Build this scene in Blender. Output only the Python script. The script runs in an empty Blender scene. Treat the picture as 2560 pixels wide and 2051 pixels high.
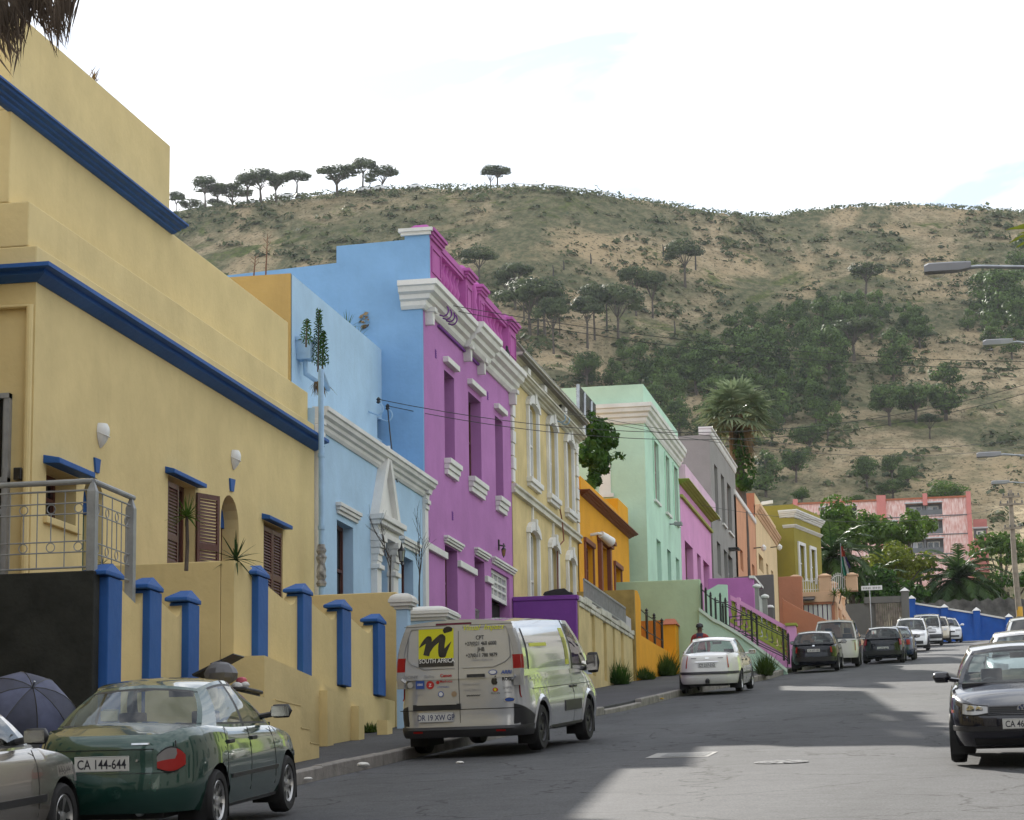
import bpy, bmesh, math, random
from mathutils import Vector, Matrix
R = math.radians
rnd = random.Random(7)
sc = bpy.context.scene
C = sc.collection
# ------------------------------------------------------------------ camera
# metres; X to the right, Y up the street, Z up, the eye at the origin (1.65 m above the road)
FPX, CX, CY = 6000.0, 1280.0, 1025.5
_s = Vector((1195.0, 1129.5, FPX)).normalized()
_rho = 0.0165
_u = Vector((-_rho, -1.0, (1129.5 + _rho * 1195.0) / FPX)).normalized()
_x = _s.cross(_u)
cam_d = bpy.data.cameras.new('camera')
cam = bpy.data.objects.new('camera', cam_d)
C.objects.link(cam)
cam_d.sensor_width = 36.0
cam_d.lens = 36.0 * FPX / 2560.0
cam_d.clip_start = 0.5
cam_d.clip_end = 6000
cam.matrix_world = Matrix(((_x[0], -_x[1], -_x[2], 0), (_s[0], -_s[1], -_s[2], 0), (_u[0], -_u[1], -_u[2], 0), (0, 0, 0, 1)))
sc.camera = cam
# ------------------------------------------------------------------ world, sun, exposure
SUN_EL, SUN_AZ = R(29.5), math.atan2(-0.515, 0.857)      # azimuth measured from +Y towards +X
world = bpy.data.worlds.new('World')
sc.world = world
world.use_nodes = True
wn, wl = world.node_tree.nodes, world.node_tree.links
wn.clear()
w_out = wn.new('ShaderNodeOutputWorld')
w_bg = wn.new('ShaderNodeBackground')
w_sky = wn.new('ShaderNodeTexSky')
w_sky.sky_type = 'NISHITA'
w_sky.sun_disc = False
w_sky.sun_elevation = SUN_EL
w_sky.sun_rotation = SUN_AZ
w_sky.dust_density = 0.3
w_sky.ozone_density = 2.0
w_tc = wn.new('ShaderNodeTexCoord')
w_map = wn.new('ShaderNodeMapping')
w_map.inputs['Scale'].default_value = (1.0, 1.0, 3.2)
w_map.inputs['Rotation'].default_value = (0.0, R(9), 0.0)
w_n = wn.new('ShaderNodeTexNoise')
w_n.inputs['Scale'].default_value = 8.0
w_n.inputs['Detail'].default_value = 7
w_n.inputs['Roughness'].default_value = 0.55
w_n.inputs['Distortion'].default_value = 0.6
w_r = wn.new('ShaderNodeValToRGB')
w_r.color_ramp.elements[0].position = 0.38
w_r.color_ramp.elements[0].color = (0.30, 0.30, 0.30, 1)
w_r.color_ramp.elements[1].position = 0.62
w_r.color_ramp.elements[1].color = (1, 1, 1, 1)
w_mix = wn.new('ShaderNodeMix')
w_mix.data_type = 'RGBA'
CLOUD = (7.6, 7.75, 7.9, 1)
w_mix.inputs[7].default_value = CLOUD
wl.new(w_tc.outputs['Generated'], w_map.inputs['Vector'])
wl.new(w_map.outputs['Vector'], w_n.inputs['Vector'])
wl.new(w_n.outputs['Fac'], w_r.inputs['Fac'])
wl.new(w_r.outputs['Color'], w_mix.inputs[0])
w_dim = wn.new('ShaderNodeMix')                  # the blue seen through the gaps, dimmer than the bright cloud
w_dim.data_type = 'RGBA'
w_dim.blend_type = 'MULTIPLY'
w_dim.inputs[0].default_value = 1
w_dim.inputs[7].default_value = (.62, .62, .62, 1)
wl.new(w_sky.outputs['Color'], w_dim.inputs[6])
wl.new(w_dim.outputs[2], w_mix.inputs[6])
wl.new(w_mix.outputs[2], w_bg.inputs['Color'])
w_bg.inputs['Strength'].default_value = 0.10
wl.new(w_bg.outputs['Background'], w_out.inputs['Surface'])
sun_d = bpy.data.lights.new('sun', 'SUN')
sun_d.energy = 3.9
sun_d.angle = R(0.6)
sun_d.color = (1.0, 0.95, 0.86)
sun = bpy.data.objects.new('sun', sun_d)
C.objects.link(sun)
_sd = Vector((math.cos(SUN_EL) * math.sin(SUN_AZ), math.cos(SUN_EL) * math.cos(SUN_AZ), math.sin(SUN_EL)))
sun.rotation_euler = _sd.to_track_quat('Z', 'Y').to_euler()
sun.location = (-60, 40, 90)
sc.view_settings.view_transform = 'Standard'
sc.view_settings.look = 'None'
sc.view_settings.exposure = 1.15
sc.view_settings.gamma = 1.0
HAZE = 0.00005                                 # density of the air, per metre
sc.view_settings.use_curve_mapping = False
try:
 sc.cycles.use_denoising = True
 sc.cycles.max_bounces = 8
 sc.cycles.transparent_max_bounces = 24
 sc.cycles.sample_clamp_indirect = 6.0
except Exception:
 pass

# ------------------------------------------------------------------ picture measurements -> metres
def ray(px, py):
 c = Vector(((px - CX) / FPX, (py - CY) / FPX, 1.0))
 d = Vector((_x.dot(c), _s.dot(c), _u.dot(c)))
 return d / d.y
def atX(px, py, X):
 d = ray(px, py)
 return d * (X / d.x)
def atY(px, py, Y):
 return ray(px, py) * Y
def gz(Y):                                    # the road climbs away from the eye
 if Y > 165: return gz(165) + (Y - 165) * 0.12
 return -1.65 + 0.0952 * Y + 0.00003 * Y * Y
def atG(px, py, dz=0.0):
 d = ray(px, py)
 a, b, c0 = 0.00003, 0.0952 - d.z, -1.65 + dz
 t = (-b + math.sqrt(max(0.0, b * b - 4 * a * c0))) / (2 * a)
 return d * t

# ------------------------------------------------------------------ materials
MATS = {}
def _nt(name):
 m = bpy.data.materials.new(name)
 m.use_nodes = True
 return m, m.node_tree.nodes, m.node_tree.links, m.node_tree.nodes['Principled BSDF']
def pbr(name, col, rough=0.6, metal=0.0, var=0.12, vscale=1.5, bump=0.0, bscale=30.0, col2=None, spec=0.5, coat=0.0, stain=0.0, trans=None):
 """principled material: base colour wandering between two tones, fine relief"""
 if name in MATS: return MATS[name]
 m, n, l, b = _nt(name)
 b.inputs['Roughness'].default_value = rough
 b.inputs['Metallic'].default_value = metal
 b.inputs['Specular IOR Level'].default_value = spec
 b.inputs['Coat Weight'].default_value = coat
 b.inputs['Coat Roughness'].default_value = 0.03
 tc = n.new('ShaderNodeTexCoord')
 geo = n.new('ShaderNodeNewGeometry')
 ns = n.new('ShaderNodeTexNoise')
 ns.inputs['Scale'].default_value = vscale
 ns.inputs['Detail'].default_value = 6
 ns.inputs['Roughness'].default_value = 0.62
 l.new(geo.outputs['Position'], ns.inputs['Vector'])
 mr = n.new('ShaderNodeMapRange')
 mr.inputs[1].default_value = 0.33
 mr.inputs[2].default_value = 0.67
 l.new(ns.outputs['Fac'], mr.inputs[0])
 mx = n.new('ShaderNodeMix')
 mx.data_type = 'RGBA'
 c2 = col2 if col2 else tuple(c * (1 - var) for c in col)
 c1 = col if col2 else tuple(min(1, c * (1 + var * 0.6)) for c in col)
 mx.inputs[6].default_value = (*c2, 1)
 mx.inputs[7].default_value = (*c1, 1)
 l.new(mr.outputs[0], mx.inputs[0])
 last = mx.outputs[2]
 if stain > 0:                             # rain streaks running down the wall
  mp = n.new('ShaderNodeMapping')
  mp.inputs['Scale'].default_value = (2.6, 2.6, 0.22)
  l.new(geo.outputs['Position'], mp.inputs['Vector'])
  s2 = n.new('ShaderNodeTexNoise')
  s2.inputs['Scale'].default_value = 1.4
  s2.inputs['Detail'].default_value = 8
  s2.inputs['Roughness'].default_value = 0.7
  l.new(mp.outputs[0], s2.inputs['Vector'])
  r2 = n.new('ShaderNodeMapRange')
  r2.inputs[1].default_value = 0.55
  r2.inputs[2].default_value = 0.78
  r2.inputs[3].default_value = 0.0
  r2.inputs[4].default_value = stain
  l.new(s2.outputs['Fac'], r2.inputs[0])
  m2 = n.new('ShaderNodeMix')
  m2.data_type = 'RGBA'
  m2.inputs[7].default_value = (col[0] * 0.45 + .03, col[1] * 0.42 + .025, col[2] * 0.38 + .02, 1)
  l.new(r2.outputs[0], m2.inputs[0])
  l.new(last, m2.inputs[6])
  last = m2.outputs[2]
 l.new(last, b.inputs['Base Color'])
 if bump > 0:
  nb = n.new('ShaderNodeTexNoise')
  nb.inputs['Scale'].default_value = bscale
  nb.inputs['Detail'].default_value = 5
  l.new(geo.outputs['Position'], nb.inputs['Vector'])
  bp = n.new('ShaderNodeBump')
  bp.inputs['Strength'].default_value = bump
  bp.inputs['Distance'].default_value = 0.02
  l.new(nb.outputs['Fac'], bp.inputs['Height'])
  l.new(bp.outputs[0], b.inputs['Normal'])
 MATS[name] = m
 return m
def plaster(name, col, **k):
 a = dict(rough=0.85, var=0.10, vscale=0.9, bump=0.35, bscale=9.0, stain=0.16, spec=0.25)
 a.update(k)
 return pbr(name, col, **a)
def glass(name, tint=(0.75, 0.8, 0.8), refl=1.0, rough=0.015):
 if name in MATS: return MATS[name]
 m, n, l, b = _nt(name)
 n.remove(b)
 out = n['Material Output']
 tr = n.new('ShaderNodeBsdfTransparent')
 tr.inputs[0].default_value = (*tint, 1)
 gl = n.new('ShaderNodeBsdfGlossy')
 gl.inputs['Roughness'].default_value = rough
 lw = n.new('ShaderNodeLayerWeight')
 lw.inputs[0].default_value = 0.5
 pw = n.new('ShaderNodeMath')
 pw.operation = 'POWER'
 pw.inputs[1].default_value = 4.0
 l.new(lw.outputs['Facing'], pw.inputs[0])
 fr = n.new('ShaderNodeMath')
 fr.operation = 'MULTIPLY_ADD'
 fr.inputs[1].default_value = 0.9 * refl
 fr.inputs[2].default_value = 0.06 * refl
 l.new(pw.outputs[0], fr.inputs[0])
 mx = n.new('ShaderNodeMixShader')
 l.new(fr.outputs[0], mx.inputs[0])
 l.new(tr.outputs[0], mx.inputs[1])
 l.new(gl.outputs[0], mx.inputs[2])
 l.new(mx.outputs[0], out.inputs['Surface'])
 MATS[name] = m
 return m
def leafmat(name, c1, c2, vscale=0.6, trans=0.25, rough=0.6):
 if name in MATS: return MATS[name]
 m, n, l, b = _nt(name)
 geo = n.new('ShaderNodeNewGeometry')
 ns = n.new('ShaderNodeTexNoise')
 ns.inputs['Scale'].default_value = vscale
 ns.inputs['Detail'].default_value = 3
 l.new(geo.outputs['Position'], ns.inputs['Vector'])
 wnz = n.new('ShaderNodeMath')
 wnz.operation = 'MULTIPLY_ADD'
 wnz.inputs[1].default_value = 0.4
 l.new(geo.outputs['Random Per Island'], wnz.inputs[0])
 sub = n.new('ShaderNodeMath')
 sub.operation = 'MULTIPLY_ADD'
 sub.inputs[1].default_value = 1.7
 sub.inputs[2].default_value = -0.62
 l.new(ns.outputs['Fac'], sub.inputs[0])
 l.new(sub.outputs[0], wnz.inputs[2])
 mx = n.new('ShaderNodeMix')
 mx.data_type = 'RGBA'
 mx.inputs[6].default_value = (*c1, 1)
 mx.inputs[7].default_value = (*c2, 1)
 wnz.use_clamp = True
 l.new(wnz.outputs[0], mx.inputs[0])
 l.new(mx.outputs[2], b.inputs['Base Color'])
 b.inputs['Roughness'].default_value = rough
 b.inputs['Specular IOR Level'].default_value = 0.12
 td = n.new('ShaderNodeBsdfTranslucent')
 l.new(mx.outputs[2], td.inputs[0])
 ms = n.new('ShaderNodeMixShader')
 ms.inputs[0].default_value = trans
 l.new(b.outputs[0], ms.inputs[1])
 l.new(td.outputs[0], ms.inputs[2])
 l.new(ms.outputs[0], n['Material Output'].inputs['Surface'])
 MATS[name] = m
 return m

# ------------------------------------------------------------------ objects
def tag(o, label=None, cat=None, group=None, kind=None):
 if label: o['label'] = label
 if cat: o['category'] = cat
 if group: o['group'] = group
 if kind: o['kind'] = kind
 return o
def thing(name, label, cat, loc=(0, 0, 0), rz=0.0, group=None):
 o = bpy.data.objects.new(name, None)
 o.empty_display_size = 0.3
 C.objects.link(o)
 o.location = loc
 o.rotation_euler = (0, 0, rz)
 return tag(o, label, cat, group)
def kids(o):
 return [c for c in bpy.data.objects if c.parent == o]
def dup(root, loc=None, rz=None, label=None, scale=None, kidmap=None):
 r = root.copy()
 C.objects.link(r)
 if loc is not None: r.location = loc
 if rz is not None: r.rotation_euler = (0, 0, rz)
 if scale is not None: r.scale = scale if hasattr(scale, '__len__') else (scale,) * 3
 if label: r['label'] = label
 for ch in (kidmap if kidmap is not None else kids(root)):
  c = ch.copy()
  C.objects.link(c)
  c.parent = r
 return r
class MB:
 """collects shapes; build() links them as ONE mesh object"""
 def __init__(s): s.v, s.f, s.smooth = [], [], []
 def add(s, vs, fs, smooth=False):
  o = len(s.v)
  s.v.extend([tuple(v) for v in vs])
  s.f.extend([tuple(i + o for i in f) for f in fs])
  s.smooth.extend([smooth] * len(fs))
  return s
 def quad(s, a, b, c, d): return s.add([a, b, c, d], [(0, 1, 2, 3)])
 def box(s, x0, x1, y0, y1, z0, z1):
  v = [(x0, y0, z0), (x1, y0, z0), (x1, y1, z0), (x0, y1, z0), (x0, y0, z1), (x1, y0, z1), (x1, y1, z1), (x0, y1, z1)]
  return s.add(v, [(0, 3, 2, 1), (4, 5, 6, 7), (0, 1, 5, 4), (1, 2, 6, 5), (2, 3, 7, 6), (3, 0, 4, 7)])
 def prismX(s, poly, x0, x1):
  """polygon of (y,z) extruded along X"""
  n = len(poly)
  v = [(x1, y, z) for y, z in poly] + [(x0, y, z) for y, z in poly]
  f = [tuple(range(n)), tuple(range(2 * n - 1, n - 1, -1))]
  f += [(i, i + n, (i + 1) % n + n, (i + 1) % n) for i in range(n)]
  return s.add(v, f)
 def prismY(s, poly, y0, y1):
  n = len(poly)
  v = [(x, y0, z) for x, z in poly] + [(x, y1, z) for x, z in poly]
  f = [tuple(range(n)), tuple(range(2 * n - 1, n - 1, -1))]
  f += [(i, i + n, (i + 1) % n + n, (i + 1) % n) for i in range(n)]
  return s.add(v, f)
 def prismZ(s, poly, z0, z1):
  n = len(poly)
  v = [(x, y, z1) for x, y in poly] + [(x, y, z0) for x, y in poly]
  f = [tuple(range(n)), tuple(range(2 * n - 1, n - 1, -1))]
  f += [(i, i + n, (i + 1) % n + n, (i + 1) % n) for i in range(n)]
  return s.add(v, f)
 def tube(s, pts, r, seg=8, cap=True):
  pts = [Vector(p) for p in pts]
  n = len(pts)
  rs = r if hasattr(r, '__len__') else [r] * n
  vs, fs = [], []
  prev = None
  for i, p in enumerate(pts):
   d = (pts[min(i + 1, n - 1)] - pts[max(i - 1, 0)])
   d = d.normalized() if d.length > 1e-9 else Vector((0, 0, 1))
   a = prev if prev is not None else (Vector((0, 0, 1)) if abs(d.z) < 0.9 else Vector((1, 0, 0)))
   a = a - d * a.dot(d)
   if a.length < 1e-6: a = Vector((1, 0, 0)) - d * d.x
   a.normalize()
   prev = a
   b = d.cross(a)
   for k in range(seg):
    t = 2 * math.pi * k / seg
    vs.append(p + (a * math.cos(t) + b * math.sin(t)) * rs[i])
  for i in range(n - 1):
   for k in range(seg):
    fs.append((i * seg + k, i * seg + (k + 1) % seg, (i + 1) * seg + (k + 1) % seg, (i + 1) * seg + k))
  if cap:
   fs.append(tuple(range(seg - 1, -1, -1)))
   fs.append(tuple((n - 1) * seg + k for k in range(seg)))
  return s.add(vs, fs, True)
 def lathe(s, prof, c=(0, 0, 0), axis='Z', seg=16, cap=True):
  """profile of (r, h) spun round an axis through c"""
  vs, fs = [], []
  for r, h in prof:
   for k in range(seg):
    t = 2 * math.pi * k / seg
    u, w = r * math.cos(t), r * math.sin(t)
    p = (u, w, h) if axis == 'Z' else ((h, u, w) if axis == 'X' else (w, h, u))
    vs.append((c[0] + p[0], c[1] + p[1], c[2] + p[2]))
  n = len(prof)
  for i in range(n - 1):
   for k in range(seg):
    fs.append((i * seg + k, i * seg + (k + 1) % seg, (i + 1) * seg + (k + 1) % seg, (i + 1) * seg + k))
  if cap:
   fs.append(tuple(range(seg - 1, -1, -1)))
   fs.append(tuple((n - 1) * seg + k for k in range(seg)))
  return s.add(vs, fs, True)
 def grid(s, P, smooth=True, flip=False):
  """P[i][j] points"""
  n, m = len(P), len(P[0])
  vs = [p for row in P for p in row]
  fs = []
  for i in range(n - 1):
   for j in range(m - 1):
    q = (i * m + j, i * m + j + 1, (i + 1) * m + j + 1, (i + 1) * m + j)
    fs.append(q[::-1] if flip else q)
  return s.add(vs, fs, smooth)
 def sweep(s, path, prof):
  """profile (outward, up) swept along a plan path (x, y, z); outward is to the right of the path"""
  n = len(path)
  rows = []
  for i, (x, y, z) in enumerate(path):
   ns = []
   if i > 0: ns.append((path[i][0] - path[i - 1][0], path[i][1] - path[i - 1][1]))
   if i < n - 1: ns.append((path[i + 1][0] - path[i][0], path[i + 1][1] - path[i][1]))
   nn = []
   for dx, dy in ns:
    L = math.hypot(dx, dy)
    nn.append((dy / L, -dx / L))
   mx, my = sum(a for a, b in nn) / len(nn), sum(b for a, b in nn) / len(nn)
   q = mx * mx + my * my
   mx, my = mx / q, my / q
   rows.append([(x + mx * o, y + my * o, z + h) for o, h in prof])
  m = len(prof)
  vs = [p for r in rows for p in r]
  fs = []
  for i in range(n - 1):
   for j in range(m):
    fs.append((i * m + j, (i + 1) * m + j, (i + 1) * m + (j + 1) % m, i * m + (j + 1) % m))
  fs.append(tuple(range(m)))
  fs.append(tuple((n - 1) * m + k for k in range(m - 1, -1, -1)))
  return s.add(vs, fs)
 def build(s, name, m=None, parent=None, auto=35, recalc=False, bevel=0.0):
  me = bpy.data.meshes.new(name)
  if parent is not None:
   off, q = Vector((0, 0, 0)), parent
   while q is not None:
    off, q = off + q.location, q.parent
   if off.length: s.v = [(v[0] - off.x, v[1] - off.y, v[2] - off.z) for v in s.v]
  me.from_pydata(s.v, [], s.f)
  me.polygons.foreach_set('use_smooth', s.smooth)
  if recalc:
   bm = bmesh.new()
   bm.from_mesh(me)
   bmesh.ops.recalc_face_normals(bm, faces=bm.faces)
   bm.to_mesh(me)
   bm.free()
  if m: me.materials.append(m)
  if any(s.smooth) and auto: me.set_sharp_from_angle(angle=R(auto))
  me.update()
  o = bpy.data.objects.new(name, me)
  C.objects.link(o)
  if parent is not None: o.parent = parent
  if bevel:
   b = o.modifiers.new('bevel', 'BEVEL')
   b.width = bevel
   b.segments = 2
   b.limit_method = 'ANGLE'
  return o
def place(o, loc):
 """move a top-level mesh's origin to loc, keeping its shape where it is"""
 o.data.transform(Matrix.Translation(-Vector(loc)))
 o.location = loc
 return o
FONT_CACHE = {}
def lettering(txt, size, m, parent, mat4, name='lettering', ax='LEFT', sx=1.0, shear=0.0, off=0.0, bold=0.0):
 """flat letters; mat4 maps (x right, y up, z out) to the parent's space"""
 cu = bpy.data.curves.new('txt', 'FONT')
 cu.body = txt
 cu.size = size
 cu.align_x = ax
 cu.shear = shear
 cu.offset = bold
 cu.extrude = 0.0
 cu.resolution_u = 3
 t = bpy.data.objects.new('txt', cu)
 C.objects.link(t)
 dg = bpy.context.evaluated_depsgraph_get()
 me = bpy.data.meshes.new_from_object(t.evaluated_get(dg))
 bpy.data.objects.remove(t)
 bpy.data.curves.remove(cu)
 me.transform(Matrix.Diagonal((sx, 1, 1, 1)))
 me.transform(mat4)
 me.materials.clear()
 me.materials.append(m)
 me.name = name
 o = bpy.data.objects.new(name, me)
 C.objects.link(o)
 o.parent = parent
 return o
# ------------------------------------------------------------------ ground, road, pavements, hill
def lerp_tab(tab, x):
 if x <= tab[0][0]: return tab[0][1]
 for (a, va), (b, vb) in zip(tab, tab[1:]):
  if x <= b:
   t = (x - a) / (b - a)
   return va + (vb - va) * t
 return tab[-1][1]
KERB = [(-30, -8.4), (30, -8.32), (46, -8.1), (50, -8.0), (53, -7.75), (62, -7.75), (70, -7.3), (79, -6.75), (86, -6.75), (95, -6.0), (103, -5.2), (122, -4.6), (150, -4.5)]
def xk(Y): return lerp_tab(KERB, Y)
RK = [(-30, 1.55), (60, 1.55), (100, 2.1), (150, 4.5)]
def xr(Y): return lerp_tab(RK, Y)

def asphalt(name, base, crack=0.72):
 m, n, l, b = _nt(name)
 b.inputs['Roughness'].default_value = 0.88
 b.inputs['Specular IOR Level'].default_value = 0.3
 geo = n.new('ShaderNodeNewGeometry')
 def noise(scale, det=5, rough=0.6, sx=1, sy=1):
  mp = n.new('ShaderNodeMapping')
  mp.inputs['Scale'].default_value = (sx, sy, 1)
  l.new(geo.outputs['Position'], mp.inputs['Vector'])
  t = n.new('ShaderNodeTexNoise')
  t.inputs['Scale'].default_value = scale
  t.inputs['Detail'].default_value = det
  t.inputs['Roughness'].default_value = rough
  l.new(mp.outputs[0], t.inputs['Vector'])
  return t.outputs['Fac']
 def rng(src, a, b2, c, d):
  r = n.new('ShaderNodeMapRange')
  for i, v in enumerate((a, b2, c, d)): r.inputs[i + 1].default_value = v
  l.new(src, r.inputs[0])
  return r.outputs[0]
 def mul(a, b2):
  t = n.new('ShaderNodeMath')
  t.operation = 'MULTIPLY'
  l.new(a, t.inputs[0])
  l.new(b2, t.inputs[1])
  return t.outputs[0]
 worn = rng(noise(0.35, 5, 0.6, 1.0, 0.35), 0.3, 0.7, 0.70, 1.28)      # worn wheel tracks and patches
 grit = rng(noise(38, 3, 0.7), 0.3, 0.7, 0.55, 1.45)
 mott = rng(noise(3.0, 6, 0.7), 0.3, 0.7, 0.85, 1.15)
 fac = mul(mul(worn, grit), mott)
 vo = n.new('ShaderNodeTexVoronoi')
 vo.feature = 'DISTANCE_TO_EDGE'
 vo.inputs['Scale'].default_value = 0.42
 mp = n.new('ShaderNodeMapping')
 l.new(geo.outputs['Position'], mp.inputs['Vector'])
 nz = n.new('ShaderNodeTexNoise')
 nz.inputs['Scale'].default_value = 1.3
 nz.inputs['Detail'].default_value = 5
 l.new(geo.outputs['Position'], nz.inputs['Vector'])
 vm = n.new('ShaderNodeVectorMath')
 vm.operation = 'MULTIPLY_ADD'
 vm.inputs[1].default_value = (0.9, 0.9, 0.9)
 l.new(nz.outputs['Color'], vm.inputs[0])
 l.new(geo.outputs['Position'], vm.inputs[2])
 l.new(vm.outputs[0], vo.inputs['Vector'])
 cr = rng(vo.outputs['Distance'], 0.0, 0.012, 1 - crack, 1.0)
 fac = mul(fac, cr)
 mx = n.new('ShaderNodeMix')
 mx.data_type = 'RGBA'
 mx.blend_type = 'MULTIPLY'
 mx.inputs[0].default_value = 1
 mx.inputs[6].default_value = (*base, 1)
 cb = n.new('ShaderNodeCombineColor')
 for i in range(3): l.new(fac, cb.inputs[i])
 l.new(cb.outputs[0], mx.inputs[7])
 l.new(mx.outputs[2], b.inputs['Base Color'])
 bp = n.new('ShaderNodeBump')
 bp.inputs['Strength'].default_value = 0.5
 bp.inputs['Distance'].default_value = 0.012
 l.new(noise(45, 3, 0.7), bp.inputs['Height'])
 l.new(bp.outputs[0], b.inputs['Normal'])
 MATS[name] = m
 return m
M_road = asphalt('asphalt', (0.074, 0.075, 0.080))
M_pave = asphalt('pavement_asphalt', (0.060, 0.060, 0.064), 0.35)
M_conc = pbr('kerb_concrete', (0.24, 0.22, 0.2), 0.9, var=0.35, vscale=3, bump=0.5, bscale=25)
M_soil = pbr('soil', (0.16, 0.12, 0.08), 0.95, var=0.4, vscale=0.4)

ys = [-100 + 2.0 * i for i in range(132)]
mb = MB()                                                 # one sheet under street and plots
mb.grid([[(x, y, gz(y) - 0.14 + (0 if abs(x) < 25 else 0)) for x in (-400, -60, -12, 4, 60, 400)] for y in ys])
tag(mb.build('ground', M_soil), kind='structure')
mb = MB()
rows = []
for y in ys:
 if y > 152: break
 a, b = xk(y), xr(y)
 rows.append([(a + (b - a) * t, y, gz(y) - 0.10 * (2 * t - 1) ** 2 * 0.6 + rnd.uniform(-.004, .004)) for t in [i / 10 for i in range(11)]])
mb.grid(rows, flip=False)
tag(mb.build('road', M_road, auto=0), kind='structure')
def strip(name, m, fa, fb, h, y0=-40, y1=150, skirt=0.3):
 mb = MB()
 P = []
 for y in ys:
  if y < y0 or y > y1: continue
  z = gz(y) + h
  P.append([(fa(y), y, z - skirt), (fa(y) + .012, y, z - .012), (fa(y) + .03, y, z), (fb(y) - .03, y, z), (fb(y) - .012, y, z - .012), (fb(y), y, z - skirt)])
 mb.grid(P, smooth=False)
 return tag(mb.build(name, m), kind='structure')
strip('pavement', M_pave, lambda y: -13.0, lambda y: xk(y) - 0.15, 0.10)
strip('pavement', M_pave, lambda y: xr(y) + 0.15, lambda y: xr(y) + 2.2, 0.10)
# kerb stones, laid end to end; one dropped kerb before the white sedan
def kerbrow(fx, y0, y1, side):
 ln = 1.5
 n = int((y1 - y0) / ln)
 for i in range(n):
  a, b = y0 + i * ln + .006, y0 + (i + 1) * ln - .006
  h = 0.115 + rnd.uniform(-.012, .012)
  if side < 0 and 51.5 < (a + b) / 2 < 55: h = 0.045
  xa, xb = fx(a) + rnd.uniform(-.012, .012), fx(b) + rnd.uniform(-.012, .012)
  mb = MB()
  t = 0.15
  ra, rb = (xa - t, xa) if side < 0 else (xa, xa + t), (xb - t, xb) if side < 0 else (xb, xb + t)
  za, zb = gz(a), gz(b)
  e = 0.02
  v = [(ra[0], a, za - .25), (ra[1], a, za - .25), (rb[1], b, zb - .25), (rb[0], b, zb - .25),
             (ra[0] + e, a + .01, za + h), (ra[1] - e, a + .01, za + h), (rb[1] - e, b - .01, zb + h), (rb[0] + e, b - .01, zb + h)]
  v += [(ra[0], a, za + h - e), (ra[1], a, za + h - e), (rb[1], b, zb + h - e), (rb[0], b, zb + h - e)]
  mb.add(v, [(4, 5, 6, 7), (8, 9, 5, 4), (9, 10, 6, 5), (10, 11, 7, 6), (11, 8, 4, 7), (0, 1, 9, 8), (1, 2, 10, 9), (2, 3, 11, 10), (3, 0, 8, 11)])
  o = mb.build('kerb_stone', M_conc, KERBS)
KERBS = tag(bpy.data.objects.new('kerb', None), kind='structure')
C.objects.link(KERBS)
kerbrow(xk, 18, 100, -1)
kerbrow(xr, 24, 60, 1)

# ------------------------------------------------------------------ the hill
SKY = [(-400, 640), (300, 556), (430, 530), (520, 514), (600, 507), (680, 495), (760, 487), (840, 483), (950, 474), (1060, 466), (1200, 462), (1300, 463), (1400, 470), (1500, 483), (1600, 498), (1700, 515), (1780, 528), (1860, 537), (1930, 537), (2000, 526), (2080, 516), (2180, 510), (2280, 510), (2380, 516), (2560, 528), (3000, 560)]
SK = []
for px, py in SKY:
 d = ray(px, py)
 SK.append((d.x, d.z))
def hD(a): return lerp_tab([(-0.5, 640), (-0.18, 660), (-0.02, 760), (0.3, 800)], a)
HP = 1.92
from mathutils import noise as mnoise
def hill_raw(a, Y):
 D = hD(a)
 z0 = gz(165)
 zr = lerp_tab(SK, a) * D
 if Y <= D:
  s = max(0.0, (Y - 165) / (D - 165))
  return z0 + (zr - z0) * s ** HP
 return zr - (Y - D) * 0.25
def hill(a, Y):
 z = hill_raw(a, Y)
 D = hD(a)
 w = min(1.0, max(0.0, (Y - 170) / 60.0))
 v = Vector((a * Y * 0.02, Y * 0.02, 3.1))
 return z + w * (mnoise.fractal(v, 1.0, 2.1, 4) * 2.0 * (1 if Y < D - 25 else .35))
def on_hill(px, py):
 """the point of the hill seen at a place in the photograph"""
 d = ray(px, py)
 lo = 168.0
 y = lo
 while y < hD(d.x) + 5:
  if d.z * y <= hill(d.x, y): break
  y += 2.0
 y -= 1.0
 return Vector((d.x * y, y, hill(d.x, y)))
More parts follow.
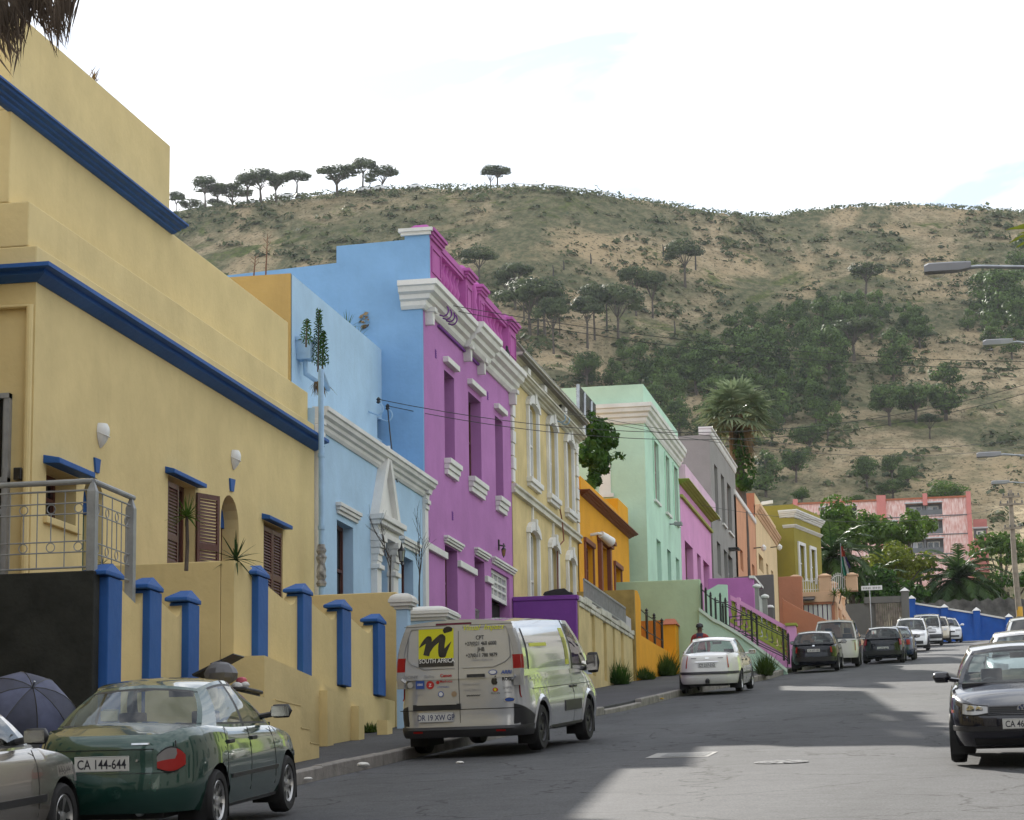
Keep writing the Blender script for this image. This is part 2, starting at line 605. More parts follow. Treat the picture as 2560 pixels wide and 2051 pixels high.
def hillmat():
 m, n, l, b = _nt('hill_grass')
 b.inputs['Roughness'].default_value = 1.0
 b.inputs['Specular IOR Level'].default_value = 0.05
 geo = n.new('ShaderNodeNewGeometry')
 def noise(scale, det=6, rough=0.62, dist=0.3, sc3=(1, 0.45, 1)):
  mp = n.new('ShaderNodeMapping')
  mp.inputs['Scale'].default_value = sc3
  l.new(geo.outputs['Position'], mp.inputs['Vector'])
  t = n.new('ShaderNodeTexNoise')
  t.inputs['Scale'].default_value = scale
  t.inputs['Detail'].default_value = det
  t.inputs['Roughness'].default_value = rough
  t.inputs['Distortion'].default_value = dist
  l.new(mp.outputs[0], t.inputs['Vector'])
  return t.outputs['Fac']
 def rng(src, a, b2):
  r = n.new('ShaderNodeMapRange')
  r.interpolation_type = 'SMOOTHSTEP'
  r.inputs[1].default_value = a
  r.inputs[2].default_value = b2
  l.new(src, r.inputs[0])
  return r.outputs[0]
 def mix(f, c1, c2):
  x = n.new('ShaderNodeMix')
  x.data_type = 'RGBA'
  l.new(f, x.inputs[0])
  for i, c in ((6, c1), (7, c2)):
   if isinstance(c, tuple): x.inputs[i].default_value = (*c, 1)
   else: l.new(c, x.inputs[i])
  return x.outputs[2]
 dry = mix(rng(noise(0.28, 8, .7), 0.35, 0.65), (0.24, 0.185, 0.110), (0.43, 0.345, 0.22))
 dry = mix(rng(noise(0.035, 5), 0.42, 0.66), dry, (0.38, 0.29, 0.17))
 sage = mix(rng(noise(0.5, 6), 0.35, 0.65), (0.085, 0.095, 0.050), (0.18, 0.165, 0.095))
 c = mix(rng(noise(0.028, 7, .66, 0.8), 0.40, 0.56), dry, sage)
 green = mix(rng(noise(0.6, 6), 0.35, 0.65), (0.055, 0.072, 0.022), (0.13, 0.15, 0.05))
 c = mix(rng(noise(0.05, 8, .72, 0.6, (1, .6, 1.3)), 0.55, 0.64), c, green)
 tuft = rng(noise(1.1, 4, .7), 0.52, 0.66)
 c = mix(tuft, c, (0.085, 0.075, 0.045))
 l.new(c, b.inputs['Base Color'])
 bp = n.new('ShaderNodeBump')
 bp.inputs['Strength'].default_value = 1.0
 bp.inputs['Distance'].default_value = 0.6
 l.new(noise(0.9, 6, .7), bp.inputs['Height'])
 l.new(bp.outputs[0], b.inputs['Normal'])
 return m
mb = MB()
HY = [165 + 5 * i for i in range(0, 140)] + [880 + 40 * i for i in range(0, 8)]
HA = [-0.75 + 0.05 * i for i in range(0, 9)] + [-0.34 + 0.0034 * i for i in range(0, 116)] + [0.06 + 0.04 * i for i in range(0, 16)]
mb.grid([[(a * y, y, hill(a, y)) for a in HA] for y in HY])
tag(mb.build('hill', hillmat(), auto=0), kind='structure')
# ------------------------------------------------------------------ houses: builders
M_white = plaster('white_trim', (0.70, 0.69, 0.66), var=0.12, stain=0.22, bscale=14)
M_blue = plaster('blue_trim', (0.026, 0.105, 0.34), var=0.15, stain=0.08, rough=0.6)
M_yel = plaster('yellow_plaster', (0.68, 0.54, 0.265), stain=0.14)
M_ltblue = plaster('light_blue_plaster', (0.40, 0.57, 0.74), stain=0.12)
M_midblue = plaster('mid_blue_plaster', (0.21, 0.385, 0.62), stain=0.12)
M_purple = plaster('purple_plaster', (0.43, 0.18, 0.43), stain=0.12)
M_violet = plaster('violet_plaster', (0.20, 0.06, 0.30), stain=0.12)
M_magenta = plaster('magenta_plaster', (0.44, 0.12, 0.36), stain=0.2)
M_cream = plaster('cream_plaster', (0.60, 0.48, 0.24), stain=0.55, var=0.18)
M_orange = plaster('orange_plaster', (0.74, 0.35, 0.022), stain=0.12)
M_brown = plaster('red_brown_paint', (0.21, 0.075, 0.045), stain=0.1, rough=0.6)
M_mint = plaster('mint_plaster', (0.50, 0.72, 0.58), stain=0.08)
M_mintg = plaster('green_mint_plaster', (0.44, 0.58, 0.38), stain=0.12)
M_pink = plaster('pink_plaster', (0.70, 0.33, 0.58), stain=0.1)
M_pinkd = plaster('deep_pink_plaster', (0.50, 0.17, 0.44), stain=0.12)
M_lime = plaster('lime_trim', (0.34, 0.38, 0.08), stain=0.08)
M_grey = plaster('grey_plaster', (0.29, 0.28, 0.265), stain=0.12)
M_greyd = plaster('dark_grey_plaster', (0.15, 0.145, 0.135), stain=0.2)
M_salmon = plaster('salmon_plaster', (0.60, 0.31, 0.18), stain=0.12)
M_terra = plaster('terracotta_plaster', (0.44, 0.19, 0.11), stain=0.12)
M_peach = plaster('peach_plaster', (0.66, 0.43, 0.27), stain=0.14)
M_butter = plaster('butter_plaster', (0.72, 0.55, 0.32), stain=0.1)
M_olive = plaster('olive_plaster', (0.28, 0.235, 0.045), stain=0.1)
M_wood = pbr('dark_window_wood', (0.10, 0.032, 0.022), 0.45, var=0.3, vscale=4, bump=0.2)
M_black = pbr('black_iron', (0.015, 0.015, 0.016), 0.4, var=0.3, vscale=6)
M_steel = pbr('galvanised_steel', (0.36, 0.38, 0.40), 0.38, metal=0.85, var=0.25, vscale=6)
M_greymetal = pbr('grey_painted_metal', (0.27, 0.28, 0.29), 0.45, var=0.2, vscale=5)
M_pane = pbr('window_glass_dark', (0.018, 0.02, 0.022), 0.06, var=0.3, vscale=1.0, spec=0.8)
M_curtain = pbr('pale_curtain_glass', (0.42, 0.43, 0.46), 0.15, var=0.15, vscale=3, spec=0.7)
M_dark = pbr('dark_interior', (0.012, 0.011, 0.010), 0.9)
M_roof = pbr('roof_sheet', (0.22, 0.21, 0.2), 0.7, var=0.2)
M_tile = pbr('weathered_tile', (0.19, 0.18, 0.14), 0.85, var=0.5, vscale=2.2, bump=0.5, bscale=14)
M_teal = pbr('teal_door_paint', (0.035, 0.12, 0.12), 0.4, var=0.15)

def front(mb, X, y0, y1, z0, z1, holes, seg=10):
 """street face at x = X with real openings: holes are (ya, yb, za, zb, depth, arch rise)"""
 ysx = sorted({y0, y1, *[h[0] for h in holes], *[h[1] for h in holes]})
 zsx = sorted({z0, z1, *[h[2] for h in holes], *[h[3] for h in holes]})
 ysx = [y for y in ysx if y0 - 1e-6 <= y <= y1 + 1e-6]
 zsx = [z for z in zsx if z0 - 1e-6 <= z <= z1 + 1e-6]
 for ya, yb in zip(ysx, ysx[1:]):
  for za, zb in zip(zsx, zsx[1:]):
   cy, cz = (ya + yb) / 2, (za + zb) / 2
   if any(h[0] < cy < h[1] and h[2] < cz < h[3] for h in holes): continue
   mb.quad((X, ya, za), (X, yb, za), (X, yb, zb), (X, ya, zb))
 for h in holes:
  ya, yb, za, zb, d = h[:5]
  r = h[5] if len(h) > 5 else 0
  xi = X - d
  zs_ = zb - r
  mb.quad((X, ya, za), (X, yb, za), (xi, yb, za), (xi, ya, za))
  mb.quad((X, ya, za), (xi, ya, za), (xi, ya, zs_), (X, ya, zs_))
  mb.quad((X, yb, zs_), (xi, yb, zs_), (xi, yb, za), (X, yb, za))
  if r <= 0:
   mb.quad((X, ya, zb), (xi, ya, zb), (xi, yb, zb), (X, yb, zb))
  else:
   pts = [(ya + (yb - ya) * (0.5 - 0.5 * math.cos(math.pi * i / seg)), zs_ + r * math.sin(math.pi * i / seg)) for i in range(seg + 1)]
   for (pa, qa), (pb, qb) in zip(pts, pts[1:]):
    mb.quad((X, pa, qa), (xi, pa, qa), (xi, pb, qb), (X, pb, qb))
    mb.quad((X, pa, qa), (X, pb, qb), (X, pb, zb), (X, pa, zb))
class House:
 def __init__(s, name, label, X, px0, px1, z0=None, cat='house', ref=1300, group=None):
  s.X = X
  s.y0, s.y1 = atX(px0, ref, X).y, atX(px1, ref, X).y
  s.zb = gz(s.y0) - 0.3 if z0 is None else z0
  s.root = thing(name, label, cat, (X - 4, (s.y0 + s.y1) / 2, gz((s.y0 + s.y1) / 2)), group=group)
 def p(s, px, py, dx=0.0):
  v = atX(px, py, s.X + dx)
  return v.y, v.z
 def op(s, pxa, pxb, pyt, pyb, d=0.2, arch=0.0, dx=0.0):
  """an opening from its top left corner, right edge and lower left corner in the photograph"""
  ya, zt = s.p(pxa, pyt, dx)
  yb = s.p(pxb, pyt + (pxb - pxa) * 0.6, dx)[0]
  return (ya, yb, s.p(pxa, pyb, dx)[1], zt, d, arch)
 def wall(s, mat, z1, holes=(), X=None, y0=None, y1=None, z0=None, back=9.0, name='wall', side=None, roof=True, sidename='side_wall'):
  X = s.X if X is None else X
  y0 = s.y0 if y0 is None else y0
  y1 = s.y1 if y1 is None else y1
  z0 = s.zb if z0 is None else z0
  mb = MB()
  front(mb, X, y0, y1, z0, z1, list(holes))
  xb = X - back
  if side is None: mb.quad((xb, y0, z0), (X, y0, z0), (X, y0, z1), (xb, y0, z1))
  mb.quad((X, y1, z0), (xb, y1, z0), (xb, y1, z1), (X, y1, z1))
  mb.quad((xb, y1, z0), (xb, y0, z0), (xb, y0, z1), (xb, y1, z1))
  mb.quad((X, y0, z1), (X, y1, z1), (xb, y1, z1), (xb, y0, z1))
  o = mb.build(name, mat, s.root)
  if side is not None:
   m2 = MB()
   m2.quad((xb, y0, z0), (X, y0, z0), (X, y0, z1), (xb, y0, z1))
   m2.build(sidename, side, s.root)
  return o
 def parapet(s, mat, z0, z1, X=None, y0=None, y1=None, t=0.28, name='parapet'):
  X = s.X if X is None else X
  mb = MB()
  mb.box(X - t, X, s.y0 if y0 is None else y0, s.y1 if y1 is None else y1, z0, z1)
  return mb.build(name, mat, s.root)
 def cornice(s, mat, z, prof, y0=None, y1=None, X=None, ret=0.0, name='cornice', ret1=0.0):
  X = s.X if X is None else X
  y0 = s.y0 if y0 is None else y0
  y1 = s.y1 if y1 is None else y1
  path = [(X, y0, z), (X, y1, z)]
  if ret: path.insert(0, (X - ret, y0, z))
  if ret1: path.append((X - ret1, y1, z))
  path = path[::1]
  mb = MB()
  mb.sweep(path, prof)
  return mb.build(name, mat, s.root, recalc=True)
 def band(s, mat, name, y0, y1, z0, z1, out, X=None, parent=None):
  X = s.X if X is None else X
  mb = MB()
  mb.box(X - 0.02, X + out, y0, y1, z0, z1)
  return mb.build(name, mat, parent or s.root, bevel=0.012)
 def window(s, h, fm=None, pane=None, bars=(1, 2), fw=0.07, X=None, name='window', pane_name='pane', sill=None, sillm=None, inset=0.0, arch=True):
  """sash frame with bars set back in an opening, each pane a mesh of its own"""
  X = s.X if X is None else X
  ya, yb, za, zb, d = h[:5]
  r = h[5] if len(h) > 5 else 0
  fm, pane = fm or M_wood, pane or M_pane
  xi = X - d
  mb = MB()
  xa, xb = xi - 0.05, xi + 0.025
  mb.box(xa, xb, ya, ya + fw, za, zb)
  mb.box(xa, xb, yb - fw, yb, za, zb)
  mb.box(xa, xb, ya + fw, yb - fw, za, za + fw * 1.2)
  mb.box(xa, xb, ya + fw, yb - fw, zb - fw, zb)
  nx, nz = bars
  cw, chh = (yb - ya - 2 * fw) / nx, (zb - za - 2.2 * fw) / nz
  for i in range(1, nx):
   y = ya + fw + cw * i
   mb.box(xa + .01, xb - .005, y - .02, y + .02, za + fw * 1.2, zb - fw)
  for i in range(1, nz):
   z = za + fw * 1.2 + chh * i
   mb.box(xa + .01, xb - .003, ya + fw, yb - fw, z - .028, z + .028)
  fr = mb.build(name, fm, s.root)
  for i in range(nx):
   for k in range(nz):
    m2 = MB()
    x = xi - 0.02
    m2.box(x - .006, x, ya + fw + cw * i, ya + fw + cw * (i + 1), za + fw * 1.2 + chh * k, za + fw * 1.2 + chh * (k + 1))
    m2.build(pane_name, pane, fr)
  if sill:
   m3 = MB()
   m3.box(xi + .03, X + sill, ya - .08, yb + .08, za - .10, za)
   m3.build('sill', sillm or M_white, fr, bevel=.01)
  # dark room behind the opening so that nothing shines through
  return fr
 def door(s, h, m, X=None, panels=True, leaf_h=None, handle=True):
  X = s.X if X is None else X
  ya, yb, za, zb, d = h[:5]
  xi = X - d
  top = za + leaf_h if leaf_h else zb
  mb = MB()
  mb.box(xi - .06, xi, ya, yb, za, top)
  if panels:
   w = yb - ya
   for k, (a, b) in enumerate(((0.08, 0.40), (0.46, 0.92))):
    for q in (0.12, 0.55):
     mb.box(xi, xi + .015, ya + w * q, ya + w * (q + .33), za + (top - za) * a, za + (top - za) * b)
  o = mb.build('door', m, s.root)
  if handle:
   m2 = MB()
   m2.lathe([(.012, 0), (.012, .05), (.028, .06), (.02, .085), (.001, .09)], (xi, ya + (yb - ya) * .88, za + 1.0), axis='X', seg=8)
   m2.build('handle', M_steel, o)
  return o
 def steps(s, *a): pass
def molding(h, o, k=3, under=0.0):
 """classical cornice profile of height h and overhang o, top to bottom (outward, up from its foot)"""
 return [(-0.05, h), (o, h), (o, h * .80), (o * .86, h * .76), (o * .80, h * .58), (o * .55, h * .50), (o * .50, h * .34), (o * .30, h * .28), (o * .26, h * .12), (o * .12, 0.0), (-0.05, 0.0)]
def tpl(o_, seq):
 return seq
XF = -12.5
ORN = [(-0.03, 0.0), (0.03, 0.0)]
def hood(H, mat, h, out=0.16, t=0.07, ext=0.12, parent=None):
 """sloping board over a window"""
 ya, yb, zb, X = h[0] - ext, h[1] + ext, h[3], H.X
 mb = MB()
 mb.add([(X - .02, ya, zb + t + .05), (X - .02, yb, zb + t + .05), (X + out, yb, zb + t), (X + out, ya, zb + t), (X - .02, ya, zb + .01), (X - .02, yb, zb + .01), (X + out, yb, zb), (X + out, ya, zb)],
           [(0, 3, 2, 1), (4, 5, 6, 7), (3, 7, 6, 2), (0, 4, 7, 3), (1, 2, 6, 5), (0, 1, 5, 4)])
 return mb.build('window_hood', mat, H.root, bevel=.012)
def lintel(H, m, pxa, pya, pxb, h=0.2, out=0.10, name='lintel'):
 """stepped board moulding above an opening, its top left corner at (pxa, pya)"""
 ya, zt = H.p(pxa, pya)
 yb = H.p(pxb, pya)[0]
 mb = MB()
 X = H.X
 mb.box(X - .02, X + out, ya, yb, zt - h * .35, zt)
 mb.box(X - .02, X + out * .75, ya + .04, yb - .04, zt - h * .68, zt - h * .35)
 mb.box(X - .02, X + out * .4, ya + .07, yb - .07, zt - h, zt - h * .68)
 return mb.build(name, m, H.root, bevel=.01)
def shutter(parent, m, ya, yb, za, zb, X, hinge=None, ang=0.0):
 """louvred leaf: frame with real slats"""
 w, fr = yb - ya, 0.06
 mb = MB()
 mb.box(0, .035, 0, fr, za, zb)
 mb.box(0, .035, w - fr, w, za, zb)
 mid = za + (zb - za) * .34
 for a, b in ((za, za + .08), (zb - .08, zb), (mid - .05, mid + .05)): mb.box(.002, .033, fr, w - fr, a, b)
 m2 = MB()
 for lo, hi in ((za + .08, mid - .05), (mid + .05, zb - .08)):
  n = max(2, int((hi - lo) / .052))
  for i in range(n):
   z = lo + (hi - lo) * (i + .5) / n
   m2.add([(.004, fr, z + .018), (.004, w - fr, z + .018), (.030, w - fr, z - .018), (.030, fr, z - .018), (.004, fr, z + .010), (.004, w - fr, z + .010), (.030, w - fr, z - .026), (.030, fr, z - .026)],
                   [(0, 1, 2, 3), (7, 6, 5, 4), (3, 2, 6, 7), (0, 4, 5, 1), (0, 3, 7, 4), (1, 5, 6, 2)])
 c, s_ = math.cos(ang), math.sin(ang)
 def tr(v): return (X + v[0] * c + v[1] * s_, (ya if hinge != 'far' else yb - w) + v[1] * c - v[0] * s_, v[2])
 mb.v = [tr(v) for v in mb.v]
 m2.v = [tr(v) for v in m2.v]
 o = mb.build('shutter', m, parent)
 q = m2.build('slats', m, o)
 tag(q, kind='stuff')
 return o

# ============================ 1  yellow house with blue cornices
H1 = House('yellow_house', 'big yellow plastered house with two dark blue cornices, nearest on the left', XF, 84, 786, ref=1000)
z_ct = H1.p(103, 645, .3)[1]
z_c = (H1.p(802, 1084, .3)[1] + z_ct) / 2            # top of the lower cornice
holes = [H1.op(116, 191, 1163, 1292, .34), H1.op(209, 260, 1180, 1445, .30, .42), H1.op(420, 488, 1187, 1415, .22), H1.op(552, 597, 1228, 1440, .30, .40), H1.op(659, 707, 1301, 1500, .2)]
fz = gz(H1.y0) + 2.0
for i in (1, 3):
 h = holes[i]
 holes[i] = (h[0], h[1], h[3] - 2.55, h[3], h[4], (h[1] - h[0]) / 2)
H1.wall(M_yel, z_c + .02, holes, back=11)
# plinth band and setbacks above the cornice
zA = H1.p(78, 604)[1]
zB = (atX(61, 507, XF - .13).z + atX(770, 973, XF - .13).z) / 2
XU = XF - .43
zU = (atX(446, 600, XU).z + atX(727, 807, XU).z) / 2
mb = MB()
mb.box(XF - 11, XF, H1.y0, H1.y1, z_c + .02, zA)
mb.box(XF - 11, XF - .13, H1.y0 + .002, H1.y1 - .002, zA, zB)
mb.box(XF - 11, XU, H1.y0 + .004, H1.y1 - .35, zB, zU)
mb.build('upper_wall', M_yel, H1.root, bevel=.02)
yq = atX(425, 450, XU).y
zq0 = zU - .03
zq1 = atX(448, 543, XU + .3).z
zq2 = (atX(425, 363, XU).z + atX(140, 117, XU).z) / 2
mb = MB()
mb.box(XU - 8, XU, H1.y0 + .006, yq, zU, zq2)
mb.build('parapet', M_yel, H1.root, bevel=.015)
H1.cornice(M_blue, zq0, molding(zq1 - zq0, .30), y0=H1.y0 - 2.0, y1=yq + .12, X=XU, name='cornice')
z_cb = (H1.p(780, 1124)[1] + H1.p(80, 700)[1]) / 2
H1.cornice(M_blue, z_cb, [(-.05, z_c - z_cb), (.30, z_c - z_cb), (.30, (z_c - z_cb) * .72), (.20, (z_c - z_cb) * .60), (.17, (z_c - z_cb) * .47), (.21, (z_c - z_cb) * .42), (.19, (z_c - z_cb) * .34), (.03, 0), (-.05, 0)], ret=4.0, name='cornice')
# side wall details
mb = MB()
mb.tube([(XF - .06, H1.y0 - .05, gz(30) + 1), (XF - .06, H1.y0 - .05, z_cb - .35), (XF - 3.0, H1.y0 - .05, z_cb - .32)], .055, 10)
mb.build('conduit', M_yel, H1.root)
yS = H1.y0 - .03
def on_side(px, py): return atY(px, py, yS)
a, b = on_side(-60, 990), on_side(24, 1195)
mb = MB()
for dx in (0, b.x - a.x - .07): mb.box(a.x + dx, a.x + dx + .07, yS - .08, yS + .03, b.z - 1.4, a.z)
for z in (a.z, b.z, b.z - 1.4): mb.box(a.x, b.x, yS - .09, yS + .03, z - .07, z)
gt = mb.build('security_gate', M_greymetal, H1.root)
for i in range(1, 6):
 m2 = MB()
 x = a.x + (b.x - a.x) * i / 6
 m2.tube([(x, yS - .05, b.z - 1.4), (x, yS - .05, a.z - .05)], .011, 6)
 m2.build('bar', M_greymetal, gt)
m2 = MB()
m2.box(a.x + .05, b.x - .05, yS + .0, yS + .028, b.z - 1.35, a.z - .07)
m2.build('panel', M_dark, gt)
a, b = on_side(40, 1172), on_side(59, 1202)
mb = MB()
mb.box(a.x, b.x, yS - .10, yS + .03, b.z, a.z)
mb.build('meter_box', M_black, H1.root, bevel=.012)
# windows, shutters, doors
w = H1.window(holes[0], M_wood, bars=(1, 2), sill=.06, sillm=M_yel)
hood(H1, M_blue, holes[0], .24, .08)
f = H1.window(holes[2], M_wood, bars=(1, 1))
hood(H1, M_blue, holes[2], .16, .07, .14)
h = holes[2]
yc = H1.p(450, 1187)[0]
shutter(f, M_wood, h[0] + .02, yc, h[2] + .03, h[3] - .09, XF - .05)
shutter(f, M_wood, h[1] - .01, h[1] + (yc - h[0]) - .05, h[2] + .03, h[3] - .09, XF + .02, ang=R(24))
f = H1.window(holes[4], M_wood, bars=(1, 1))
hood(H1, M_blue, holes[4], .16, .07, .12)
h = holes[4]
ym = (h[0] + h[1]) / 2
shutter(f, M_wood, h[0] + .02, ym, h[2] + .03, h[3] - .09, XF - .05)
shutter(f, M_wood, ym + .01, h[1] - .02, h[2] + .03, h[3] - .09, XF - .05)
for k, i in enumerate((1, 3)):
 h = holes[i]
 o = H1.door(h, M_teal if k == 0 else M_wood, leaf_h=h[3] - h[2] - .5)
 mb = MB()
 mb.box(XF - .30, XF - .26, h[0], h[1], h[3] - .5, h[3] - .01)
 mb.build('fanlight', M_blue, H1.root)
 pa, pb, pc, pd = ((233, 1144), (248, 1150), (244, 1184), (236, 1181)) if k == 0 else ((572, 1196), (585, 1200), (581, 1230), (574, 1228))
 mb = MB()
 q = [H1.p(*t) for t in (pa, pd, pc, pb)]
 mb.prismX(q, XF - .01, XF + .03)
 mb.build('keystone', M_blue, H1.root, recalc=True)
h = holes[3]
g = MB()
for z in (h[2] + .15, h[2] + 1.05): g.box(XF - .12, XF - .09, h[0] + .02, h[1] - .02, z, z + .04)
go = g.build('gate', M_steel, H1.root)
for i in range(6):
 g = MB()
 y = h[0] + .06 + (h[1] - h[0] - .12) * i / 5
 g.tube([(XF - .105, y, h[2] + .05), (XF - .105, y, h[2] + 1.12)], .012, 6)
 g.build('bar', M_steel, go)
M_lamp = pbr('white_lamp_shell', (0.72, 0.72, 0.70), 0.35, var=0.05)
for (pa, pb, lab) in (((234, 1057), (266, 1114), 'white wall lamp above the arched teal door'), ((569, 1123), (597, 1171), 'white wall lamp above the arched door beside the open shutters')):
 (ya, zt), (yb, zb) = H1.p(*pa), H1.p(pb[0], pb[1])
 yc, zc, rr = (ya + yb) / 2, (zt + zb) / 2 - .03, (zt - zb) / 2 * 1.45
 L = thing('wall_lamp', lab, 'wall lamp', (XF, yc, zc), group='white shell lamps on the yellow house')
 P = []
 for i in range(9):                                   # cupped shell: wide at the top, drawn to a point below
  u = i / 8
  z = zc + rr * (1 - 2 * u)
  wd = rr * .62 * math.sin(math.pi * (0.16 + .84 * u) ** .8) ** .7 if u < 1 else 0.01
  row = []
  for j in range(9):
   t = math.pi * j / 8
   row.append((XF + max(0, math.sin(t)) * wd * 1.25 + .005, yc - wd * 1.3 * math.cos(t), z))
  P.append(row)
 mb = MB()
 mb.grid(P)
 mb.build('shade', M_lamp, L, auto=60)
 mb = MB()
 mb.tube([(XF + math.sin(math.pi * j / 8) * rr * .80, yc - rr * .80 * math.cos(math.pi * j / 8), zc + rr * (.25 - .35 * math.sin(math.pi * j / 8))) for j in range(9)], .008, 6)
 mb.build('rim', M_white, L)

# ============================ 2  light blue house
H2 = House('light_blue_house', 'light blue house with white cornice and pointed white door pediment', XF, 786.5, 1062, ref=1100)
zc1 = (H2.p(785, 1003, .28)[1] + H2.p(1078, 1181, .28)[1]) / 2
zc0 = zc1 - .42
h2 = [H2.op(842, 883, 1299, 1500, .24), H2.op(938, 968, 1345, 1520, .34), H2.op(1003, 1033, 1387, 1540, .24)]
fl = H2.p(938, 1500)[1]
h2 = [(h[0], h[1], fl - (0.55 if i != 1 else .9), h[3], h[4]) for i, h in enumerate(h2)]
H2.wall(M_ltblue, zc1 - .02, h2, back=9, y0=H2.y0 + .002)
H2.cornice(M_white, zc0, molding(.42, .28), y0=H2.y0 + .01, y1=H2.y1 + .12)
XB = -13.5
yb0, yb1 = atX(729, 760, XB).y, H2.y1 - .01
zb1 = (atX(729, 695, XB).z + atX(1023, 925, XB).z) / 2
sw = House.op(H2, 943, 976, 1041, 1094, .16, dx=-1.0)
mb = MB()
front(mb, XB, yb0, yb1, zc1 - .3, zb1, [sw])
mb.quad((XB, yb1, zc1), (XB - 7, yb1, zc1), (XB - 7, yb1, zb1), (XB, yb1, zb1))
mb.quad((XB, yb0, zb1), (XB, yb1, zb1), (XB - .3, yb1, zb1), (XB - .3, yb0, zb1))
mb.quad((XB - .3, yb1, zc1), (XB - .3, yb0, zc1), (XB - .3, yb0, zb1), (XB - .3, yb1, zb1))
mb.build('upper_wall', M_ltblue, H2.root)
mb = MB()
mb.box(XB - 2.2, XB - .01, yb0 - .03, yb0, zc1 - 3, zb1 + .01)
M_ochre = plaster('ochre_plaster', (0.40, 0.28, 0.11), stain=0.3)
mb.build('side_wall', M_ochre, H2.root)
H2.window(sw, M_wood, bars=(2, 1), fw=.05, X=XB)
H2.window(h2[0], M_wood, bars=(1, 2))
H2.window(h2[2], M_wood, bars=(1, 2))
H2.door(h2[1], pbr('pale_grey_door', (.42, .43, .46), .5), panels=True)
lintel(H2, M_white, 839, 1255, 893, .22, .12)
lintel(H2, M_white, 1000, 1340, 1043, .22, .12)
# door surround: pilasters, entablature, steep pediment
(yL, zE) = H2.p(926, 1337)
yR = H2.p(981, 1351)[0]
(_, zTop) = H2.p(926, 1285)
(yAp, zAp) = H2.p(957, 1182)
for ya, yb in ((yL + .04, h2[1][0] - .01), (h2[1][1] + .01, yR - .04)):
 mb = MB()
 mb.box(XF - .01, XF + .14, ya, yb, fl - .9, zE - .55)
 mb.box(XF - .01, XF + .20, ya - .04, yb + .04, zE - .72, zE - .62)
 for k in range(4): mb.box(XF - .01, XF + .16 + .035 * k, ya - .015 * k, yb + .015 * k, zE - .55 + .14 * k, zE - .41 + .14 * k)
 mb.build('pilaster', M_white, H2.root, bevel=.01)
mb = MB()
mb.box(XF - .01, XF + .20, yL, yR, zE, zE + .12)
mb.box(XF - .01, XF + .16, yL + .03, yR - .03, zE + .12, zTop - .22)
mb.box(XF - .01, XF + .26, yL - .03, yR + .03, zTop - .22, zTop - .12)
mb.box(XF - .01, XF + .32, yL - .06, yR + .06, zTop - .12, zTop)
mb.build('entablature', M_white, H2.root, bevel=.012)
yM = (yL + yR) / 2
zAp = zTop + 1.62
mb = MB()
mb.prismX([(yL + .1, zTop), (yR - .1, zTop), (yM, zAp - .15)], XF - .01, XF + .08)
mb.build('pediment', M_white, H2.root, recalc=True)
for sgn in (-1, 1):
 mb = MB()
 e = (yR - yL) / 2 + .02
 mb.prismX([(yM + sgn * e, zTop), (yM + sgn * (e - .24), zTop), (yM, zAp - .32), (yM, zAp)], XF - .01, XF + .20)
 mb.build('raking_cornice', M_white, H2.root, recalc=True)
# white end pilasters
for ya, yb in ((H2.y0 + .003, H2.y0 + .30), (H2.y1 - .32, H2.y1 - .004)):
 mb = MB()
 mb.box(XF - .01, XF + .07, ya, yb, gz(ya), zc0)
 zz = H2.p(1060, 1275)[1]
 for k, o in enumerate((.10, .14, .10, .16)): mb.box(XF - .01, XF + o, ya - .001, yb + .001, zz + .12 * k, zz + .10 + .12 * k)
 mb.build('end_pilaster', M_white, H2.root, bevel=.008)
# rain hopper and downpipe
M_pipe = pbr('blue_pipe_paint', (0.30, 0.46, 0.64), 0.5, var=0.15, vscale=3)
v = atX(760, 880, XB + .12)
mb = MB()
mb.prismX([(v.y - .22, v.z + .2), (v.y + .22, v.z + .2), (v.y + .16, v.z - .18), (v.y - .16, v.z - .18)], XB + .005, XB + .30)
mb.box(XB + .003, XB + .34, v.y - .25, v.y + .25, v.z + .2, v.z + .28)
mb.build('rain_hopper', M_pipe, H2.root, recalc=True)
yp = H2.p(803, 1100, .36)[0]
mb = MB()
mb.tube([(XB + .14, v.y, v.z - .15), (XB + .14, v.y + .05, v.z - .45), (XB + .55, v.y + .3, v.z - .75), (XF + .36, yp, v.z - 1.1), (XF + .36, yp, gz(yp) + 1.9)], .055, 12)
for z in (zc0 - .7, zc0 - 2.1, zc0 - 3.6): mb.lathe([(.068, -.04), (.068, .04)], (XF + .36, yp, z), seg=12)
mb.build('downpipe', M_pipe, H2.root)
zt, zb_ = H2.p(800, 1377, .1)[1], H2.p(800, 1480, .1)[1]
mb = MB()
P = []
for i in range(14):
 z = zt + (zb_ - zt) * i / 13
 r = .085 + rnd.uniform(-.02, .03)
 P.append([(XF + .36 + r * math.cos(k * .785), yp + r * math.sin(k * .785), z) for k in range(9)])
mb.grid(P)
mb.build('broken_pipe', pbr('tarry_pipe', (.09, .085, .08), .8, var=.9, vscale=9, col2=(.45, .44, .42)), H2.root)

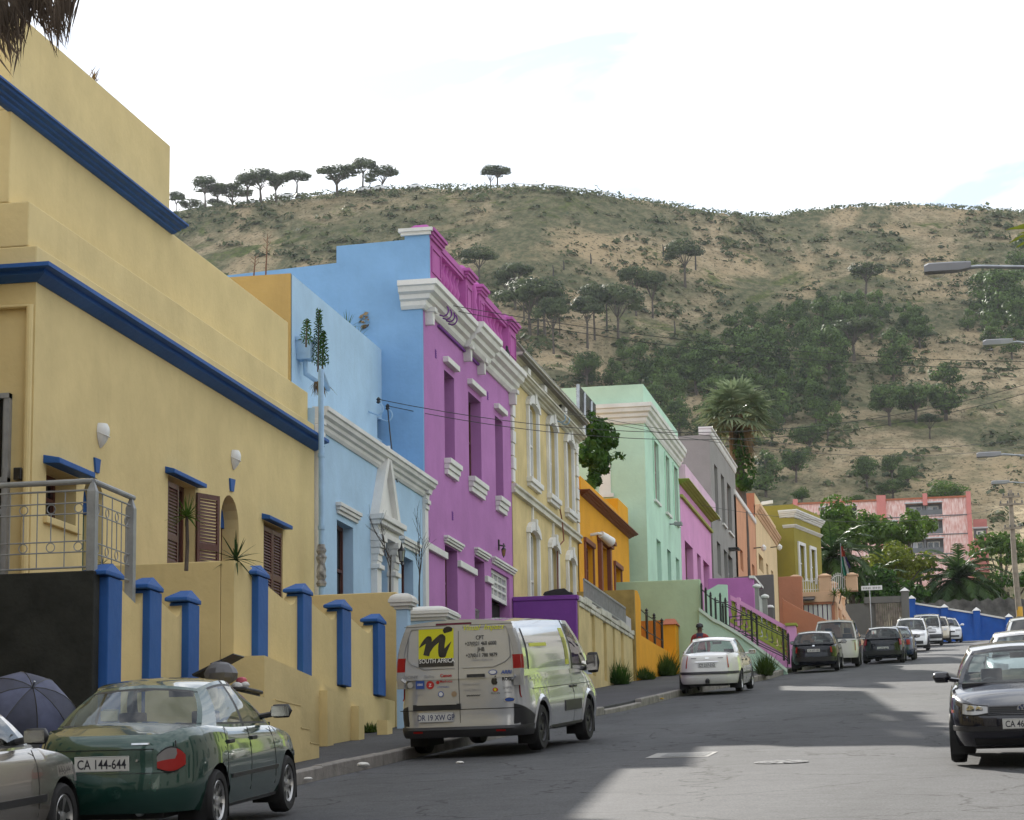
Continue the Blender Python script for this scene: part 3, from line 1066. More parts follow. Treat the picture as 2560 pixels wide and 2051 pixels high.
# ============================ 3  purple house
H3 = House('purple_house', 'tall two storey purple house with white cornice and balustrade parapet', XF, 1061.5, 1278, ref=1100)
zt3 = (H3.p(1098, 702, .45)[1] + H3.p(1300, 916, .45)[1]) / 2
zc3 = zt3 - .62
ups = [H3.op(1110, 1135, 925, 1144, .3), H3.op(1170.5, 1201.5, 980, 1191, .3), H3.op(1237, 1256, 1036, 1238, .3)]
zu0, zu1 = sum(h[2] for h in ups) / 3, sum(h[3] for h in ups) / 3
ups = [(h[0], h[1], zu0, zu1, .3) for h in ups]
g1 = H3.op(1112, 1143, 1361, 1525, .3)
g2 = H3.op(1186, 1211, 1391, 1560, .3)
g3 = H3.op(1228, 1273, 1419, 1600, .3)
gf = gz(H3.y0) + 1.5
g1 = (g1[0], g1[1], gf + .3, g1[3], .3)
g2 = (g2[0], g2[1], gf, g2[3], .3)
g3 = (g3[0], g3[1], gf - .2, g3[3], .3)
H3.wall(M_purple, zt3 - .05, ups + [g1, g2, g3], back=9)
# blue painted gable wall, stepped
D3 = H3.y0 - .012
def gs(px, py): return atY(px, py, D3)
pts = [gs(1060, 1500), gs(1060, 590), gs(1014, 603), gs(1014, 603), gs(844, 618), gs(844, 662), gs(560, 695), gs(560, 1500)]
zs3 = gs(1050, 590).z
zA3, zB3 = zs3 - .12, gs(900, 663).z
mb = MB()
xs_ = gs(1014, 603).x
xt_ = gs(844, 650).x
mb.prismY([(XF - .003, gz(50)), (XF - .003, zt3), (XF + .18, zt3), (XF + .18, zs3), (xs_, zs3), (xs_, gs(1010, 603).z), (xt_, gs(850, 618).z), (xt_, gs(850, 660).z), (XF - 9, gs(600, 690).z - .2), (XF - 9, gz(50))], D3 - .10, D3)
mb.build('gable_wall', M_midblue, H3.root, recalc=True)
# white cornice with returns, broken forward over paired brackets
H3.cornice(M_white, zc3, molding(.62, .45), y1=H3.y1 + .15, y0=H3.y0 - .11, ret=.5)
mb = MB()
for (pa, pb) in ((1063, 1068), (1158, 1165), (1192, 1199), (1270, 1275)):
 y = H3.p(pa, 900)[0]
 m2 = MB()
 m2.prismX([(y, zc3 + .1), (y + .22, zc3 + .1), (y + .22, zc3 - .05), (y + .17, zc3 - .32), (y + .05, zc3 - .32), (y, zc3 - .05)], XF - .01, XF + .2)
 m2.box(XF - .01, XF + .26, y - .03, y + .25, zc3 - .02, zc3 + .09)
 m2.build('bracket', M_white, H3.root, recalc=True, bevel=.01)
yA, yB = H3.p(1156, 845)[0] - .15, H3.p(1199, 880)[0] + .2
m2 = MB()
m2.sweep([(XF, yA, zc3 + .004), (XF + .14, yA, zc3 + .004), (XF + .14, yB, zc3 + .004), (XF, yB, zc3 + .004)][1:3], [(a + .0, b * 1.02) for a, b in molding(.62, .45)])
m2.build('cornice', M_white, H3.root, recalc=True)
# parapet: pedestals, balusters, rail
XP = XF + .18
zp0 = zt3 - .02
zrail = (atX(1103, 606, XP).z + atX(1152, 668, XP).z) / 2
def pedestal(y0, y1, z1):
 mb = MB()
 mb.box(XP - .5, XP, y0, y1, zp0, z1 - .34)
 e = .05
 mb.box(XP, XP + .03, y0 + .10, y0 + .10 + e, zp0 + .35, z1 - .5)
 mb.box(XP, XP + .03, y1 - .10 - e, y1 - .10, zp0 + .35, z1 - .5)
 mb.box(XP, XP + .03, y0 + .10 + e, y1 - .10 - e, z1 - .5 - e, z1 - .5)
 mb.box(XP, XP + .03, y0 + .10 + e, y1 - .10 - e, zp0 + .35, zp0 + .35 + e)
 for k, o in enumerate((.05, .09, .14)): mb.box(XP - .5 - o, XP + o, y0 - o, y1 + o, z1 - .34 + .075 * k, z1 - .265 + .075 * k)
 mb.add([(XP - .55, y0 - .05, z1 - .115), (XP + .05, y0 - .05, z1 - .115), (XP + .05, y1 + .05, z1 - .115), (XP - .55, y1 + .05, z1 - .115), (XP - .4, y0 + .12, z1 + .03), (XP - .1, y0 + .12, z1 + .03), (XP - .1, y1 - .12, z1 + .03), (XP - .4, y1 - .12, z1 + .03)],
           [(0, 1, 5, 4), (1, 2, 6, 5), (2, 3, 7, 6), (3, 0, 4, 7), (4, 5, 6, 7)])
 return mb.build('pedestal', M_magenta, H3.root)
yy = [(H3.y0 - .008, atX(1103, 650, XP).y), (atX(1165, 760, XP).y, atX(1181, 760, XP).y), (atX(1199, 800, XP).y, atX(1211, 800, XP).y), (atX(1272, 850, XP).y, H3.y1 - .02)]
zP = zs3 + .27
mb = MB()
mb.box(xs_ - .08, XP + .05, D3 - .17, D3 - .10, zs3 - .01, zs3 + .07)
mb.box(xs_ - .13, XP + .10, D3 - .22, D3 - .10, zs3 + .07, zs3 + .15)
mb.build('coping', M_white, H3.root)
for k, (a, b) in enumerate(yy): pedestal(a, b, zP if k != 2 else zP - .02)
mb = MB()
mb.box(XP - .55, XP - .52 + .1, yy[0][0] + .02, yy[-1][1] - .02, zp0, zrail - .55)
mb.build('parapet', M_magenta, H3.root)
for a, b, nb in ((yy[0][1], yy[1][0], 7), (yy[2][1], yy[3][0], 7)):
 mb = MB()
 mb.box(XP - .42, XP - .06, a - .01, b + .01, zp0, zp0 + .42)
 mb.box(XP - .06, XP - .02, a + .25, b - .25, zp0 + .1, zp0 + .34)
 mb.build('parapet_base', M_magenta, H3.root, bevel=.01)
 mb = MB()
 mb.box(XP - .42, XP - .02, a - .01, b + .01, zrail - .16, zrail)
 mb.box(XP - .38, XP - .05, a - .01, b + .01, zrail - .24, zrail - .16)
 mb.build('parapet_rail', M_magenta, H3.root, bevel=.01)
 hh = zrail - .24 - (zp0 + .42)
 base = None
 for i in range(nb):
  y = a + (b - a) * (i + .5) / nb
  mb = MB()
  mb.lathe([(.09, 0), (.09, .05), (.06, .08), (.11, hh * .35), (.05, hh * .72), (.08, hh * .85), (.09, hh * .9), (.09, hh)], (XP - .22, y, zp0 + .42), seg=10)
  mb.build('baluster', M_magenta, H3.root)
a, b = yy[1][1], yy[2][0]
mb = MB()
mb.box(XP - .42, XP - .12, a, b, zp0, zrail - .1)
mb.lathe([(.08, 0), (.14, .25), (.09, .5), (.12, .75), (.07, .95)], (XP - .08, (a + b) / 2, zp0 + .3), seg=10)
mb.build('parapet_panel', M_magenta, H3.root)
# windows
for k, h in enumerate(ups):
 H3.window(h, M_wood, bars=(1, 2), fw=.06)
 ya, yb = h[0] - .10, h[1] + .10
 H3.band(M_white, 'lintel', ya, yb, zu1 + .17, zu1 + .31, .14)
 m2 = MB()
 for q, o in enumerate((.18, .13, .09)): m2.box(XF - .01, XF + o, ya + .02 * q, yb - .02 * q, zu0 - .13 - .13 * q, zu0 - .13 * q - .002)
 m2.build('sill', M_white, H3.root, bevel=.01)
H3.window(g1, M_wood, bars=(1, 3))
lintel(H3, M_white, 1109, 1338, 1151, .18, .12)
lintel(H3, M_white, 1185, 1368, 1218, .18, .12)
lintel(H3, M_white, 1228, 1391, 1283, .18, .12)
zst = (H3.p(1065, 1356)[1] + H3.p(1141, 1398)[1] + H3.p(1209, 1440)[1]) / 3
for a, b in ((H3.y0, g1[0] - .02), (g1[1] + .02, g2[0] - .02), (g2[1] + .02, g3[0] - .02)):
 H3.band(M_white, 'string_course', a, b, zst - .16, zst, .09)
H3.door(g2, M_wood)
mb = MB()
for i in range(7):
 y = g2[0] + .08 + (g2[1] - g2[0] - .16) * i / 6
 mb.tube([(XF - .16, y, gf), (XF - .16, y, gf + 1.5)], .014, 6)
mb.box(XF - .18, XF - .14, g2[0] + .02, g2[1] - .02, gf + 1.48, gf + 1.53)
mb.build('gate', M_steel, H3.root)
ya, yb = g3[0], g3[1]
zw = H3.p(1228, 1490)[1]
H3.window((ya, yb, zw, g3[3], .10), M_white, pane=M_curtain, bars=(4, 3), fw=.09)
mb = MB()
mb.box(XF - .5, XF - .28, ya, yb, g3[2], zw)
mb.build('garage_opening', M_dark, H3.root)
for (px, py) in ((1089, 885), (1219, 990), (1131, 1290)):
 y, z = H3.p(px, py)
 mb = MB()
 mb.box(XF - .005, XF + .006, y - .07, y + .07, z - .11, z + .11)
 for q in range(4): mb.box(XF, XF + .014, y - .065, y + .065, z - .095 + .05 * q, z - .075 + .05 * q)
 mb.build('air_vent', M_violet, H3.root)
mb = MB()
a, b = H3.p(1093, 815), H3.p(1205, 924)
mb.tube([(XF + .04, a[0], a[1]), (XF + .04, b[0], b[1])], .035, 8)
mb.build('service_pipe', M_violet, H3.root)
# low violet wall between purple and cream house, with a dark cover on top
v = atY(1445, 1488, H3.y1 - .15)
x0 = XF - .2
mb = MB()
mb.box(XF + .02, v.x - .04, H3.y1 - .25, H3.y1 - .02, gz(66) - .3, v.z - .12)
mb.box(XF + .02, v.x, H3.y1 - .28, H3.y1 + .01, v.z - .12, v.z)
o = place(mb.build('boundary_wall', M_violet, bevel=.015), (-12, H3.y1, gz(67)))
tag(o, 'low violet wall between purple house and cream house', 'wall')
# ------------------------------------------------------------------ stoeps, stairs and walls in front of the houses
XW = -10.55
def wp(px, py, X=XW):
 v = atX(px, py, X)
 return v.y, v.z
# ---- yellow house: front walls with blue pillars
def pillar(parent, y0, y1, z0, z1, X=XW, out=.10):
 """blue pillar standing proud of a wall, with a hipped cap that dips into the wall top"""
 mb = MB()
 mb.box(X - .18, X + out, y0, y1, z0, z1 - .16)
 e = .05
 c = [(X - .2, y0 - e - .10, z1 - .15), (X + out + .02, y0 - e - .10, z1 - .15), (X + out + .02, y1 + .02, z1 - .15), (X - .2, y1 + .02, z1 - .15)]
 c2 = [(x, y, z1 - .10) for x, y, z in c]
 yc = (y0 + y1) / 2
 mb.add(c + c2 + [(X - .1, yc, z1 + .03), (X + out * .6, yc, z1 + .03)],
           [(0, 3, 2, 1), (0, 1, 5, 4), (1, 2, 6, 5), (2, 3, 7, 6), (3, 0, 4, 7), (4, 5, 9, 8), (5, 6, 9), (6, 7, 8, 9), (7, 4, 8)])
 mb.build('pillar', M_blue, parent, bevel=.012)
def scallop_wall(name, label, ys, ztop, zbot, first=None):
 """wall whose coping swoops up to each pillar; ys = [(pillar y0, y1), ...]"""
 T = thing(name, label, 'wall', (XW, ys[0][0], gz(ys[0][0])))
 for (a0, a1), (b0, b1) in zip(ys, ys[1:]):
  n = 10
  top = []
  for i in range(n + 1):
   t = i / n
   # high beside the near pillar, sagging, then a short upward flick at the far pillar
   dip = -.26 * t ** .8 if t < .82 else -.26 * .82 ** .8 + .18 * ((t - .82) / .18) ** 2
   top.append((a1 + (b0 - a1) * t, ztop - .22 + dip + .06))
  mb = MB()
  mb.prismX([(a1, zbot), (b0, zbot)] + top[::-1], XW - .2, XW)
  mb.build('wall_panel', M_yel, T, recalc=True)
 for a, b in ys: pillar(T, a, b, zbot + .02, ztop)
 return T
ysA = [(wp(252, 1500)[0], wp(287, 1500)[0]), (wp(357, 1500)[0], wp(387, 1500)[0]), (wp(455, 1500)[0], wp(482, 1500)[0])]
zA1 = sum(wp(a, b)[1] for a, b in ((287, 1425), (387, 1452), (482, 1485))) / 3
T = scallop_wall('pillared_wall', 'yellow front wall with three blue pillars beside the black wall', ysA, zA1, gz(26) + .3)
mb = MB()
mb.box(XW - .22, XW - .02, ysA[0][0], ysA[-1][1] + .02, gz(25) - .4, gz(26) + .32)
mb.build('wall_base', M_yel, T)
ysB = [(wp(630, 1500)[0], wp(655, 1500)[0]), (wp(743, 1500)[0], wp(765, 1500)[0]), (wp(842, 1500)[0], wp(864, 1500)[0]), (wp(932, 1550)[0], wp(950, 1550)[0])]
zB1 = sum(wp(a, b)[1] for a, b in ((655, 1425), (765, 1468), (865, 1506), (950, 1543))) / 4
zBb = wp(765, 1695)[1]
T = scallop_wall('pillared_wall', 'yellow front wall with four blue pillars left of the silver van', ysB, zB1, zBb)
y0r = wp(586, 1401)[0]
zr1 = wp(586, 1401)[1]
mb = MB()
mb.box(XW - .2, XW - .004, y0r, ysB[0][0], zBb, zr1)
mb.box(XW - .22, XW + .02, y0r + .02, ysB[-1][1] + 1.0, gz(31) - .3, zBb)
mb.build('wall_base', M_yel, T)
# sloping plinth of the stair and the little stepped wall in front of it
mb = MB()
XS = -9.03
yq0, yq1 = wp(660, 1700, XS + .6)[0], wp(930, 1760, XS - .6)[0]
mb.prismX([(y0r - .3, gz(31) - .3), (yq1 + .4, gz(yq1) - .2), (yq1 + .4, zBb - .62), (y0r + 5.2, zBb - .42), (y0r + 2.4, zBb - .12), (y0r + .2, zBb - .02), (y0r - .3, zBb)], XW + .0, XW + .55)
for k in range(3):
 y = y0r + 2.6 + 1.9 * k
 mb.box(XW + .5, XW + .68, y, y + .35, gz(y) - .2, zBb - .30 - .12 * k)
mb.build('plinth', M_yel, T, recalc=True)
yS1 = wp(798, 1800, XS)[0]
ST = thing('stair_wall', 'stepped yellow stair wall on the pavement beside the green car', 'stairs', (XS, yS1, gz(yS1)))
mb = MB()
prof = [(yS1, gz(yS1) - .3)]
tops = [wp(798, 1862, XS)[1], wp(775, 1825, XS)[1], wp(752, 1765, XS)[1], wp(640, 1748, XS)[1]]
ye = [yS1, wp(775, 1830, XS)[0], wp(752, 1790, XS)[0], wp(690, 1760, XS)[0]]
poly = [(ye[0], gz(yS1) - .3), (ye[0], tops[0])]
poly += [(ye[1], tops[0]), (ye[1], tops[1]), (ye[2], tops[1]), (ye[2], tops[2]), (ye[3] - 2.5, tops[2]), (ye[3] - 2.5, gz(27) - .3)]
mb.prismX(poly[::-1], XS - .9, XS)
mb.build('side_wall', M_yel, ST, recalc=True)
for k in range(3):
 mb = MB()
 mb.box(XS - .88, XS + .01, ye[k + 1] + .0 if k < 2 else ye[2] - 1.2, ye[k], tops[k] - .002, tops[k] + .012)
 mb.build('tread', M_yel, ST)
# return walls of the stoep, facing down the street
def return_wall(label, m, y, xa, xb, z1, z0, t=.22, cap=None):
 mb = MB()
 mb.box(xa, xb, y, y + t, z0, z1)
 o = place(mb.build('stoep_wall', m, bevel=.015), (xb, y, z0))
 return tag(o, label, 'wall')
return_wall('yellow stoep side wall with potted spiky plants above it', M_yel, y0r - .003, XF + .01, XW - .21, zr1, gz(31) - .3)
yR2 = wp(990, 1480)[0]
return_wall('yellow side wall just left of the silver van', M_yel, yR2, XF + .01, XW, wp(990, 1480)[1], gz(yR2) - .3)
yBk = ysA[0][0] - .02
M_blk = plaster('black_render', (0.028, 0.029, 0.026), var=0.5, vscale=1.6, bump=.5, bscale=16, stain=.25)
zbk = atY(252, 1431, yBk).z
return_wall('rough black rendered wall under the grey balcony railing', M_blk, yBk - .22, XF - 6, XW - .005, zbk, gz(26) - .4)
mb = MB()
mb.box(XF - .01, XW - .2, yBk, ysA[-1][1], zbk - .6, zbk - .45)
tag(place(mb.build('stoep_floor', pbr('stoep_tile', (.25, .12, .08), .5), None), (XF, 27, zbk - .6)), 'red stoep floor behind the grey railing', 'floor')
mb = MB()
mb.box(XF - .01, XW - .2, y0r + .2, yR2 - .01, zBb + .2, zBb + .4)
tag(place(mb.build('stoep_floor', MATS['stoep_tile'], None), (XF, 33, zBb)), 'red stoep floor below the shuttered windows', 'floor')
# ---- grey railing on the black wall: a panel facing us and one along the street
RL = thing('balcony_railing', 'grey metal balcony railing with small rings on the black wall', 'railing', (XW, yBk, zbk))
zt = wp(238, 1200)[1]
yr0 = yBk - .10
yr1 = wp(342, 1300)[0]
def post(x, y, z0, z1, w=.055, p=RL):
 mb = MB()
 mb.box(x - w, x + w, y - w, y + w, z0, z1 - .12)
 mb.add([(x - w, y - w, z1 - .12), (x + w, y - w, z1 - .12), (x + w, y + w, z1 - .12), (x - w, y + w, z1 - .12), (x - .02, y - .02, z1), (x + .02, y - .02, z1), (x + .02, y + .02, z1), (x - .02, y + .02, z1)],
           [(0, 1, 5, 4), (1, 2, 6, 5), (2, 3, 7, 6), (3, 0, 4, 7), (4, 5, 6, 7)])
 return mb.build('post', M_greymetal, p)
xr_ = XW - .08
post(xr_, yr0, zbk - .02, zt)
post(xr_, yr1, zbk - .45, zt - .02)
for (A, B) in (((xr_ - 3.6, yr0), (xr_, yr0)), ((xr_, yr0), (xr_, yr1))):
 mb = MB()
 mb.tube([(A[0], A[1], zt + .01), (B[0] + (.0 if A[1] == B[1] else 0), B[1] + (0 if A[1] == B[1] else .08), zt + .01)], .036, 10)
 mb.build('handrail', M_greymetal, RL)
 def P(u, z): return (A[0] + (B[0] - A[0]) * u, A[1] + (B[1] - A[1]) * u, z)
 L = math.hypot(B[0] - A[0], B[1] - A[1])
 zl = zbk + .06 if A[1] == B[1] else zbk + .04
 hh = zt - .10 - zl
 nb = 4 if A[1] == B[1] else 2
 for z in (zl, zl + hh * .20, zl + hh * .34, zl + hh * .70, zl + hh * .84, zl + hh):
  mb = MB()
  mb.tube([P(0, z), P(1, z)], .013 if z in (zl, zl + hh) else .009, 6)
  mb.build('rail', M_greymetal, RL)
 n = int(L / .62) * 4
 for i in range(n + 1):
  u = i / n
  full = i % 4 == 0
  mb = MB()
  mb.tube([P(u, zl if full or i % 4 == 2 else zl + hh * .34), P(u, zl + hh if full or i % 4 == 2 else zl + hh * .70)], .008, 6)
  mb.build('bar', M_greymetal, RL)
 for i in range(n):
  if i % 4 in (1, 3):
   for q in (.27, .77):
    c0 = zl + hh * q
    r = .055
    mb = MB()
    du = r / L
    mb.tube([P(i / n + du * math.cos(t * math.pi / 8), c0 + r * math.sin(t * math.pi / 8)) for t in range(17)], .007, 5, cap=False)
    mb.build('ring', M_greymetal, RL)
# ---- blue house gate pillars in front (white caps)
for (px, py, r, lab) in ((1008, 1484, .11, 'slim white capped gate pillar of the light blue house'), (1068, 1518, .42, 'pale domed gate pillar cap just above the silver van')):
 Y = 42.3 if px == 1008 else 44.5
 v = atY(px, py, Y)
 G = thing('gate_pillar', lab, 'pillar', (v.x, Y, gz(Y)))
 mb = MB()
 mb.box(v.x - r, v.x + r, Y - r, Y + r, gz(Y) - .2, v.z - .30)
 mb.build('shaft', M_ltblue, G, bevel=.01)
 mb = MB()
 for k, o in enumerate((.03, .09, .12)): mb.box(v.x - r - o, v.x + r + o, Y - r - o, Y + r + o, v.z - .30 + .06 * k, v.z - .24 + .06 * k)
 e = r + .1
 n = 6
 for i in range(n):
  a0, a1 = i / n, (i + 1) / n
  f = lambda t: (e * math.cos(t * math.pi / 2) * .98 + .01, v.z - .12 + .12 * math.sin(t * math.pi / 2))
  (ra, za), (rb, zb) = f(a0), f(a1)
  mb.add([(v.x - ra, Y - ra, za), (v.x + ra, Y - ra, za), (v.x + ra, Y + ra, za), (v.x - ra, Y + ra, za), (v.x - rb, Y - rb, zb), (v.x + rb, Y - rb, zb), (v.x + rb, Y + rb, zb), (v.x - rb, Y + rb, zb)],
               [(0, 1, 5, 4), (1, 2, 6, 5), (2, 3, 7, 6), (3, 0, 4, 7)])
 mb.build('cap', M_white, G)
# ============================ 4  cream house with white window surrounds and tiled top
H4 = House('cream_house', 'stained cream two storey house with white window surrounds and tiled top edge', XF, 1278.5, 1443, ref=1200)
def avgz(H, pts, dx=0): return sum(H.p(a, b, dx)[1] for a, b in pts) / len(pts)
zr0 = avgz(H4, ((1290, 858), (1449, 1025)), .45)          # foot of the tile band
zr1_ = avgz(H4, ((1290, 829), (1462, 1007)), .3)
zm = avgz(H4, ((1297, 913), (1440, 1066)), .3)            # middle cornice
zs = avgz(H4, ((1281, 1208), (1440, 1325)), .1)           # string course
def arched(pxa, pxb, pyt, pyb, r=.14, d=.16):
 h = H4.op(pxa, pxb, pyt, pyb, d)
 return [h[0], h[1], h[2], h[3], d, r]
u = [arched(1317, 1339, 1003, 1194), arched(1367, 1385, 1052, 1231), arched(1411, 1427, 1096, 1269)]
g = [arched(1319, 1341, 1333, 1500), arched(1372, 1390, 1352, 1500), arched(1416, 1431, 1388, 1510)]
for grp in (u, g):
 a, b = sum(h[2] for h in grp) / 3, sum(h[3] for h in grp) / 3
 for h in grp: h[2], h[3] = a, b
for h in g: h[2] = gz(H4.y0) + 2.2
H4.wall(M_cream, zr0 - .02, u + g, back=9)
for grp, low in ((u, False), (g, True)):
 for h in grp:
  h2_ = (h[0], h[1], h[2], h[3], .12)
  H4.window((h[0], h[1], h[2], h[3] - .05, .12), M_white, pane=M_curtain, bars=(1, 2), fw=.05)
  ya, yb, za, zb = h[:4]
  w_ = .16
  for a_ in (ya - w_, yb):
   mb = MB()
   mb.box(XF - .01, XF + .09, a_, a_ + w_, za - (.02 if low else .0), zb - h[5])
   mb.build('window_jamb', M_white, H4.root, bevel=.012)
  mb = MB()
  n = 8
  yc, R0 = (ya + yb) / 2, (yb - ya) / 2
  inn = [(yc - R0 * math.cos(math.pi * i / n), zb - h[5] + h[5] * math.sin(math.pi * i / n)) for i in range(n + 1)]
  out = [(yc - (R0 + w_ + .06) * math.cos(math.pi * i / n), zb - h[5] + (h[5] + .26) * math.sin(math.pi * i / n)) for i in range(n + 1)]
  for i in range(n): mb.prismX([inn[i], inn[i + 1], out[i + 1], out[i]][::-1], XF - .01, XF + .13)
  mb.build('window_head', M_white, H4.root, recalc=True)
  mb = MB()
  mb.prismX([(yc - .09, zb + .02), (yc + .09, zb + .02), (yc + .13, zb + .34), (yc - .13, zb + .34)], XF - .01, XF + .17)
  if low: mb.box(XF - .01, XF + .06, yc - .05, yc + .05, zb + .34, zb + 1.0)
  else: mb.box(XF - .01, XF + .06, yc - .05, yc + .05, zb + .34, zm - .06)
  mb.build('keystone', M_white, H4.root, recalc=True)
  if not low:
   mb = MB()
   mb.box(XF - .01, XF + .17, ya - w_ - .08, yb + w_ + .08, za - .15, za)
   mb.box(XF - .01, XF + .11, ya - w_ - .02, yb + w_ + .02, za - .26, za - .15)
   mb.build('sill', M_white, H4.root, bevel=.012)
M_wcr = plaster('grimy_white_trim', (.58, .56, .48), stain=.5, var=.25)
H4.cornice(M_wcr, zs - .26, [(-.03, .26), (.14, .26), (.14, .2), (.08, .17), (.08, .1), (.11, .08), (.11, .02), (-.03, 0)], name='string_course', y1=H4.y1 + .05)
H4.cornice(M_wcr, zm - .26, molding(.26, .34), y1=H4.y1 + .08, name='cornice')
H4.cornice(M_wcr, zr0 - .16, molding(.16, .45), y1=H4.y1 + .1, name='cornice')
for k in range(8):                                        # alternating quoins at both ends
 for ya, sg in ((H4.y0 + .002, 1), (H4.y1 - .002, -1)):
  w_ = .42 if k % 2 else .30
  z = zs + .05 + (zm - .3 - zs) * k / 8
  mb = MB()
  mb.box(XF - .01, XF + .06 + (0.01 if k % 2 else 0), min(ya, ya + sg * w_), max(ya, ya + sg * w_), z, z + (zm - .3 - zs) / 8 - .03)
  mb.build('quoin', M_white, H4.root, bevel=.01)
for (px, py) in ((1297, 870), (1339, 936), (1391, 985), (1436, 1029)):
 y = H4.p(px, py)[0]
 mb = MB()
 mb.prismX([(y, zr0 - .17), (y + .3, zr0 - .17), (y + .3, zm + .5), (y + .22, zm + .12), (y + .08, zm + .12), (y, zm + .5)][::-1], XF - .01, XF + .22)
 mb.box(XF - .01, XF + .28, y - .05, y + .35, zr0 - .34, zr0 - .165)
 mb.build('bracket', M_white, H4.root, recalc=True, bevel=.01)
n = 30
hb = zr1_ - zr0
for i in range(n):                                        # sloping band of weathered tiles, lapped one over the next
 a = H4.y0 + (H4.y1 - H4.y0) * i / n
 b = H4.y0 + (H4.y1 - H4.y0) * (i + 1) / n + .03
 j = rnd.uniform(-.02, .02)
 mb = MB()
 x0, x1, xm = XF + .44, XF - .10, XF + .17
 mb.add([(x0, a, zr0 + j), (x0, b, zr0 + .03 + j), (xm + .05, b, zr0 + hb * .55 + .03), (xm + .05, a, zr0 + hb * .55), (x1, b, zr1_ + .03), (x1, a, zr1_), (x0 - .03, a, zr0 - .05), (x0 - .03, b, zr0 - .05)],
           [(0, 1, 2, 3), (3, 2, 4, 5), (6, 7, 1, 0), (6, 0, 3, 5), (1, 7, 4, 2)])
 mb.build('roof_tile', M_tile, H4.root)
mb = MB()
mb.prismY([(XF - .1, zr0 - .1), (XF + .38, zr0 - .1), (XF + .40, zr0 - .03), (XF - .12, zr1_ - .05), (XF - 5, zr1_ + .9), (XF - 9, zr0)], H4.y0 + .002, H4.y1)
mb.build('roof', M_roof, H4.root, recalc=True)
mb = MB()
a, b = H4.p(1391, 1268), H4.p(1391, 1350)
mb.tube([(XF + .10, a[0], a[1]), (XF + .12, a[0] + .35, a[1] - .45), (XF + .16, a[0] + .30, a[1] - 1.0), (XF + .05, a[0] - .25, a[1] - 1.3), (XF + .05, a[0] - .3, a[1] - 2.6)], .022, 6)
mb.build('cable', M_brown, H4.root)
# its retaining wall with sunk panels, balustrade top and grey railing
XR = -10.7
def rp(px, py): return wp(px, py, XR)
ya, yb = rp(1446, 1500)[0], rp(1590, 1600)[0]
zr = (rp(1446, 1487)[1] + rp(1590, 1582)[1]) / 2
W4 = thing('retaining_wall', 'stained cream retaining wall with tall sunk panels below the grey railing', 'wall', (XR, ya, gz(ya)))
pan = []
for (pa, pb, pt, pbm) in ((1475, 1486, 1519, 1600), (1507, 1515, 1540, 1625), (1531, 1536, 1554, 1640), (1551, 1558, 1570, 1650)):
 v0, v1 = rp(pa, pt), rp(pb, pt)
 pan.append((v0[0], v1[0], rp(pa, pbm)[1], v0[1] - .1, .07))
z1p = min(p_[3] for p_ in pan)
pan = [(p_[0], p_[1], z1p - 1.75, z1p, .08) for p_ in pan]
mb = MB()
front(mb, XR, ya, yb, gz(ya) - .3, zr - .18, pan)
for p_ in pan: mb.quad((XR - .08, p_[0], p_[2]), (XR - .08, p_[1], p_[2]), (XR - .08, p_[1], p_[3]), (XR - .08, p_[0], p_[3]))
mb.quad((XR - .9, ya, gz(ya) - .3), (XR, ya, gz(ya) - .3), (XR, ya, zr - .18), (XR - .9, ya, zr - .18))
mb.quad((XR, yb, gz(ya) - .3), (XR - .9, yb, gz(ya) - .3), (XR - .9, yb, zr - .18), (XR, yb, zr - .18))
mb.quad((XR, ya, zr - .18), (XR, yb, zr - .18), (XR - .9, yb, zr - .18), (XR - .9, ya, zr - .18))
mb.build('wall', M_cream, W4.root if hasattr(W4, 'root') else W4)
for i in range(12):
 a = ya + (yb - ya) * i / 12
 b = ya + (yb - ya) * (i + 1) / 12 - .02
 mb = MB()
 d = .05 * math.sin(i * 1.7)
 mb.box(XR - .25, XR + .07 + d * .4, a, b, zr - .18, zr - .02 + d)
 mb.box(XR - .22, XR + .04, a + .05, b - .05, zr - .30, zr - .181)
 mb.build('coping', M_wcr, W4, bevel=.02)
y4, y5 = rp(1462, 1500)[0], rp(1566, 1570)[0]
RG = thing('stoep_railing', 'grey upright bar railing on top of the cream retaining wall', 'railing', (XR, y4, zr))
zt4 = rp(1462, 1447)[1]
mb = MB()
mb.box(XR - .04, XR, y4, y5, zt4 - .05, zt4)
mb.build('handrail', M_greymetal, RG)
mb = MB()
mb.box(XR - .04, XR, y4, y5, zr + .05, zr + .09)
mb.build('rail', M_greymetal, RG)
bar0 = None
for i in range(46):
 y = y4 + (y5 - y4) * i / 45
 if bar0 is None:
  mb = MB()
  mb.box(-.012, .012, -.012, .012, zr + .0, zt4 - .04)
  bar0 = mb.build('bar', M_greymetal)
  bar0.parent = RG
  bar0.data.transform(Matrix.Translation((0, 0, -zr)))
  bar0.location = (-.02, 0, 0)
 else:
  b = bar0.copy()
  C.objects.link(b)
  b.location = (-.02, y - y4, 0)
mb = MB()
y6 = rp(1572, 1570)[0]
mb.box(XR - .06, XR - .01, y5 + .05, y6 + .6, zr - .1, zt4 - .25)
mb.build('infill_panel', pbr('pale_grey_board', (.48, .47, .49), .6), RG)
mb = MB()
mb.box(XF + .02, XR - .95, H4.y0, H4.y1 + 3, zr - .6, zr - .45)
tag(place(mb.build('stoep_floor', MATS['stoep_tile'], None), (XF, 70, zr - .5)), 'stoep floor of the cream house behind its grey railing', 'floor')
mb = MB()
yv = H3.y1 - .25
mb.prismY([(q.x, q.z) for q in (atY(a, b, yv) for a, b in ((1357, 1488), (1432, 1488), (1430, 1481), (1420, 1479), (1411, 1471), (1385, 1474), (1362, 1480)))], yv, yv + .22)
o = mb.build('cover', M_black, recalc=True)
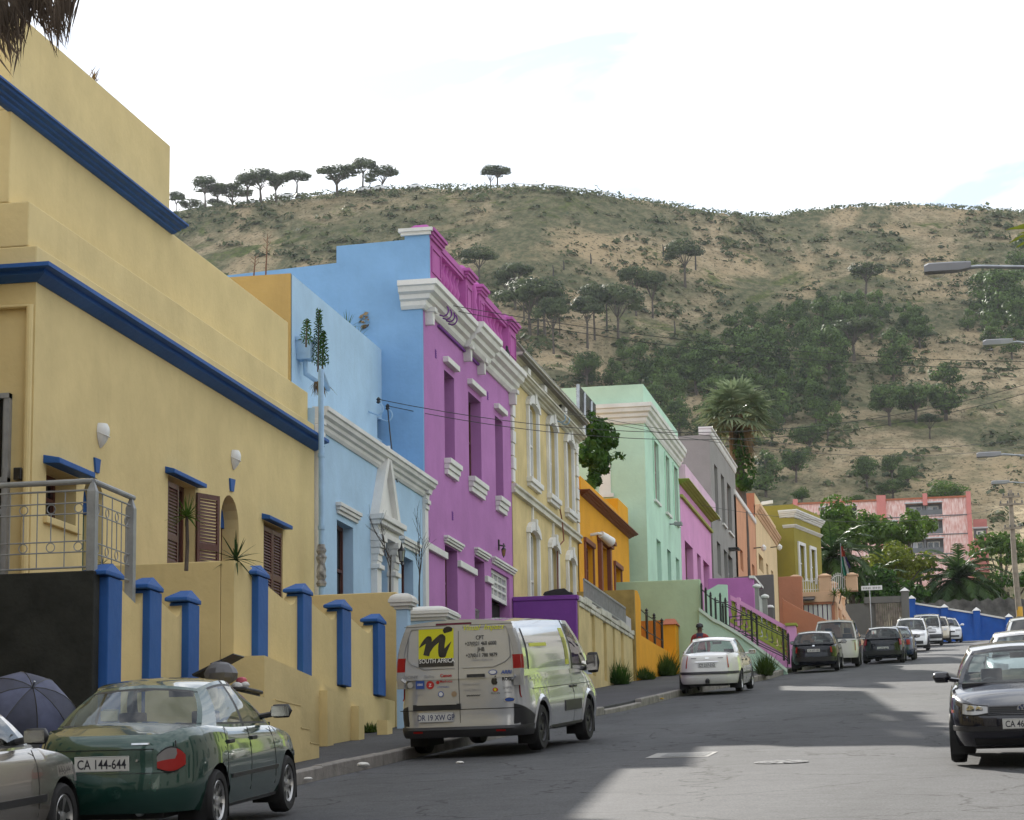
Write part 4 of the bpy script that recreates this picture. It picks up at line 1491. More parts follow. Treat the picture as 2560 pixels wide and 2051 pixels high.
tag(o, 'black folded cover lying on the violet wall', 'cover')

# ============================ 5  orange house
H5 = House('orange_house', 'low orange house with red brown cornice, door and windows', XF, 1443.5, 1571.5, ref=1340)
zo1 = avgz(H5, ((1464, 1216), (1590, 1327)), .35)
zo0 = avgz(H5, ((1571, 1346),)) 
zop = zo1 + .10
ho = [H5.op(1461, 1481, 1357, 1470, .18), H5.op(1497, 1517, 1368, 1490, .25), H5.op(1535, 1551, 1414, 1490, .18)]
zt_ = (ho[0][3] + ho[2][3]) / 2
ho = [(h[0], h[1], h[2], zt_ + (.35 if i == 1 else 0), h[4]) for i, h in enumerate(ho)]
H5.wall(M_orange, zo1 - .02, ho, back=9)
H5.cornice(M_brown, zo0, molding(zo1 - zo0, .36), ret=1.0, y0=H5.y0 + .9, y1=H5.y1 + .1)
mb = MB()
mb.box(XF - .3, XF - .02, H5.y0 + 1, H5.y1, zo1 - .02, avgz(H5, ((1469, 1214), (1521, 1246))))
yblk = H5.p(1545, 1260)[0]
mb.box(XF - .9, XF + .003, yblk, H5.y1 + .002, zo1 - .02, H5.p(1545, 1246)[1])
mb.box(XF - 2.2, XF - .31, H5.y0 + .02, H5.y0 + 2.4, zo1 - .02, H5.p(1443, 1160)[1])
mb.build('parapet', M_orange, H5.root, bevel=.02)
for i, h in enumerate(ho):
 if i == 1:
  H5.door((h[0], h[1], h[2], h[3], h[4]), M_wood)
  H5.band(M_brown, 'pilaster', h[0] - .28, h[0], h[2], h[3] + .05, .14)
  H5.band(M_brown, 'pilaster', h[1], h[1] + .28, h[2], h[3] + .05, .14)
  mb = MB()
  mb.box(XF - .01, XF + .22, h[0] - .36, h[1] + .36, h[3] + .05, h[3] + .17)
  mb.box(XF - .01, XF + .30, h[0] - .42, h[1] + .42, h[3] + .17, h[3] + .30)
  mb.build('door_head', M_brown, H5.root, bevel=.01)
 else:
  H5.window(h, M_brown, bars=(2, 2), fw=.09)
  mb = MB()
  mb.box(XF - .01, XF + .10, h[0] - .16, h[1] + .16, h[3], h[3] + .16)
  mb.box(XF - .01, XF + .06, h[0] - .12, h[0], h[2], h[3])
  mb.box(XF - .01, XF + .06, h[1], h[1] + .12, h[2], h[3])
  mb.build('window_surround', M_brown, H5.root, bevel=.01)
y, z = H5.p(1476, 1338)
FL = thing('spotlight', 'white tubular spotlight on the orange wall above the left window', 'light', (XF, y, z))
mb = MB()
mb.tube([(XF, y, z), (XF + .25, y, z + .04), (XF + .42, y + .15, z + .02)], .05, 8)
mb.build('arm', M_lamp, FL)
mb = MB()
mb.tube([(XF + .34, y + .1, z + .02), (XF + .62, y + .55, z - .2)], [.12, .17], 12)
mb.build('housing', M_lamp, FL)
mb = MB()
mb.lathe([(.01, -.16), (.12, -.1), (.16, 0), (.12, .1), (.01, .16)], (XF + .2, y + 1.9, z + .16), seg=12)
mb.tube([(XF, y + 1.9, z + .16), (XF + .2, y + 1.9, z + .16)], .03, 6)
o = place(mb.build('camera_dome', M_lamp), (XF, y + 1.9, z + .16))
tag(o, 'small round white lamp beside the tubular spotlight on the orange wall', 'wall lamp')
# orange stair wall, gate pillar and posts
XO = -10.62
def q5(px, py, X=XO): return wp(px, py, X)
W5 = thing('stair_wall', 'orange stair wall curving down beside the cream retaining wall', 'wall', (XO, 78, gz(78)))
prof = [(1587, 1476), (1593, 1477), (1598, 1488), (1602, 1505), (1603, 1589), (1640, 1612), (1678, 1633), (1678, 1671), (1686, 1677)]
pp = [q5(a, b) for a, b in prof]
poly = pp + [(pp[-1][0], gz(84) - .3), (pp[0][0], gz(75) - .3)]
mb = MB()
mb.prismX(poly[::-1], XO - .3, XO)
mb.build('wall', M_orange, W5, recalc=True)
M_oldw = plaster('mossy_plaster', (.34, .24, .08), stain=.9, var=.4, vscale=1.2)
mb = MB()
mb.box(XF + .02, XO - .002, pp[0][0] - .22, pp[0][0] - .002, gz(75) - .3, pp[0][1] - .005)
mb.build('side_wall', M_oldw, W5)
yG = 84.0
M_or2 = plaster('dark_orange_plaster', (.56, .20, .03), stain=.15)
v0, v1, vt = atY(1602, 1553, yG), atY(1657, 1553, yG), atY(1684, 1562, yG)
mb = MB()
mb.box(v0.x - .5, v1.x, yG, yG + .2, gz(84) - .2, v0.z)
mb.build('back_wall', M_or2, W5)
G5 = thing('gate_pillar', 'orange gate pillar with terracotta cap beside the white sedan', 'pillar', (vt.x, yG, gz(yG)))
mb = MB()
mb.box(v1.x + .01, vt.x + .08, yG - .12, yG + .75, gz(yG) - .3, vt.z)
mb.build('shaft', M_orange, G5, bevel=.015)
mb = MB()
zc_ = vt.z
mb.add([(v1.x - .03, yG - .2, zc_), (vt.x + .14, yG - .2, zc_), (vt.x + .14, yG + .8, zc_), (v1.x - .03, yG + .8, zc_), (v1.x + .08, yG + .1, zc_ + .22), (vt.x + .02, yG + .1, zc_ + .22), (vt.x + .02, yG + .6, zc_ + .22), (v1.x + .08, yG + .6, zc_ + .22)],
       [(0, 3, 2, 1), (0, 1, 5, 4), (1, 2, 6, 5), (2, 3, 7, 6), (3, 0, 4, 7), (4, 5, 6, 7)])
mb.build('cap', plaster('terracotta_cap', (.5, .19, .12)), G5)
R5 = thing('stair_railing', 'black iron railing of three posts on the orange stair wall', 'railing', (XO, 78, gz(78)))
tops = []
for (pt, pyt, pyb) in ((1616, 1523, 1600), (1635, 1535, 1612), (1654, 1548, 1625)):
 a, b = q5(pt, pyt, XO - .12), q5(pt, pyb, XO - .12)
 mb = MB()
 mb.tube([(XO - .12, a[0], b[1] - .1), (XO - .12, a[0], a[1] - .12)], .045, 8)
 mb.lathe([(.06, 0), (.06, .03), (.03, .05), (.06, .10), (.005, .17)], (XO - .12, a[0], a[1] - .14), seg=8)
 mb.build('post', M_black, R5)
 tops.append((XO - .12, a[0], a[1] - .2))
for dz in (0, -.55):
 mb = MB()
 a = q5(1601, 1516, XO - .12)
 mb.tube([(XO - .12, a[0], a[1] - .1 + dz)] + [(t[0], t[1], t[2] + dz) for t in tops], .02, 6)
 mb.build('rail', M_black, R5)

# ============================ 6  mint house
XM = -11.9
H6 = House('mint_house', 'tall pale mint green two storey house with white cornice', XM, 1614, 1698, ref=1200)
zmt = avgz(H6, ((1612, 967), (1694, 1079)))
zmc = avgz(H6, ((1710, 1121), (1630, 1008)), .3)
zmb = zmc - .75
def row(H, lst, pyb_same=True):
 z0 = sum(h[2] for h in lst) / len(lst)
 z1 = sum(h[3] for h in lst) / len(lst)
 return [(h[0], h[1], z0, z1, h[4]) for h in lst]
um = row(H6, [H6.op(1632, 1643, 1101, 1240, .10), H6.op(1661, 1670, 1137, 1268, .10), H6.op(1682, 1691, 1162, 1293, .10)])
gm = [H6.op(1641, 1652, 1346, 1449, .22), H6.op(1668, 1677, 1374, 1449, .22), H6.op(1689, 1698, 1390, 1449, .22)]
gm = row(H6, gm)
zfm = atY(1700, 1449, 84).z - .3
gm = [(h[0], h[1], zfm, h[3], h[4]) for h in gm]
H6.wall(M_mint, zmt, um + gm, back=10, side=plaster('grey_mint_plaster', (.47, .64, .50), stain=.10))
H6.cornice(M_wcr if False else M_white, zmb, molding(.75, .34), ret=4.5, y1=H6.y1 + .15)
M_taupe = pbr('taupe_frame', (.33, .24, .22), .5)
for h in um: 
 H6.window(h, M_taupe, pane=pbr('taupe_blind', (.40, .31, .28), .4), bars=(1, 2), fw=.06)
 mb = MB()
 for a, b, c_, d in ((h[0] - .12, h[0], h[2] - .1, h[3] + .1), (h[1], h[1] + .12, h[2] - .1, h[3] + .1), (h[0], h[1], h[3], h[3] + .1)): mb.box(XM - .01, XM + .05, a, b, c_, d)
 mb.build('window_surround', M_mint, H6.root)
 H6.band(M_white, 'sill', h[0] - .15, h[1] + .15, h[2] - .2, h[2] - .1, .1)
for i, h in enumerate(gm):
 if i == 1: H6.door(h, pbr('green_door', (.04, .11, .08), .4))
 else:
  H6.window(h, M_white, pane=M_curtain, bars=(1, 2), fw=.07)
y, z = H6.p(1674, 1311)
mb = MB()
mb.tube([(XM, y, z), (XM + .3, y, z)], .03, 6)
mb.box(XM + .2, XM + .5, y - .18, y + .18, z - .06, z + .06)
mb.build('wall_bracket', M_greymetal, H6.root)
# side window seen above the orange house
v0, v1 = atY(1497, 1160, H6.y0), atY(1511, 1222, H6.y0)
mb = MB()
yq_ = H6.y0
mb.box(v0.x, v0.x + .16 * 1.2, yq_ - .06, yq_ + .0, v1.z - .2, v0.z + .3)
mb.box(v1.x, v1.x + .25, yq_ - .06, yq_, v1.z - .2, v0.z + .3)
mb.box(v0.x - .1, v1.x + .36, yq_ - .12, yq_, v1.z - .34, v1.z - .2)
fr = mb.build('side_window', M_white, H6.root)
mb = MB()
mb.box(v0.x + .19, v1.x, yq_ - .02, yq_ - .003, v1.z - .2, v0.z + .3)
mb.build('pane', M_curtain, fr)
# mint stoep wall, sloping stair wall and black railing
yM_ = 84.6
a, b = atY(1560, 1447, yM_), atY(1748, 1447, yM_)
zst_ = b.z
mb = MB()
mb.box(XM - 2.5, b.x, yM_ + .15, yM_ + .45, gz(84) - .3, zst_)
o = place(mb.build('stoep_wall', M_mintg, bevel=.02), (b.x, yM_, gz(84)))
tag(o, 'high plain pale green stoep wall behind the orange gate pillar', 'wall')
W6 = thing('stair_wall', 'mint green sloping stair wall running down to the kerb', 'stairs', (-9, yM_, gz(84)))
ps = [(1748, 1528), (1785, 1556), (1800, 1562), (1850, 1592), (1900, 1628), (1945, 1662), (1968, 1682)]
pv = [atY(px, py, yM_) for px, py in ps]
poly = [(v.x, v.z) for v in pv] + [(pv[-1].x, gz(85) - .3), (pv[0].x - .05, gz(85) - .3)]
mb = MB()
mb.prismY(poly, yM_, yM_ + 1.3)
mb.build('wall', M_mint, W6, recalc=True)
for i in range(len(pv) - 1):
 p_, q_ = pv[i], pv[i + 1]
 mb = MB()
 mb.prismY([(p_.x, p_.z), (q_.x, q_.z), (q_.x, q_.z + .13), (p_.x, p_.z + .13)], yM_ - .08, yM_ + .2)
 mb.build('coping', plaster('pale_mint_coping', (.6, .74, .64)), W6, recalc=True)
for (x0, z0, x1, z1) in ((pv[1].x, pv[1].z - .5, pv[2].x, pv[2].z - .9), ):
 pass
a1, a2 = atY(1850, 1612, yM_), atY(1952, 1665, yM_)
mb = MB()
mb.prismY([(a1.x, a1.z - .9), (a2.x - .05, a2.z - .35), (a2.x - .05, a2.z - .02), (a1.x, a1.z - .12)], yM_ - .025, yM_)
mb.build('panel', M_mint, W6, recalc=True)
R6 = thing('stair_railing', 'black iron stair railing with tall pointed posts on the mint wall', 'railing', (-9, yM_, gz(84)))
def ironpost(px, pt, pb, Y, r=.04, parent=R6):
 a, b = atY(px, pt, Y), atY(px + (pb - pt) * .03, pb, Y)
 mb = MB()
 mb.tube([(a.x, Y, b.z), (a.x, Y, a.z - .12)], r, 8)
 mb.lathe([(r * 1.3, 0), (r * 1.4, .02), (r * .7, .04), (r * 1.1, .07), (.004, .14)], (a.x, Y, a.z - .13), seg=8)
 mb.build('post', M_black, parent)
 return a
yR_ = yM_ + .06
P1 = [ironpost(*t, yR_) for t in ((1753, 1457, 1539), (1764, 1469, 1548), (1776, 1480, 1558), (1813, 1494, 1572), (1878, 1526, 1607), (1891, 1538, 1615), (1957, 1570, 1652), (1970, 1582, 1661))]
P2 = [ironpost(*t, yR_ + 1.15) for t in ((1788, 1493, 1562), (1800, 1482, 1565), (1807, 1508, 1568))]
def irail(pts, r=.018, parent=R6):
 mb = MB()
 mb.tube(pts, r, 6)
 mb.build('rail', M_black, parent)
for dz in (.22, .95):
 irail([(p_.x, yR_, p_.z - dz) for p_ in P1])
irail([(p_.x, yR_, p_.z - .30) for p_ in P1[3:]])
irail([(p_.x, yR_, p_.z - 1.03) for p_ in P1[3:]])
irail([(P2[0].x, yR_ + 1.15, P2[0].z - .2), (P2[2].x + .2, yR_ + 1.15, P2[0].z - .2)])
for (pa, pya, pb, pyb) in ((1823, 1543, 1878, 1537), (1835, 1551, 1891, 1548), (1830, 1581, 1880, 1577), (1848, 1589, 1890, 1588)):
 irail([atY(pa, pya, yR_ + .5), atY(pb, pyb, yR_ + .1)])
for px, pt, pb in ((1824, 1543, 1578), (1836, 1548, 1583), (1851, 1541, 1576), (1864, 1560, 1588)):
 irail([atY(px, pt, yR_ + .5), atY(px, pb, yR_ + .5)])
v = atY(1817, 1462, 87)
mb = MB()
v0 = atY(1760, 1480, 87)
e = v.x - v0.x
mb.prismY([(v0.x, gz(87)), (v.x, gz(87)), (v.x, v.z), (v.x - e * .38, v.z + .02), (v.x - e * .7, v.z - .12), (v0.x, v.z - .22)], 87, 87.3)
o = place(mb.build('stoep_wall', M_mint, recalc=True), (v.x, 87, gz(87)))
tag(o, 'small curved mint stoep wall behind the black stair railing', 'wall')
# ============================ 7  pink house
H7 = House('pink_house', 'low bright pink house with lime green cornice', XM, 1701.5, 1776, ref=1300)
zp1 = avgz(H7, ((1722, 1203), (1800, 1288)), .45)
zp0 = avgz(H7, ((1781, 1302), (1706, 1215)), .1)
zpt = avgz(H7, ((1715, 1172), (1774, 1233)), .26)
hp = row(H7, [H7.op(1712, 1732, 1361, 1450, .28), H7.op(1742, 1751, 1369, 1432, .2), H7.op(1758, 1773, 1402, 1470, .28)])
zfp = atX(1712, 1455, XM).z - .5
hp = [(h[0], h[1], zfp if i != 1 else h[2], h[3], h[4]) for i, h in enumerate(hp)]
H7.wall(M_pink, zp0, hp, back=9)
H7.cornice(M_lime, zp0, molding(zp1 - zp0, .45), ret=.1, y1=H7.y1 + .1)
M_palepink = plaster('pale_pink_plaster', (.72, .50, .64), stain=.1)
H7.parapet(M_palepink, zp1 - .01, zpt, X=XM + .26, t=.5)
zl = avgz(H7, ((1703, 1246), (1778, 1323)))
H7.band(M_lime, 'string_course', H7.y0, H7.y1, zl - .12, zl, .12)
H7.door(hp[0], M_wood)
H7.window(hp[1], M_wood, bars=(1, 2), fw=.08)
H7.door(hp[2], plaster('plum_door', (.22, .05, .16)))
# ============================ 8  grey house
H8 = House('grey_house', 'tall grey two storey house with white parapet strip', XM, 1777, 1838, ref=1200)
zgt = avgz(H8, ((1837, 1158), (1775, 1064)), .1)
zgc = avgz(H8, ((1770, 1085), (1831, 1172)))
hu = row(H8, [H8.op(1785, 1793, 1160, 1275, .2), H8.op(1802, 1810, 1184, 1305, .2), H8.op(1817, 1827, 1203, 1325, .2)])
hg = row(H8, [H8.op(1792, 1801, 1351, 1447, .2), H8.op(1809, 1818, 1369, 1447, .2), H8.op(1820, 1831, 1388, 1447, .2)])
H8.wall(M_grey, zgc, hu + hg, back=9, side=plaster('warm_grey_plaster', (.27, .255, .235)))
H8.cornice(M_white, zgc, [(-.03, zgt - zgc), (.14, zgt - zgc), (.14, (zgt - zgc) * .8), (.08, (zgt - zgc) * .72), (.08, .1), (.03, 0), (-.03, 0)], ret=.5)
for h in hu:
 H8.window(h, M_wood, bars=(1, 2), fw=.08, sill=.1)
for h in hg: H8.window(h, M_greymetal, bars=(1, 2), fw=.08)
y, z = H8.p(1823, 1386)
mb = MB()
mb.box(XM, XM + .5, y - .3, y + .5, z + .2, z + .3)
mb.build('door_hood', M_black, H8.root)
# ============================ 9  salmon house, 10 butter coloured house
H9 = House('salmon_house', 'plain salmon pink house with white sloping parapet edge', XM, 1838.5, 1889, ref=1350)
z0_, z1_ = H9.p(1840, 1232)[1], H9.p(1887, 1303)[1]
zt9 = (z0_ + z1_) / 2
h9 = [H9.op(1850, 1857, 1373, 1440, .2), H9.op(1868, 1873, 1393, 1440, .2), H9.op(1880, 1886, 1408, 1440, .2)]
h9 = row(H9, h9)
H9.wall(M_salmon, zt9, h9, back=9)
H9.cornice(M_white, zt9 - .22, [(-.03, .26), (.08, .26), (.08, .04), (.03, 0), (-.03, 0)])
for h in h9: H9.window(h, M_brown, bars=(1, 2), fw=.1, pane=M_brown)
H10 = House('butter_house', 'butter yellow house between the salmon house and the olive house', XM, 1890, 1941, ref=1350)
zc10 = avgz(H10, ((1893, 1250), (1944, 1328)), .3)
zt10 = avgz(H10, ((1885, 1231), (1938, 1315)))
h10 = row(H10, [H10.op(1897, 1908, 1394, 1440, .25), H10.op(1915, 1920, 1396, 1440, .2), H10.op(1928, 1933, 1425, 1445, .2)])
H10.wall(M_butter, zt10, h10, back=9, side=M_terra)
H10.cornice(M_peach, zc10 - .55, molding(.55, .3), y1=H10.y1 + .1)
for h in h10: H10.window(h, M_wood, bars=(1, 1), fw=.1)
for (px, py, H, lab) in ((1884, 1371, H9, 'small lantern on the salmon house front'), (1926, 1369, H10, 'small lantern on the butter yellow house front')):
 y, z = H.p(px, py)
 LL = thing('wall_lamp', lab, 'wall lamp', (XM, y, z))
 mb = MB()
 mb.tube([(XM, y, z), (XM + .5, y, z + .03)], .03, 6)
 mb.build('arm', M_black, LL)
 mb = MB()
 mb.lathe([(.02, -.2), (.13, -.12), (.16, .05), (.05, .16), (.01, .2)], (XM + .55, y, z), seg=8)
 mb.build('shade', M_lamp, LL)
# ============================ 11  olive house, turned to face down the street
T11 = thing('olive_house', 'olive green corner house with white cornice and tall white windows', 'house', (-11, 148, gz(148)))
_q = atY(1988, 1400, 148.0)
p0 = Vector((_q.x, 148.0))
dr = Vector((0.232, 0.973)).normalized()
nr = Vector((dr.y, -dr.x))
def ob(u, out, z): 
 q = p0 + dr * u + nr * out
 return (q.x, q.y, z)
def uo(px, py):
 d = ray(px, py)
 # intersect with the front plane
 den = d.x * nr.x + nr.y
 t = (p0.x * nr.x + p0.y * nr.y) / den
 q = Vector((d.x * t, t)) - p0
 return q.dot(dr), d.z * t
class OB(MB):
 pass
def obuild(mb, name, m, parent=T11, **k):
 mb.v = [ob(v[1], v[0], v[2]) for v in mb.v]
 return mb.build(name, m, parent, **k)
L11 = uo(2054, 1400)[0]
zt11, zc11 = uo(1985, 1262)[1], uo(2035, 1300)[1] + .0
hh = []
for (a, b, t) in ((1996, 2009, 1360), (2025, 2036, 1375)):
 u0, z1 = uo(a, t)
 u1 = uo(b, t)[0]
 hh.append((u0, u1, uo(2000, 1448)[1], z1, .2))
hh = [(h[0], h[1], hh[0][2], (hh[0][3] + hh[1][3]) / 2, .2) for h in hh]
mb = MB()
front(mb, 0, 0, L11, gz(148), zt11, hh)
mb.quad((-9, 0, gz(148)), (0, 0, gz(148)), (0, 0, zt11), (-9, 0, zt11 + .1))
mb.quad((0, L11, gz(148)), (-9, L11, gz(148)), (-9, L11, zt11), (0, L11, zt11))
mb.quad((0, 0, zt11), (0, L11, zt11), (-9, L11, zt11), (-9, 0, zt11))
obuild(mb, 'wall', M_olive)
zc_ = uo(1985, 1276)[1]
mb = MB()
mb.sweep([(-.9, 0, zc_ - .45), (0, 0, zc_ - .45), (0, L11 + .1, zc_ - .45)], molding(.45, .32))
obuild(mb, 'cornice', M_white, recalc=True)
zc_ = uo(1985, 1312)[1]
mb = MB()
mb.sweep([(-.7, 0, zc_ - .18), (0, 0, zc_ - .18), (0, L11, zc_ - .18)], molding(.18, .18))
obuild(mb, 'string_course', M_white, recalc=True)
mb = MB()
mb.sweep([(-4, -.005, zt11 - .1), (-2.2, -.005, zt11 - .1), (-2.0, -.005, zt11 + .1), (-1.3, -.005, zt11 + .15)], [(-.02, .2), (.1, .2), (.1, 0), (-.02, 0)])
obuild(mb, 'coping', M_white, recalc=True)
for h in hh:
 mb = MB()
 for a, b, c_, d in ((h[0] - .2, h[0], h[2], h[3] + .2), (h[1], h[1] + .2, h[2], h[3] + .2), (h[0], h[1], h[3], h[3] + .2)): mb.box(-.01, .09, a, b, c_, d)
 mb.box(-.2, -.15, h[0], h[1], (h[2] + h[3]) / 2 - .04, (h[2] + h[3]) / 2 + .04)
 fr = obuild(mb, 'window', M_white)
 mb = MB()
 mb.box(-.22, -.19, h[0], h[1], h[2], h[3])
 obuild(mb, 'pane', M_curtain, fr)

# ---- front walls of pink, grey, salmon houses
def xwall(name, label, m, Y, pxa, pxb, top, t=.3, zb=None, cap=None, prof=None, cat='wall'):
 """a wall facing down the street at Y; top = list of (px, py) along its upper edge"""
 v = [atY(px, py, Y) for px, py in top]
 z0 = gz(Y) - .3 if zb is None else zb
 mb = MB()
 mb.prismY([(v[0].x, z0), (v[-1].x, z0)] + [(q.x, q.z) for q in v[::-1]], Y, Y + t)
 o = place(mb.build(name, m, recalc=True, bevel=.02), (v[-1].x, Y, z0))
 return tag(o, label, cat)
# pink balustrade with lime balusters
yB = 89.0
B7 = thing('balustrade', 'pink stair balustrade with lime green balusters', 'balustrade', (-8.6, yB, gz(yB)))
rl = [atY(1826, 1488, yB), atY(1844, 1498, yB), atY(1967, 1566, yB)]
ft = [atY(1826, 1556, yB), atY(1844, 1566, yB), atY(1967, 1640, yB)]
mb = MB()
mb.prismY([(rl[0].x, rl[0].z), (rl[2].x, rl[2].z), (rl[2].x, rl[2].z - .17), (rl[0].x, rl[0].z - .17)], yB - .05, yB + .3)
mb.build('rail', M_pink, B7, recalc=True)
mb = MB()
mb.prismY([(ft[0].x - .3, ft[0].z + .2), (ft[2].x, ft[2].z), (ft[2].x, gz(yB) - .3), (ft[0].x - .3, gz(yB) - .3)], yB, yB + .3)
mb.build('base', M_pink, B7, recalc=True)
mb = MB()
mb.prismY([(ft[0].x, ft[0].z + .14), (ft[2].x, ft[2].z + .14), (ft[2].x, ft[2].z), (ft[0].x, ft[0].z)], yB - .02, yB + .28)
mb.build('base_rail', M_lime, B7, recalc=True)
mb = MB()
v0, v1 = atY(1842, 1496, yB), atY(1850, 1500, yB)
mb.box(v0.x, v1.x, yB - .08, yB + .34, ft[1].z, v0.z + .02)
mb.build('post', M_pink, B7)
nb = 11
for i in range(nb):
 t = (i + .5) / nb
 x = rl[0].x + (rl[2].x - rl[0].x) * t
 za = ft[0].z + .14 + (ft[2].z - ft[0].z) * t
 zb = rl[0].z - .17 + (rl[2].z - rl[0].z) * t
 h = zb - za
 mb = MB()
 mb.lathe([(.10, 0), (.10, .06), (.06, .09), (.075, h * .3), (.12, h * .55), (.06, h * .82), (.09, h * .86), (.06, h * .92), (.10, h * .95), (.10, h)], (x, yB + .13, za), seg=8)
 mb.build('baluster', M_lime, B7)
v0, v1 = atY(1967, 1566, yB), atY(1989, 1566, yB)
mb = MB()
mb.box(v0.x, v1.x, yB - .12, yB + .45, gz(yB) - .3, v0.z)
mb.build('pillar', M_pink, B7)
mb = MB()
mb.box(v0.x - .05, v1.x + .05, yB - .17, yB + .5, v0.z, v0.z + .10)
mb.build('cap', M_lime, B7, bevel=.01)
xwall('front_wall', 'deep pink front wall with white capping behind the lime balustrade', M_pinkd, 99, 0, 0, [(1770, 1447), (1880, 1444), (1884, 1451)])
mb = MB()
a = atY(1879, 1443, 98.9)
mb.box(a.x - .1, a.x + .12, 98.9, 103, a.z - .05, a.z + .06)
tag(place(mb.build('wall_coping', M_white), (a.x, 99, a.z)), 'white coping end on the deep pink front wall', 'coping')
xwall('front_wall', 'dark grey front wall of the grey house', M_greyd, 106, 0, 0, [(1836, 1443), (1933, 1436)])
mb = MB()
a, b = atY(1933, 1437, 106), None
xe = -(2475 - 1957) / 6000 * 114
mb.add([(a.x, 106, gz(106)), (xe, 114, gz(114)), (xe, 114, a.z - 1.4), (a.x + (xe - a.x) * .5, 110, a.z - .25), (a.x, 106, a.z), (a.x - .3, 106.3, gz(106)), (xe - .3, 114.3, gz(114)), (xe - .3, 114.3, a.z - 1.4), (a.x - .3, 106.3, a.z)],
       [(0, 1, 2, 3, 4), (1, 6, 7, 2), (4, 3, 8), (3, 2, 7, 8)])
tag(place(mb.build('front_wall', M_salmon), (a.x, 106, gz(106))), 'salmon flank wall right of the dark grey front wall', 'wall')
G8 = thing('gate', 'white gate between two grey capped posts', 'gate', (-9.5, 98, gz(98)))
for (pa, pb, pt) in ((1886, 1896, 1462), (1906, 1917, 1488)):
 v0, v1 = atY(pa, pt, 97.5), atY(pb, pt, 97.5)
 mb = MB()
 mb.box(v0.x, v1.x, 97.5, 97.7, gz(97) - .2, v0.z - .12)
 mb.build('post', M_grey, G8)
 mb = MB()
 mb.lathe([(.16, -.12), (.18, -.06), (.14, .0), (.02, .05)], ((v0.x + v1.x) / 2, 97.6, v0.z), seg=10)
 mb.build('cap', M_white, G8)
v0, v1 = atY(1897, 1488, 97.55), atY(1906, 1500, 97.55)
mb = MB()
mb.prismY([(v0.x, gz(97)), (v1.x, gz(97)), (v1.x, v1.z), (v0.x, v0.z)], 97.55, 97.6)
mb.build('leaf', M_white, G8, recalc=True)
v = atY(1925, 1516, 100)
P8 = thing('gate_pillar', 'short grey pillar with domed white cap behind the pink balustrade', 'pillar', (v.x, 100, gz(100)))
mb = MB()
mb.box(v.x - .12, v.x + .12, 100, 100.24, gz(100) - .2, v.z - .06)
mb.build('shaft', M_greyd, P8)
mb = MB()
mb.lathe([(.16, -.06), (.17, -.02), (.1, .05), (.01, .07)], (v.x, 100.12, v.z), seg=10)
mb.build('cap', M_white, P8)
xwall('ramp_wall', 'long terracotta wall sloping down behind the parked cars', M_terra, 108.5, 0, 0, [(1955, 1494), (1960, 1500), (2000, 1522), (2050, 1543), (2090, 1560), (2100, 1570)])
xwall('front_wall', 'terracotta wall below the olive house between two salmon walls', M_terra, 115, 0, 0, [(1945, 1443), (1976, 1441), (2004, 1441)])
# ---- corner terrace in front of the olive house
yT, xT = 118.0, -6.82
T12 = thing('corner_terrace', 'peach garage terrace with pillars and white bar railing on the street corner', 'terrace', (xT, yT, gz(yT)))
zf, zg = atY(2100, 1478, yT).z, atY(2100, 1504, yT).z
xa = atY(1985, 1480, yT).x
yE = 146.0
mb = MB()
op = (atY(2008, 1520, yT).x, atY(2079, 1520, yT).x, atY(2050, 1552, yT).z, atY(2050, 1511, yT).z)
mb.box(op[1], xT, yT, yE, gz(yT) - .4, zg)
mb.box(xa, op[0], yT, yE, gz(yT) - .4, zg)
mb.box(op[0], op[1], yT, yE, op[3], zg)
mb.box(op[0], op[1], yT + 1.5, yE, gz(yT) - .4, op[3])
mb.build('wall', M_terra, T12)
mb = MB()
mb.box(xa, xT + .06, yT - .06, yE, zg, zf)
mb.build('terrace_slab', M_peach, T12, bevel=.02)
for i in range(6):
 x = op[0] + (op[1] - op[0]) * (i + .55) / 6
 mb = MB()
 mb.box(x - .09, x + .09, yT + .1, yT + .16, gz(yT), op[3])
 mb.build('gate_slat', M_white, T12)
mb = MB()
mb.box(op[0], op[1], yT + .6, yT + .7, gz(yT), op[3])
mb.build('gate_back', M_violet, T12)
v0, v1 = atY(1999, 1500, yT - .5), atY(2037, 1504, yT - .5)
mb = MB()
mb.prismX([(yT, v0.z + .22), (yT - .9, v0.z - .02), (yT - .9, v0.z - .10), (yT, v0.z + .06)], v0.x, v1.x)
mb.build('awning', M_black, T12, recalc=True)
def tpill(xc, yc, zt, w=.28, m=M_peach):
 mb = MB()
 mb.box(xc - w, xc + w, yc - w, yc + w, zf, zt - .12)
 e = w + .05
 mb.box(xc - e, xc + e, yc - e, yc + e, zt - .14, zt - .06)
 mb.add([(xc - w, yc - w, zt - .06), (xc + w, yc - w, zt - .06), (xc + w, yc + w, zt - .06), (xc - w, yc + w, zt - .06), (xc - .1, yc - .1, zt + .04), (xc + .1, yc - .1, zt + .04), (xc + .1, yc + .1, zt + .04), (xc - .1, yc + .1, zt + .04)],
           [(0, 1, 5, 4), (1, 2, 6, 5), (2, 3, 7, 6), (3, 0, 4, 7), (4, 5, 6, 7)])
 mb.build('pillar', m, T12, bevel=.015)
zt_p = atY(2062, 1437, yT + .3).z
px_ = [atY(p_, 1450, yT + .25).x for p_ in (1989, 2062, 2129)]
for x in px_: tpill(x, yT + .28, zt_p)
for k in range(1, 4): tpill(xT - .28, yT + .28 + 3.4 * k, zt_p + (.0), .24)
tb = []
